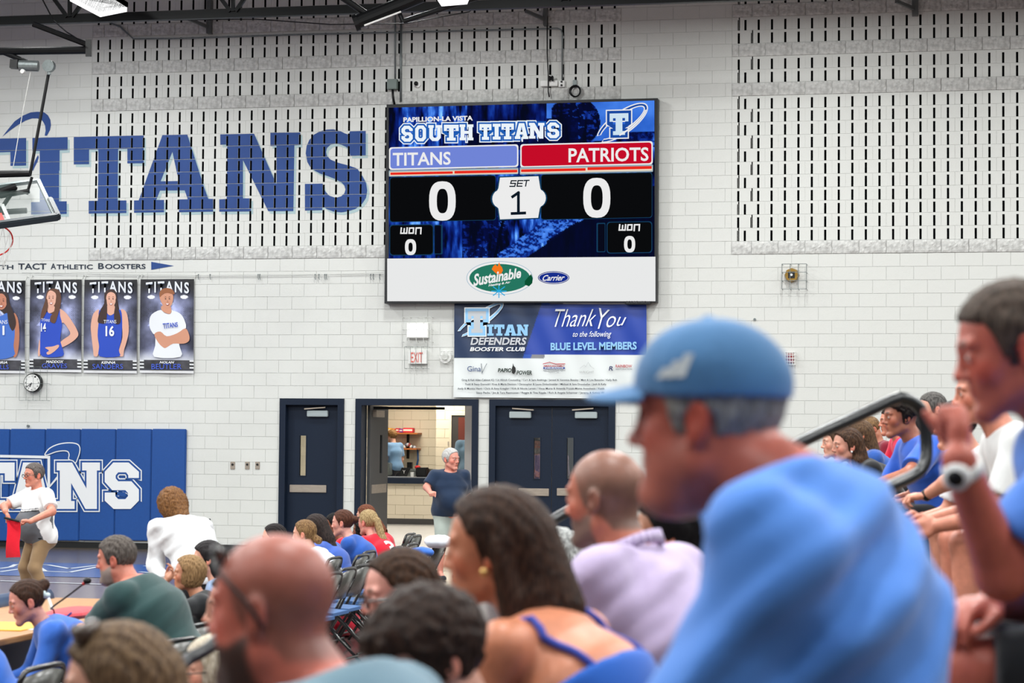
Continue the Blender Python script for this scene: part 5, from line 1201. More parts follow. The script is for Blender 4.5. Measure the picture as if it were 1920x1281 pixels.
        def shirt(p):
            d = sf(p)
            for g in sl: d = smin(d, g(p), .035)
            d = d-folds(p)
            d = smax(d, ((p-neckp.astype(F32))@(nn/np.linalg.norm(nn)).astype(F32)), .012)
            if top == 'tank':
                # armholes and a low scooped back
                for k in (1, -1): d = smax(d, -(cone(shl[k]+np.array([0, k*.02, .06]), shl[k]+np.array([-.0, k*.03, -.12]), .10, .075)(p)), .008)
                d = smax(d, ((p-(nb-sd2*.185*s).astype(F32))@sd2.astype(F32)), .01)
            zc = -.02 if pose == 'sit' else -.07
            return smax(d, -(p[:, 2]-zc*s), .01)
        P.shirtfn = shirt
        def scol(p):
            return np.tile(np.array(topc, float), (len(p), 1)) if not callable(topc) else topc(p+off)
        mt = m_cloth(topc) if not callable(topc) else mat('printed_cloth', (255, 255, 255), .85, attr=True, sheen=.25, bump=.1, bscale=350)
        implicit('shirt', shift(shirt), lo-off-.03, hi-off+.03, hb, mt, o, None if not callable(topc) else scol)
    # --- trousers or shorts ---
    if bottomc:
        ops = [(lambda p, f=f: f(p)-.014*s, k) for f, k in hipsf]; ops[0] = (ops[0][0], 0)
        for k in (1, -1):
            h0 = hip+np.array([0, k*.09, 0])*s
            if legskin:
                ke = h0+(kn[k]-h0)*.92; ops.append((union([(cone(h0, ke+(ke-h0)*.3, .1*s*b_**.5, .088*s), 0), ('cut', halfsp(ke, kn[k]-h0), .004)]), .04))
            else: ops += [(cone(h0, kn[k], .096*s*b_**.5, .070*s), .04), (cone(kn[k], kn[k]+(an[k]-kn[k])*.93, .070*s, .058*s), .03)]
        ops.append(('cut', halfsp(hip+np.array([0, 0, .10])*s, (0, 0, 1)), .01))
        bf = union(ops); implicit('shorts' if legskin else 'trousers', shift(lambda p: bf(p)-(.5*folds(p) if fold else 0)-.003*pn(p, 30)), lo-off-.03, hi-off+.03, max(hb, .009), m_cloth(bottomc), o)
        ops = []
        for k in (1, -1): ops += [(cone(an[k]+np.array([-.03, 0, -.045])*s, an[k]+np.array([.17, 0, -.055])*s, .045*s, .04*s), .005)]
        sf2 = union([ops[0], ops[1], ('cut', halfsp((0, 0, an[1][2]-.078*s), (0, 0, -1)), .004)])
        implicit('shoes', shift(sf2), lo-off-.03, hi-off+.03, .012, m_cloth((40, 42, 46)), o)
    # --- hair ---
    if hair and hair != 'bald':
        cur = hair == 'curly'
        t = {'short': .010, 'buzz': .004, 'long': .016, 'pony': .010, 'bun': .010, 'bob': .022, 'curly': .03, 'low': .013, 'mop': .022}.get(hair, .012)
        fr_, lw, np_ = hr or (.070, -.02 if sex == 'm' else .0, -.070)
        def hf2(q):
            cap_ = ell((-.006, 0, .038), (.099+t, .079+t*.8, .090+t*.9))(q)
            r_ = -hair_region(q, fr_, lw, np_)
            d = smax(cap_, r_, .012)
            d = smax(d, -ell((-.012, 0, -.002), (.021, .2, .030))(q), .006) if hair in ('short', 'pony', 'bun') else d
            if hair == 'bob':
                e = ell((-.018, 0, -.005), (.092, .092, .105))(q); e = smax(e, -ell((.10, 0, -.03), (.075, .066, .10))(q), .01); e = smax(e, -(q[:, 2]+.085), .012); d = smin(d, e, .02)
            if hair == 'mop': e = ell((.01, 0, .07), (.10, .088, .06))(q); d = smin(d, smax(e, -hair_region(q, fr_, .02, 0), .01), .02)
            if hair == 'curly': d = smin(d, smax(ell((-.03, 0, .0), (.115, .115, .13))(q), -ell((.12, 0, -.03), (.09, .08, .12))(q), .02), .02)
            for e in (extra_hair or []):
                c_ = e(q) if callable(e) else cone(*e)(q); d = smin(d, c_, .012)
            az = np.arctan2(q[:, 1], -q[:, 0]+.001)
            if cur or hair == 'mop': d = d-.006*pn(q, 150, 2)-.004*pn(q, 260, 5)
            else: d = d-.0022*np.sin(q[:, 1]*330+6*pn(q, 22, 3))-.0012*pn(q, 220, 4)
            return d
        P.hairfn = hf2
        hfr = framed(hf2, hd, Rh, sh_); ext = np.array([.26, .24, .26 if not extra_hair else .5])*sh_
        hlo = hd-ext-off; hhi = hd+np.array([.2, .2, .2])*sh_-off
        implicit('hair', shift(hfr), hlo, hhi, max(hh, .0045), m_hair(hairc, hairc2), o)
    def hp_(x, y, z): return hd+Rh@np.array([x, y, z])*sh_-off
    P.hp = hp_
    if glasses:
        b = MB(); gr = .0022*sh_/s*1.2; e = .115
        for k in (1, -1):
            pts = [hp_(.108+.0*math.cos(t), k*.033+.024*math.cos(t), .003+.017*math.sin(t)) for t in np.linspace(0, 2*math.pi, 15)]; b.tube(pts, gr, 5, cap=False)
            b.tube([hp_(.108, k*.057, .008), hp_(.085, k*.074, .010), hp_(-.005, k*.083, .012)], gr, 5)
        b.tube([hp_(.109, -.01, .006), hp_(.111, .01, .006)], gr, 5)
        g = b.build('glasses', mat('glasses_frame', glasses, .3)); g.parent = o; g.location = (0, 0, 0)
    return P
def onto(P, pts, d=.004, fn=None):     # drop points (person frame) onto the body surface
    fn = fn or P.bodyfn; p = np.array(pts, F32)
    for _ in range(14):
        v = fn(p)-d; g = np.stack([fn(p+e)-fn(p-e) for e in np.eye(3, dtype=F32)*.002], 1)/.004; g /= np.linalg.norm(g, axis=1)[:, None]+1e-6; p = p-g*v[:, None]*.9
    return p-P.off
def attach(P, b, name, m, smooth=True, bevel=0):
    g = b.build(name, m, smooth=smooth, bevel=bevel); g.parent = P.o; g.location = (0, 0, 0); return g
# ================================================================== THE CROWD
import time as _t
_T0 = _t.time()
TAN = (205, 132, 104); FAIR = (226, 168, 144); RED = (192, 102, 84); BROWN = (128, 78, 56); OLIVE = (196, 136, 106)
BR = (66, 46, 34); DK = (34, 26, 23); BLD = (168, 138, 94); GRY = (150, 146, 140)
PW = {}
def px_arm(e, w_, t, n, c): return (e, w_, t, n, c)
# ---- nearest spectators
P1 = person('seated man with grey hair in a light blue cap and blue T-shirt, largest figure', (1328, 790), 3.02, face=168, pitch=1, skin=RED, hair='short', hairc=(168, 168, 162), hairc2=(110, 108, 104), top='tee', topc=(82, 138, 222), lean=7, neck=66, neck_len=1.08, shrug=-.03, build=1.22, fold=.026, fat=1, nose=1.05, hb=.011, hh=.006, belly=1.0, hr=(.060, -.035, -.085), sh_w=1.02, beard=.15, beardc=(160, 130, 118))
def cap(P, colr, label, adid=False):
    hd, Rh, s, off = P.hd, P.Rh, P.s, P.off
    m = m_cloth(colr, 'cap_cloth', var=.2)
    def crown(q):
        e = ell((-.007, 0, .050), (.1145, .0935, .096))(q); e = np.maximum(e, -(q[:, 2]-.036-.05*q[:, 0])) 
        az = np.arctan2(q[:, 1], q[:, 0]); e = e+.0016*(np.abs(np.sin(az*3)) < .06)-.0045*pn(q, 26, 3)
        return smin(e, ell((-.004, 0, .146), (.009, .009, .005))(q), .004)
    def brim(q):
        x = q[:, 0]-.085; y = q[:, 1]; zc = .056-.16*np.maximum(x, 0)-4.2*y*y
        d = np.abs(q[:, 2]-zc)-.0035; r = np.hypot((q[:, 0]-.07)/.112, y/.080)-1
        return np.maximum(d*.8, np.maximum(r*.075, -(q[:, 0]-.07)))
    o = empty('baseball_cap', tuple(P.root+P.R@(hd+Rh@np.array([0, 0, .055])*s)), label, 'cap', rz=P.o.rotation_euler[2])
    c0 = hd+Rh@np.array([0, 0, .055])*s
    sh = lambda fn: (lambda p: framed(fn, hd, Rh, s)(p+c0.astype(F32)))
    implicit('crown', sh(crown), np.array([-.2]*3), np.array([.2]*3), .0045, m, o)
    implicit('brim', sh(brim), np.array([-.05, -.15, -.1]), np.array([.26, .15, .1]), .0038, m, o)
    b = MB()
    for i, (hh_, x0) in enumerate(((.014, .046), (.023, .030), (.032, .014))):
        pts = []
        for dx, dz in ((0, 0), (-.013, 0), (-.013-.012, hh_), (-.012, hh_)):
            x = x0+dx; z = .060+dz; y = .0945*math.sqrt(max(0, 1-((x+.007)/.1155)**2-((z-.050)/.098)**2))+.004
            pts.append((hd+Rh@np.array([x, y, z])*s)-c0)
        b.add(pts, [(0, 1, 2, 3)])
    g = b.build('emblem', mat('cap_emblem', (206, 214, 218), .7)); g.parent = o; g.location = (0, 0, 0)
cap(P1, (80, 130, 180), 'light blue baseball cap worn by the largest man in front')
P2 = person('man at the right edge resting his chin on his fist, white watch', (1903, 660), 3.95, face=186, pitch=-10, skin=(196, 104, 86), hair='short', hairc=(96, 82, 72), hairc2=(56, 48, 42), top='tee', topc=(80, 134, 222), lean=24, neck=44, build=1.25, fold=.008, hh=.007, hb=.012, hr=(.066, -.03, -.08), beard=.25, beardc=(150, 92, 80), bottomc=(28, 30, 34), legskin=True,
    arms={1: ((1880, 1075, 3.72), (1798, 862, 3.62), (1800, 760, 3.68), (.75, -.2, .1), 1.4), -1: ((1990, 1130, 4.05), (1862, 1130, 3.85), (1800, 1150, 3.8), (0, 0, -1), .6)})
b = MB(); w0, w1 = P2.A[1][1]-P2.off, (P2.A[1][1]-P2.A[1][0]); w1 = w1/np.linalg.norm(w1); u_ = np.cross(w1, [0, 0, 1.]); u_ /= np.linalg.norm(u_); v_ = np.cross(w1, u_)
wc = w0-w1*.02; b.tube([wc-w1*.011, wc+w1*.011], .034, 18)
attach(P2, b, 'watch_strap', m_white); cdir = P2.R.T@(-FW); cdir -= w1*(cdir@w1); cdir /= np.linalg.norm(cdir); cdir = cdir*.8+P2.R.T@(-RT)*.55; cdir /= np.linalg.norm(cdir); b = MB(); b.tube([wc+cdir*.028, wc+cdir*.042], .024, 18); attach(P2, b, 'watch_case', m_white); b = MB(); b.tube([wc+cdir*.042, wc+cdir*.0435], .015, 16); attach(P2, b, 'watch_face', m_pblack)
P3 = person('bearded man with a shaved head in a lavender button shirt', (1137, 939), 5.3, face=158, skin=(198, 120, 96), hair='bald', buzz=.55, hairc=(104, 84, 72), beard=.75, beardc=(112, 100, 92), top='tee', topc=(190, 174, 208), sleeve='long', lean=14, neck=34, build=1.2, fold=.020, collar=True, hh=.007, hb=.012)
b = MB()
nbp = P3.nb-P3.off+np.array([.0, 0, .045]); ring_ = [nbp+np.array([.078*math.cos(t)+.012, .075*math.sin(t), -.036*math.cos(t)]) for t in np.linspace(.5, 2*math.pi-.5, 26)]
for p, q in zip(ring_, ring_[1:]): b.hexa([p+(p-nbp)*.22-np.array([0, 0, .035]), q+(q-nbp)*.22-np.array([0, 0, .035]), q*1.0-np.array([0, 0, .03]), p*1.0-np.array([0, 0, .03]), p+(p-nbp)*.06, q+(q-nbp)*.06, q-(q-nbp)*.02, p-(p-nbp)*.02])
attach(P3, b, 'collar', m_cloth((190, 174, 208)))
P4 = person('woman with long brown hair, gold earring and blue strappy top', (930, 1036), 4.45, face=160, face_yaw=18, sex='f', skin=(206, 132, 98), hair='long', hairc=(74, 52, 40), hairc2=(30, 20, 16), top='tank', topc=(36, 96, 190), lean=33, neck=40, hh=.007, hb=.012, fold=.003, hr=(.088, .02, -.09), build=.98,
    extra_hair=[((-.055, .0, .02), (-.105, .0, -.12), .082, .078), ((-.075, .03, -.10), (-.15, .02, -.24), .062, .045), ((-.10, .0, -.15), (-.21, .0, -.31), .055, .018), ((-.025, .078, .02), (-.055, .075, -.15), .022, .030), ((.012, -.078, .02), (-.02, -.07, -.14), .022, .03)])
b = MB(); b.sphere(P4.hp(.004, .090, -.036), .0095, 10, 8); attach(P4, b, 'earring', mat('gold', (216, 178, 112), .3, metal=.9))
for k in (1, -1):
    b = MB(); b.tube(onto(P4, [P4.nb+P4.sd*(-.10*(1-t)**2-.22*t**2+.03)+np.array([P4.sd[2], 0, -P4.sd[0]])*(.10*(1-t)-.13*t)+np.array([0, k*(.118-.02*t), 0]) for t in np.linspace(0, 1, 36)], .006), .0085, 8); attach(P4, b, 'strap', m_cloth((58, 74, 168), 'strap_cloth'))
P5 = person('dark-haired boy bowing his head in front of the brunette woman', (808, 1240), 3.75, face=211, pitch=-26, skin=FAIR, hair='mop', hairc=(62, 45, 36), hairc2=(28, 20, 17), top='tee', topc=(70, 76, 84), lean=30, neck=42, S=.88, headS=1.07, hh=.0065, hb=.012, hr=(.060, -.03, -.085))
P6 = person('woman with glasses and brown hair pulled back, behind the boy', (752, 1118), 6.0, face=209, pitch=-6, sex='f', skin=(226, 160, 144), hair='pony', hairc=(78, 54, 38), hairc2=(38, 28, 22), top='tee', topc=(52, 60, 70), lean=20, glasses=(20, 20, 24), hh=.005, hr=(.088, .015, -.07), extra_hair=[((-.10, 0, .01), (-.12, 0, -.12), .03, .015)])
P7 = person('bald bearded man in a grey-blue shirt with sunglasses on his head', (514, 1150), 3.4, face=169, skin=(198, 106, 88), hair='bald', buzz=.35, hairc=(110, 76, 64), beard=.95, beardc=(58, 40, 34), top='tee', topc=(96, 126, 140), lean=30, neck=44, build=1.3, fold=.006, hh=.007, hb=.012, fat=.6)
o = empty('sunglasses', tuple(P7.root+P7.R@(P7.hp(.07, 0, .1)+P7.off)), 'dark sunglasses pushed up on the bald man\'s head', 'sunglasses')
b = MB(); tp = lambda x, y, z: P7.root+P7.R@(P7.hp(x, y, z)+P7.off)-np.array(o.location)
for k in (1, -1): b.tube([tp(.080, k*.052, .095), tp(.060, k*.076, .075), tp(.0, k*.092, .025), (tp(-.018, k*.09, .0)), tp(-.028, k*.088, -.018)], .0038, 8)
b.tube([tp(.088, k*.052, .098) for k in (1, 0, -1)], .004, 8); g = b.build('frame', m_pblack, smooth=True); g.parent = o; g.location = (0, 0, 0)
for k in (1, -1):
    b = MB(); c_ = tp(.082, k*.032, .098); b.sphere(c_, (.010, .024, .014), 14, 8); g = b.build('lens', mat('dark_lens', (20, 16, 16), .1), smooth=True); g.parent = o; g.location = (0, 0, 0)
P8 = person('seated person with long ash-brown hair and a claw clip, bottom left', (222, 1302), 4.1, face=188, sex='f', skin=FAIR, hair='long', hairc=(128, 104, 78), hairc2=(66, 50, 38), top='tee', topc=(120, 110, 100), lean=15, hh=.006, hb=.01, extra_hair=[((-.05, 0, .02), (-.08, 0, -.2), .085, .07), ((.0, .07, .0), (-.02, .07, -.16), .03, .03), ((.0, -.07, .0), (-.02, -.07, -.16), .03, .03)])
b = MB(); b.bar(P8.hp(.03, .03, .135), P8.hp(.06, .07, .115), .022, .03); b.sphere(P8.hp(.065, .045, .128), .014, 8, 6); attach(P8, b, 'hair_clip', mat('clip_shell', (70, 58, 50), .25))
P9 = person('person with dark brown hair half hidden behind the bald bearded man', (452, 1145), 6.6, face=200, skin=FAIR, hair='short', hairc=(48, 36, 30), top='tee', topc=(60, 62, 66), hh=.0075, hb=.014)
P10 = person('elderly woman with glasses and white-blonde hair, low at the bottom left', (402, 1262), 8.0, face=200, sex='f', skin=FAIR, hair='bob', hairc=(214, 204, 186), hairc2=(160, 146, 124), top='tee', topc=(150, 150, 150), glasses=(120, 110, 110), hh=.0075, hb=.014, age=1)
P11 = person('person with long black hair between the lavender shirt and the capped man', (1258, 1008), 6.1, face=178, sex='f', skin=OLIVE, hair='long', hairc=(20, 18, 19), hairc2=(8, 8, 9), top='tee', topc=(22, 22, 25), hh=.007, hb=.012, extra_hair=[((-.05, 0, .02), (-.09, 0, -.25), .09, .07)])
P12 = person('woman with wavy silver hair behind the lavender shirt', (1043, 1050), 9.2, face=190, sex='f', skin=FAIR, hair='curly', hairc=(206, 208, 206), hairc2=(108, 110, 110), top='tee', topc=(150, 186, 176), S=.92, hh=.0075, hb=.014, lean=24)
P13 = person('spectator in a white T-shirt mostly hidden behind the right-hand man', (1842, 742), 8.4, face=190, skin=(214, 140, 116), hair='short', hairc=(70, 48, 40), top='tee', topc=(226, 228, 228), bottomc=(22, 24, 28), legskin=True, hh=.006, hb=.010, lean=26)
print('near', _t.time()-_T0)
# ---- scorer's table group
def lo_arm(a, c): return lambda sh, s, hd: (sh+np.array(a)*s, sh+np.array(a)*s+np.array(c)*s, np.array(c), np.array([0, 0, -1.]), .6)
Q1 = person('big man with grey beard in a dark green shirt writing at the table', (219, 1051), 11.5, face=180, pitch=-4, skin=(206, 132, 112), hair='short', hairc=(112, 104, 98), hairc2=(58, 52, 48), top='tee', topc=(40, 68, 68), lean=26, neck=40, build=1.5, belly=1.4, beard=.9, beardc=(150, 140, 132), fat=.7, fold=.006, hh=.0042, hb=.008, hr=(.072, -.03, -.08), group='officials at the table', arms={1: ((170, 1190, 11.4), (138, 1170, 11.9), (116, 1172, 12.05), (0, 0, -1), .85), -1: lo_arm((.16, -.05, -.26), (.24, .03, .02))})
Q2 = person('woman with brown hair in a bun and blue shirt at the table, left edge', (52, 1130), 11.7, face=209, pitch=-14, S=.95, sex='f', skin=(214, 150, 136), hair='bun', hairc=(74, 50, 38), hairc2=(40, 28, 22), top='tee', topc=(58, 108, 200), sleeve='long', lean=36, neck=46, fold=.006, hh=.005, hr=(.086, .008, -.08), extra_hair=[((-.10, 0, .06), (-.115, 0, .07), .036, .034)], group='officials at the table', build=1.12)
b = MB(); b.tube([Q2.hp(-.085, .02, .06), Q2.hp(-.10, .03, .03), Q2.hp(-.10, .04, -.0)], .013, 8); b.sphere(Q2.hp(-.115, .05, .01), .016, 8, 6); attach(Q2, b, 'claw_clip', mat('pale_clip', (196, 214, 218), .3))
Q3 = person('person in a blue shirt cut off by the lower left corner', (-135, 1165), 10.6, face=190, skin=FAIR, hair='short', hairc=BR, top='tee', topc=(28, 92, 186), sleeve='long', lean=34, build=1.3, fold=.006, hh=.007, hb=.01, group='officials at the table')
Q4 = person('blonde woman with a bob in black, raising one hand', (354, 1079), 13.2, face=195, pitch=6, sex='f', skin=OLIVE, hair='bob', hairc=(166, 134, 94), hairc2=(104, 78, 52), top='tee', topc=(18, 22, 26), sleeve='long', lean=22, S=.88, hh=.005, hb=.009, group='officials at the table', build=1.1, hr=(.088, .02, -.09), arms={1: ((292, 1148, 12.7), (310, 1084, 12.6), (324, 1062, 12.6), (.3, .2, .2), .5), -1: lo_arm((.1, .0, -.25), (.2, .0, -.03))})
Q5 = person('person with dark wavy hair behind the blonde bob', (390, 1050), 15.2, face=195, sex='f', skin=FAIR, hair='long', hairc=(44, 40, 42), hairc2=(16, 14, 16), top='tee', topc=(150, 176, 214), lean=18, hh=.007, hb=.012, group='officials at the table', extra_hair=[((-.05, 0, .02), (-.09, 0, -.16), .085, .06)])
Q6 = person('curly-haired person in a white sweatshirt bending over, back turned', (322, 950), 16.4, face=140, pitch=-24, skin=TAN, hair='curly', hairc=(142, 100, 60), hairc2=(78, 50, 30), top='tee', topc=(232, 234, 236), sleeve='long', pose='stand', lean=40, neck=50, fold=.016, build=1.12, hh=.0065, hb=.011, bottomc=(22, 22, 26), sh_w=.98, extra_hair=[((-.06, 0, -.02), (-.10, 0, -.13), .085, .06)], arms={1: ((292, 1060, 16.2), (306, 1098, 15.9), (312, 1122, 15.8), (0, -1, 0), .4), -1: ((408, 1060, 16.6), (400, 1100, 16.3), (398, 1122, 16.2), (0, 1, 0), .4)})
# ---- referee
def rlegs(hip, s): return ({1: hip+np.array([.13, .13, -.33])*s, -1: hip+np.array([.10, -.15, -.33])*s}, {1: hip+np.array([.0, .16, -.64])*s, -1: hip+np.array([.02, -.2, -.64])*s})
def refcol(p):
    c = np.tile(np.array([232., 234, 234]), (len(p), 1)); z = p[:, 2]-.12*np.abs(p[:, 1]); f_ = (np.abs(p[:, 1]) < .185)
    c[(z < .265) & f_ & (p[:, 0] > -.06)] = (92, 96, 102); c[(z < .275) & (z > .262) & f_] = (30, 32, 36); c[(z < .295) & (z > .285) & f_] = (120, 124, 130); return c
R1 = person('line judge in white and grey polo and khakis holding a red flag', (64, 892), 22.8, face=232, skin=(214, 140, 118), hair='short', hairc=(120, 112, 108), hairc2=(60, 54, 52), glasses=(20, 22, 26), top='tee', topc=refcol, bottomc=(150, 124, 92), pose='stand', lean=5, S=.97, headS=1.06, build=1.15, belly=1.2, legs=rlegs, hh=.006, hb=.008, fold=.006, hr=(.074, -.03, -.08), group='court officials', hands=True, arms={1: ((98, 962, 22.4), (52, 980, 22.2), (30, 978, 22.2), (0, 0, -1), 1.25), -1: ((8, 950, 22.8), (12, 968, 22.3), (16, 975, 22.3), (0, 0, -1), 1.25)})
b = MB(); zc = -.005+R1.hip[2]-R1.off[2]; b.tube([np.array([.165*math.cos(t)+.01, .185*math.sin(t), zc]) for t in np.linspace(0, 6.283, 25)], .013, 6, cap=False); attach(R1, b, 'belt', m_pblack)
fl_ = empty('line_flag', tuple(W(25, 975, 22.0)), 'red line judge flag hanging from its short handle', 'flag'); b = MB(); b.tube([W(8, 971, 22.0), W(36, 978, 22.0)], .012, 8); b.build('handle', m_pblack, fl_)
b = MB(); N = 10
for j in range(N+1):
    t = j/N; a = W(13-1.5*t+1.0*math.sin(t*6), 976+70*t, 22.0-.02*math.sin(t*5)); c = W(37.5+1.2*math.sin(t*7), 979+66*t, 22.0+.05*math.sin(t*4)); m2 = (a+c)/2+FW*.05*math.cos(t*5); b.v += [tuple(a), tuple(m2), tuple(c), tuple(a+FW*.006), tuple(m2+FW*.006), tuple(c+FW*.006)]
for j in range(N):
    k = 6*j
    for i in (0, 1): b.f += [(k+i, k+i+6, k+i+7, k+i+1), (k+3+i, k+4+i, k+10+i, k+9+i)]; b.m += [0, 0]
b.build('cloth', m_cloth((224, 28, 48), 'flag_cloth'), fl_, smooth=True)
# ---- man walking in front of the doorway, people beyond
O1 = person('white-haired old man in a navy T-shirt and pale shorts by the doorway', (845, 862), 27.6, face=300, face_yaw=32, skin=(222, 150, 132), hair='short', hairc=(206, 206, 204), hairc2=(160, 158, 156), top='tee', topc=(30, 48, 74), bottomc=(178, 190, 182), legskin=True, pose='stand', lean=3, neck=14, build=1.3, belly=1.1, hh=.0065, hb=.010, fold=.006, age=1, hr=(.082, -.02, -.08), group='people by the doors', S=.98, headS=1.15, arms={-1: ((800, 914, 27.5), (812, 932, 27.0), (822, 936, 26.8), (0, .3, -1), 1.25), 1: lambda sh, s, hd: (sh+np.array([-.06, .06, -.28])*s, sh+np.array([-.02, .1, -.5])*s, np.array([0, 0, -1.]), np.array([0, -1, 0.]), .5)})
O2 = person('boy with curly blond hair in a blue T-shirt behind the snack counter', (735, 818), 47.0, face=150, skin=FAIR, hair='mop', hairc=(146, 108, 62), hairc2=(80, 52, 30), top='tee', topc=(104, 138, 172), pose='stand', lean=6, hh=.010, hb=.014, S=1.02, group='people by the doors')
O3 = person('person in a slate blue T-shirt half hidden by the pale lit strip in the doorway', (882, 812), 43.2, face=110, skin=TAN, hair='short', hairc=BR, top='tee', topc=(76, 98, 112), pose='stand', lean=0, hh=.012, hb=.016, S=1.08, build=1.3, bottomc=(110, 130, 150), group='people by the doors')
def tiecol(p):
    c = np.tile(np.array([206., 176, 206]), (len(p), 1)); c[(np.abs(p[:, 1]) < .035)] = (40, 62, 140); return c
O4 = person('bearded man in shirt and tie seen through the narrow door window', (1007, 835), 36.0, face=281, skin=(196, 120, 100), hair='short', hairc=(60, 44, 36), beard=.9, beardc=(150, 142, 136), top='tee', topc=tiecol, sleeve='long', bottomc=(200, 200, 205), pose='stand', lean=0, hh=.008, hb=.012, S=1.05, group='people by the doors', arms={1: lambda sh, s, hd: (sh+np.array([.08, .04, -.26]), sh+np.array([.22, -.2, -.24]), np.array([0, -1., 0]), np.array([-1., 0, 0]), .3), -1: lambda sh, s, hd: (sh+np.array([.08, -.04, -.26]), sh+np.array([.24, .2, -.28]), np.array([0, 1., 0]), np.array([-1., 0, 0]), .3)})
print('mid', _t.time()-_T0)
# ---- players on the row of folding chairs
G = 'players on the courtside chairs'; BLU_ = (40, 86, 170); REDJ = (206, 24, 48)
def bench(label, h, Z, **k): return person(label, h, Z, sex='f', group=G, hh=.0064, hb=.010, **dict(dict(skin=FAIR, lean=30, neck=32, top='tee', fold=.006, build=.95), **k))
B1 = bench('player with dark hair at the near end of the chair row', (514, 1011), 18.5, face=186, hair='bun', hairc=(36, 28, 28), hairc2=(16, 13, 13), topc=(214, 216, 220), hr=(.09, .01, -.08))
B2 = bench('player in white with a low blonde ponytail, courtside chairs', (571, 1003), 19.0, face=176, hair='bun', hairc=(150, 118, 78), hairc2=(84, 58, 38), topc=(226, 230, 236), hr=(.09, .01, -.08), extra_hair=[((-.095, 0, -.03), (-.13, 0, -.055), .032, .034)])
B3 = bench('player with long dark wavy hair down her back, blue shirt', (592, 992), 19.65, face=168, hair='long', hairc=(58, 46, 42), hairc2=(24, 20, 20), topc=(58, 92, 176), hr=(.09, .02, -.08), extra_hair=[((-.05, 0, .02), (-.12, 0, -.10), .08, .07), ((-.11, 0, -.08), (-.26, .02, -.30), .06, .022)])
B4 = bench('player with a brown bun and blue T-shirt, courtside chairs', (643, 982), 20.4, face=178, skin=(226, 162, 144), hair='bun', hairc=(96, 58, 42), hairc2=(56, 32, 24), topc=BLU_, hr=(.088, .006, -.08), extra_hair=[((-.105, 0, .03), (-.125, 0, .035), .036, .034)], arms={1: lambda sh, s, hd: (sh+np.array([.10, .04, -.27])*s, sh+np.array([.32, -.02, -.27])*s, np.array([1., -.1, -.2]), np.array([0, 0, -1.]), .5)})
B5 = bench('dark-skinned player in red leaning forward behind the brown bun', (628, 986), 22.0, face=186, skin=BROWN, hair='bun', hairc=(22, 18, 18), topc=REDJ)
B6 = bench('player in red with curly black hair behind the blue T-shirt', (680, 995), 22.8, face=180, skin=BROWN, hair='curly', hairc=(26, 22, 22), topc=REDJ, lean=36)
def num3(p): return np.tile(np.array(REDJ, float), (len(p), 1))
B7 = bench('player in red jersey 3 with a long blonde ponytail', (690, 981), 21.2, face=152, skin=(222, 154, 138), hair='pony', hairc=(186, 162, 118), hairc2=(120, 96, 62), topc=REDJ, hr=(.088, .006, -.08), extra_hair=[((-.095, 0, .03), (-.125, .0, .02), .03, .03), ((-.125, 0, .02), (-.18, -.01, -.16), .034, .042), ((-.18, -.01, -.16), (-.23, -.03, -.31), .04, .012)])
B8 = bench('player in red with a reddish braid at the far end of the chairs', (686, 969), 23.3, face=165, hair='pony', hairc=(128, 74, 50), hairc2=(80, 44, 30), topc=REDJ, extra_hair=[((-.10-.035*i, -.01, .01-.045*i), (-.12-.035*i, -.01, -.015-.045*i), .034-.002*i, .03-.002*i) for i in range(8)])
# number 3 on the back of the jersey
me = text_me('3', .03); a = np.zeros(len(me.vertices)*3); me.vertices.foreach_get('co', a); a = a.reshape(-1, 3); a -= (a.max(0)+a.min(0))/2; a *= .19/(a[:, 1].max()-a[:, 1].min())
sdv = np.array([math.sin(math.radians(30)), 0, math.cos(math.radians(30))]); out_ = np.array([-sdv[2], 0, sdv[0]]); c_ = B7.nb-sdv*.20+out_*.02
V_ = c_[None]-a[:, :1]*0+a[:, 0:1]*np.array([[0, -1., 0]])+a[:, 1:2]*sdv[None]
pr = V_+out_*.25
for _ in range(28): pr = pr-out_[None]*(B7.shirtfn(pr.astype(F32))[:, None]-.003)*.8
me.vertices.foreach_set('co', (pr-B7.off).ravel()); me.update(); me.materials.append(m_cloth((238, 236, 236), 'number_white')); g = bpy.data.objects.new('jersey_number', me); C.objects.link(g); g.parent = B7.o
# ---- spectators in the far stands at right
G = 'spectators in the far right stands'
def stand(label, h, Z, **k): return person(label, h, Z, group=G, **dict(dict(hh=.0068, hb=.012, lean=24), **k))
D1 = stand('woman with long highlighted brown hair in a black top, framed by the handrail', (1588, 838), 15.4, face=204, sex='f', skin=(206, 146, 124), hair='long', hairc=(92, 66, 48), hairc2=(36, 26, 22), top='tee', topc=(20, 21, 24), sleeve='long', lean=36, neck=44, hh=.005, hr=(.086, .02, -.09), extra_hair=[((-.05, 0, .02), (-.09, .02, -.12), .08, .065), ((-.06, .05, -.1), (-.11, .06, -.30), .045, .02)])
b = MB(); b.sphere(D1.hp(.0, .09, -.035), .008, 8, 6); attach(D1, b, 'earring', m_white)
D2 = stand('young man with a fade haircut in a royal blue T-shirt behind the handrail', (1690, 784), 12.8, face=199, skin=(168, 104, 80), hair='mop', hairc=(34, 26, 24), hairc2=(14, 12, 12), buzz=.8, top='tee', topc=(48, 96, 200), lean=22, neck=40, build=1.15, fold=.006, hh=.005, hb=.008, nose=1.1, hr=(.066, .03, .01), bottomc=(16, 17, 20), arms={1: ((1692, 905, 12.3), (1622, 915, 12.4), (1606, 918, 12.4), (0, 0, -1), .5), -1: lo_arm((.14, .02, -.26), (.25, .03, .0))})
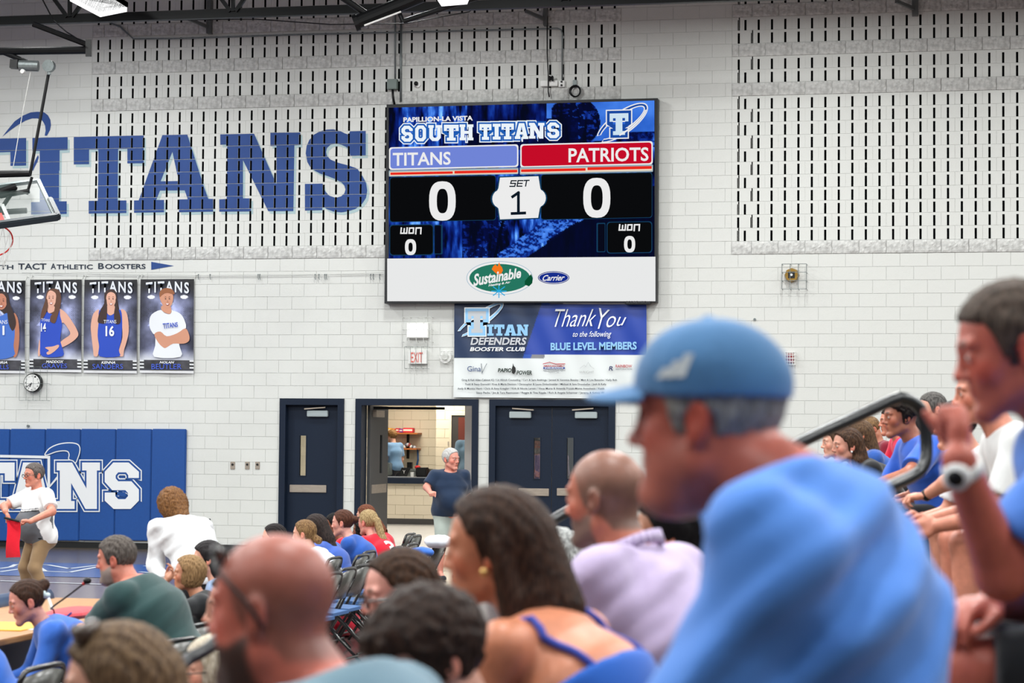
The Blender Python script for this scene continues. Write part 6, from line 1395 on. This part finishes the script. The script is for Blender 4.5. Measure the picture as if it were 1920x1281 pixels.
D3 = stand('girl with dark slicked-back hair seen inside the handrail bend', (1723, 812), 14.6, face=198, sex='f', skin=(160, 98, 76), hair='bun', hairc=(30, 24, 24), top='tee', topc=(46, 90, 190), S=.92, hh=.005, bottomc=(40, 90, 190), hr=(.092, .01, -.08))
D4 = stand('child with blond cornrow braids in maroon looking down', (1634, 806), 20.0, face=200, pitch=-34, skin=(190, 130, 104), hair='short', hairc=(150, 118, 80), hairc2=(72, 50, 36), top='tee', topc=(120, 18, 40), lean=24, S=.92)
D5 = stand('person with swept-back grey hair at the back of the far stands', (1748, 769), 15.8, face=200, skin=FAIR, hair='short', hairc=(112, 108, 104), hairc2=(50, 48, 48), top='tee', topc=(60, 64, 74))
D6 = stand('person in a red top behind the young man in royal blue', (1672, 792), 18.8, face=196, skin=TAN, hair='short', hairc=DK, top='tee', topc=(222, 34, 70))
D7 = stand('person with light brown hair and a blue top behind the woman in black', (1612, 818), 18.2, face=190, sex='f', skin=OLIVE, hair='long', hairc=(112, 86, 62), hairc2=(60, 44, 34), top='tee', topc=(44, 84, 160), extra_hair=[((-.05, 0, .02), (-.13, 0, -.20), .08, .05)])
D8 = stand('fair person whose face shows just past the shoulder of the capped man', (1566, 832), 17.4, face=196, skin=FAIR, hair='short', hairc=(90, 64, 44), top='tee', topc=(130, 140, 160))
D9 = stand('spectator in dark T-shirt and black shorts with a smartwatch, right stands', (1792, 800), 11.0, face=196, skin=(214, 146, 120), hair='short', hairc=DK, top='tee', topc=(226, 228, 232), bottomc=(18, 20, 24), legskin=True, lean=30, arms={1: ((1775, 905, 10.8), (1735, 930, 10.9), (1712, 932, 10.9), (0, 0, -1), .8)})
b = MB(); wv = D9.A[1][1]-D9.A[1][0]; wv /= np.linalg.norm(wv); wp = D9.A[1][1]-D9.off-wv*.01; b.tube([wp-wv*.011, wp+wv*.011], .031, 14); attach(D9, b, 'smartwatch', m_pblack)
print('people', _t.time()-_T0)
for nm_, P in (('cap', P1), ('m2', P2), ('lav', P3), ('brun', P4), ('boy', P5), ('gl', P6), ('bald', P7), ('hair', P8), ('p9', P9), ('p10', P10), ('p11', P11), ('p12', P12), ('p13', P13), ('Q1', Q1), ('Q2', Q2), ('Q4', Q4), ('Q5', Q5), ('Q6', Q6), ('R1', R1), ('O1', O1), ('O2', O2), ('B1', B1), ('B4', B4), ('B8', B8), ('D1', D1), ('D2', D2), ('D3', D3), ('D4', D4), ('D5', D5), ('D9', D9)):
    print('POS', nm_, np.round(P.root, 2), 'base', round(P.o.location[2], 2))
# ================================================================== FURNITURE AND SMALL THINGS
def tubeo(name, pts, r, m, label, cat, n=12, group=None):
    b = MB(); b.tube(pts, r, n); return tag(b.build(name, m, smooth=True), label, cat, group)
m_rail = mat('rail_black', (22, 26, 30), .3, spec=.7, bump=.1, bscale=120)
def crv(pts, n=5):
    out = []; N = len(pts)
    for i in range(N-1):
        a, b, c, d = (np.array(pts[min(max(i+k, 0), N-1)], float) for k in (-1, 0, 1, 2))
        for j in range(n): t = j/n; out.append(.5*((2*b)+(c-a)*t+(2*a-5*b+4*c-d)*t*t+(3*b-a-3*c+d)*t**3))
    return out+[np.array(pts[-1], float)]
ZR = 6.9
def handrail(pts, r, label, post, zf):
    P = [W(a, c, z) for a, c, z in crv(pts)]; q = P[post]; o = empty('handrail', (q[0], q[1], zf), label, 'handrail')
    b = MB(); b.tube(P, r, 14); b.build('rail', m_rail, o, smooth=True)
    b = MB(); b.tube([q, (q[0], q[1], zf)], r*.95, 10); b.tube([(q[0], q[1], zf), (q[0], q[1], zf+.012)], r*2.4, 12); b.build('post', m_rail, o)
handrail([(1380, 895, 6.6), (1450, 856, 6.7), (1516, 822, 6.8), (1600, 784, 6.9), (1672, 751, 7.0), (1697, 748, 7.02), (1722, 762, 7.03), (1733, 790, 7.03), (1737, 835, 7.02), (1734, 868, 7.0), (1716, 890, 6.97), (1680, 908, 6.9), (1640, 925, 6.8), (1560, 962, 6.6)], .0205, 'black tubular handrail loop rising behind the capped man\'s shoulder', -1, .80)
handrail([(1085, 948, 9.1), (1052, 966, 9.0), (1018, 985, 8.9), (960, 1015, 8.7)], .024, 'short end of a black rail showing beside the lavender man\'s face', -1, .18)
handrail([(412, 1196, 5.2), (388, 1218, 5.15), (352, 1238, 5.1), (331, 1262, 5.05), (325, 1300, 5.0)], .016, 'black curved rail low at the bottom left beside the bald man', -1, .18)
# ---- scorer's table
tz = .70; m_wood = mat('table_wood', (176, 128, 78), .4, var=.2, vscale=5, stretch=(8, 1, 1))
cor = [W(150, 1194, 11.1)]; sc_ = (CAM[2]-tz)
A_ = np.array([8.47, FP(151, 1192, tz)[1]]); B_ = np.array(FP(186, 1150, tz))
tb = empty('scorers_table', (A_[0]-.5, A_[1]+1.2, 0), 'long wooden scorer\'s table with a padded front at the lower left', 'table')
b = MB(); b.box(A_[0]-1.0, A_[0], A_[1]-3.4, A_[1]+2.6, tz-.035, tz); b.build('tabletop', m_wood, tb, bevel=.006)
for dy in (-3.0, 2.2):
    for dx in (-.9, -.1): b = MB(); b.tube([(A_[0]+dx, A_[1]+dy, 0), (A_[0]+dx, A_[1]+dy, tz-.03)], .02, 8); b.build('leg', m_pblack, tb)
m_pad = mat('navy_pad', (30, 58, 92), .35)
for dy in (-3.4, -1.4, .6): b = MB(); b.tube([(A_[0]-1.03, A_[1]+dy, tz+.0), (A_[0]-1.03, A_[1]+dy+1.95, tz+.0)], .075, 14); b.build('pad_roll', m_pad, tb, smooth=True)
b = MB(); b.box(A_[0]-1.08, A_[0]-1.02, A_[1]-3.4, A_[1]+2.5, .1, tz-.05); b.build('front_panel', m_pad, tb)
def onT(name, a, c, label, cat, m, th=.004, w_=.2, d=.28, rot=0):
    x, y = FP(a, c, tz); b = MB(); r = Rz(math.radians(rot)); P = [r@np.array([i*w_/2, j*d/2, 0]) for i, j in ((-1, -1), (1, -1), (1, 1), (-1, 1))]
    b.hexa([np.array([x, y, tz+.001])+p for p in P]+[np.array([x, y, tz+.001+th])+p for p in P]); return tag(b.build(name, m), label, cat)
onT('paper_sheet', 130, 1176, 'white paper sheet under the writing hand', 'paper', m_white, .002, .3, .5)
onT('yellow_folder', 20, 1176, 'yellow folder lying on the table at the left edge', 'folder', L((226, 176, 60)), .006, .35, .5)
onT('phone', 126, 1184, 'black phone flat on the table by the paper', 'phone', m_pblack, .012, .14, .2)
mc = empty('microphone', W(97, 1146, 11.6), 'gooseneck microphone with a black foam head on the table', 'microphone')
tb_ = lambda nm, pts, r, m: (lambda b: (b.tube(pts, r, 8), b.build(nm, m, mc, smooth=True)))(MB())
xg, yg = FP(104, 1182, tz); base = np.array([xg, yg, tz]); tb_('base', [base, base+np.array([0, 0, .03])], .06, m_pblack); gp = W(97, 1140, 11.6)
tb_('gooseneck', crv([base+np.array([0, 0, .03]), (base+gp)/2+np.array([0, 0, .05]), gp, W(128, 1117, 11.5), W(158, 1094, 11.4)]), .0048, m_pblack); tb_('collar', [W(155, 1096, 11.4), W(159.5, 1092.8, 11.4)], .009, L((200, 40, 40)))
b = MB(); b.sphere(W(163.5, 1089.5, 11.4), (.022, .022, .019), 12, 8); b.build('foam_head', m_pblack, mc, smooth=True)
b = MB(); b.bar(W(91, 1128, 12.6), W(108, 1178, 12.4), .12, .012, up=tuple(RT)); tag(b.build('tablet_screen', L((206, 212, 216))), 'thin pale display board leaning on the table behind the microphone', 'screen')
pn_ = W(122, 1160, 11.85); b = MB(); b.tube([W(111, 1170, 11.9), W(134, 1149, 11.85)], .006, 6); tag(b.build('pen', L((70, 60, 120))), 'blue pen held by the man writing', 'pen')
b = MB(); b.sphere(W(136, 1150, 12.3), (.13, .3, .035), 14, 8); tag(b.build('red_bag', m_cloth((190, 60, 70))), 'red cloth bag lying behind the writing hand', 'bag')
# ---- folding chairs
m_cpan = mat('chair_panel', (70, 70, 66), .25, spec=.7); m_cfr = mat('chair_frame', (18, 19, 21), .2, spec=.8); m_seat = mat('chair_seat_blue', (58, 98, 150), .5)
def chair(x, y, label, rz=176, group='folding chairs', seat=m_cpan, z=0):
    o = empty('folding_chair', (x, y, z), label, 'chair', group, rz=math.radians(rz))
    def add(b, nm, m, sm=False): g = b.build(nm, m, smooth=sm); g.parent = o; g.location = (0, 0, 0); return g
    for k in (1, -1): b = MB(); b.tube([(.22, k*.2, 0), (-.06, k*.2, .44), (-.19, k*.2, .70)], .0125, 8); add(b, 'leg', m_cfr, True); b = MB(); b.tube([(-.30, k*.185, 0), (.14, k*.185, .43)], .0125, 8); add(b, 'leg', m_cfr, True)
    b = MB(); b.tube(crv([(-.19, .2, .70), (-.205, .19, .755), (-.212, .15, .785), (-.215, 0, .79), (-.212, -.15, .785), (-.205, -.19, .755), (-.19, -.2, .70)], 4), .0135, 8); add(b, 'top_rail', m_cfr, True)
    b = MB(); nn = 8; vs = []
    for i in range(nn+1):
        t = -1+2*i/nn; bow = .03*(t*t-1)
        for zz, xx in ((.55, -.128), (.78-.03*t*t, -.212)): vs += [(xx+bow, t*.19, zz), (xx+bow+.012, t*.19, zz)]
    fs = []
    for i in range(nn): k = 4*i; fs += [(k, k+2, k+6, k+4), (k+1, k+5, k+7, k+3), (k+2, k+3, k+7, k+6), (k, k+4, k+5, k+1)]
    b.add(vs, fs); add(b, 'back_panel', m_cpan, True)
    b = MB(); b.hexa([(-.16, -.18, .425), (.2, -.19, .44), (.2, .19, .44), (-.16, .18, .425), (-.16, -.18, .45), (.2, -.19, .465), (.2, .19, .465), (-.16, .18, .45)]); add(b, 'seat', seat)
    b = MB(); b.tube([(.16, -.2, .09), (.16, .2, .09)], .009, 6); add(b, 'crossbar', m_cfr); b = MB(); b.tube([(-.24, -.185, .09), (-.24, .185, .09)], .009, 6); add(b, 'crossbar', m_cfr)
    return o
def chair_at(px, py, Z, label, **k):   # px,py: photo point of the top rail's middle
    p = W(px, py, Z); r = math.radians(k.get('rz', 176)); off = np.array([-.215*math.cos(r), -.215*math.sin(r)]); return chair(p[0]-off[0], p[1]-off[1], label, **k)
for i, (a, c, Z, lb_) in enumerate(((653, 1066, 16.9, 'nearest clearly seen folding chair of the courtside row'), (680, 1060, 17.35, 'folding chair tucked just behind the nearest one of the courtside row'), (699, 1053, 18.1, 'third folding chair of the courtside row, light blue seat beyond'), (727, 1044, 19.0, 'fourth folding chair of the courtside row, beside the red jersey'), (756, 1036, 20.1, 'farthest folding chair of the courtside row, near the towels'), (626, 1075, 16.3, 'folding chair mostly hidden by the bald man\'s head'))):
    chair_at(a, c, Z, lb_, group='courtside folding chairs', seat=m_seat)
chair_at(338, 1184, 10.9, 'dark folding chair with a shiny rounded back behind the man in green', rz=168)
chair_at(380, 1160, 11.8, 'folding chair just right of the shiny rounded one, partly hidden', rz=170)
chair_at(84, 1262, 9.6, 'folding chair at the bottom edge under the woman with a bun', rz=175)
for P_, lb_ in ((Q2, 'folding chair carrying the woman with a bun'), (Q4, 'folding chair carrying the raised-hand woman'), (Q5, 'folding chair behind the blonde bob')):
    chair(P_.root[0]+.02, P_.root[1], lb_, group='folding chairs at the table', rz=178)
for k, P_ in enumerate((B1, B2, B3, B4, B5, B6, B7, B8)):
    chair(P_.root[0]-.02, P_.root[1], ('folding chair under the player in %s' % ('the near dark hair', 'white', 'the long wavy hair', 'the brown bun', 'red beside the bun', 'red with black curls', 'red jersey 3', 'the reddish braid')[k]), group='chairs under the players', rz=178)
# ---- towels and bags
def cloth_lump(name, c, r, colr, label, cat='towel'):
    ctr = np.array(c); f = lambda p: ell((0, 0, 0), r)(p)-.012*pn(p, 24, 2)-.006*pn(p, 60, 1)
    o = empty(name, tuple(ctr), label, cat); implicit('fabric', f, -np.array(r)-.04, np.array(r)+.04, .012, m_cloth(colr), o); return o
chair_at(826, 1038, 21.2, 'folding chair under the white towel by the doorway floor', group='courtside folding chairs')
cloth_lump('white_towel', W(824, 1016, 21.0), (.15, .17, .065), (228, 232, 238), 'white towel bundled on a chair back by the doorway floor')
cloth_lump('blue_towel', W(790, 1036, 20.5), (.12, .12, .05), (52, 104, 190), 'blue towel next to the white one beyond the chairs')
cloth_lump('red_jacket', W(645, 1170, 19.6), (.16, .25, .12), (196, 20, 48), 'red jacket on the floor below the courtside chairs', 'jacket')
# ---- concession stand goods
def pxbox(name, r, y, dep, m, label, cat, group=None, bev=0): 
    a, c, e, f = rect_px(*r, y=y); b = MB(); b.box(a, c, y, y+dep, e, f); return tag(b.build(name, m, bevel=bev), label, cat, group)
m_shelf = mat('shelf_orange', (186, 104, 44), .5)
for (ya, lb_) in ((811.5, 'upper orange-brown wall shelf of snacks'), (840.5, 'lower orange-brown wall shelf of snacks')):
    o = pxbox('wall_shelf', (700, ya, 783 if ya < 820 else 781, ya+2.6), YB-.42, .4, m_shelf, lb_ + ' in the snack stand', 'shelf', 'snack stand shelves')
pxbox('shelf_upright', (762.5, 813, 766.5, 860), YB-.06, .05, m_pblack, 'dark shelf upright on the snack stand wall', 'bracket')
for k, (r, c, t) in enumerate((((718, 802, 726, 811), (236, 160, 44), 'orange'), ((727, 803, 733, 811), (240, 190, 60), 'yellow'), ((734, 804, 740, 811), (236, 130, 40), 'dark orange'), ((741, 803, 748, 811), (206, 40, 60), 'red'), ((748, 804, 755, 811.5), (140, 50, 140), 'purple'), ((755, 802.5, 774, 811.5), (222, 30, 50), 'long bright red'))):
    o = pxbox('snack_box', r, YB-.38, .2, L(c), '%s box of sweets on the upper shelf' % t, 'box', 'snack boxes', .01)
    a, cc, e, f = rect_px(r[0]+1, r[1]+2.5, r[2]-1, r[3]-3, YB-.384); b = MB(); b.box(a, cc, YB-.384, YB-.379, e, f); b.build('label', L((238, 226, 210)), o)
pxbox('snack_box', (718, 831, 728, 840.5), YB-.38, .2, L((214, 40, 44)), 'red box on the lower shelf by the boy\'s shoulder', 'box', 'snack boxes', .01)
rnd = random.Random(3)
for k in range(9):
    a, c = 752+k*3.1, 836-abs(k-4)*-.6-3.0*(k in (3, 4, 5)); p = WP(a, c+1, YB-.3); b = MB(); b.sphere((p[0], YB-.28, p[1]), (.04, .06, .045), 8, 5)
    tag(b.build('snack_bag', L([(190, 190, 196), (150, 60, 50), (214, 214, 210), (90, 96, 110)][k % 4]), smooth=True), 'small crinkled snack bag on the lower shelf, %s from the left' % ('first', 'second', 'third', 'fourth', 'fifth', 'sixth', 'seventh', 'eighth', 'last')[k], 'snack bag', 'snack bags on the lower shelf')
tbm = empty('payment_tablet', (WP(757, 894, YC)[0], YC+.1, ctr_z+.035), 'black tablet on a stand on the snack counter', 'tablet'); q = [WP(*p_, y=YC+.1) for p_ in ((746, 893), (763, 893.5), (768, 877.5), (751, 877))]
b = MB(); b.hexa([(q[0][0], YC+.1, q[0][1]), (q[1][0], YC+.1, q[1][1]), (q[2][0], YC+.2, q[2][1]), (q[3][0], YC+.2, q[3][1]), (q[0][0], YC+.12, q[0][1]), (q[1][0], YC+.12, q[1][1]), (q[2][0], YC+.22, q[2][1]), (q[3][0], YC+.22, q[3][1])]); b.build('screen', m_pblack, tbm)
text('Y', (755, 882, 760, 888), YC+.09, m_white, tbm, name='mark')
b = MB(); a = WP(773, 888, YC+.2); b.tube([(a[0], YC+.2, ctr_z+.035), (a[0], YC+.2, ctr_z+.14)], [.035, .045], 14); tag(b.build('paper_cup', m_white), 'white paper cup on the snack counter', 'cup')
a, c, e, f = rect_px(779, 877, 799, 889, YC+.3); b = MB(); b.box(a, c, YC+.3, YC+.6, ctr_z+.035, f); tag(b.build('card_printer', m_pblack, bevel=.02), 'low black machine on the snack counter', 'printer')
zb_ = WP(767, 879.5, YB-.5)[1]; b = MB(); b.box(WP(705, 880, YB-.6)[0], WP(800, 880, YB-.6)[0], YB-.7, YB-.01, zb_-.04, zb_); b.box(WP(705, 880, YB-.6)[0], WP(800, 880, YB-.6)[0], YB-.66, YB-.04, 0, zb_-.04); tag(b.build('back_counter', m_galv), 'low grey work counter along the back wall of the snack stand', 'counter')
pxbox('dark_monitor', (763, 867, 772, 879), YB-.5, .1, m_pblack, 'small black monitor at the back of the snack stand', 'monitor')
pxbox('coffee_maker', (718, 868, 730, 892), YC+1.2, .3, m_galv, 'grey and black coffee maker behind the counter at left', 'appliance', None, .02)
pxbox('wall_outlet', (839.5, 828, 843.5, 836), YB-1.22, .02, m_steel, 'small steel switch plate beside the far door', 'outlet')
pxbox('paper_notice', (770, 849, 776, 861), YB-.03, .02, L((206, 196, 170)), 'cream paper taped below the shelves', 'paper')
b = MB(); b.tube([(WP(783, 842, YB-.1)[0], YB-.1, WP(783, 842, YB-.1)[1]), (WP(785, 862, YB-.1)[0], YB-.15, WP(785, 862, YB-.1)[1]), (WP(782, 872, YB-.1)[0], YB-.12, WP(782, 872, YB-.1)[1])], .02, 6); tag(b.build('lanyard', L((40, 90, 150))), 'blue lanyard hanging from the end of the lower shelf', 'lanyard')
b = MB(); p = WP(783, 876, YB-.4); b.sphere((p[0], YB-.4, zb_+.04), (.07, .07, .042), 10, 6); tag(b.build('red_ball', L((206, 40, 44)), smooth=True), 'red round object below the blue lanyard', 'ball')
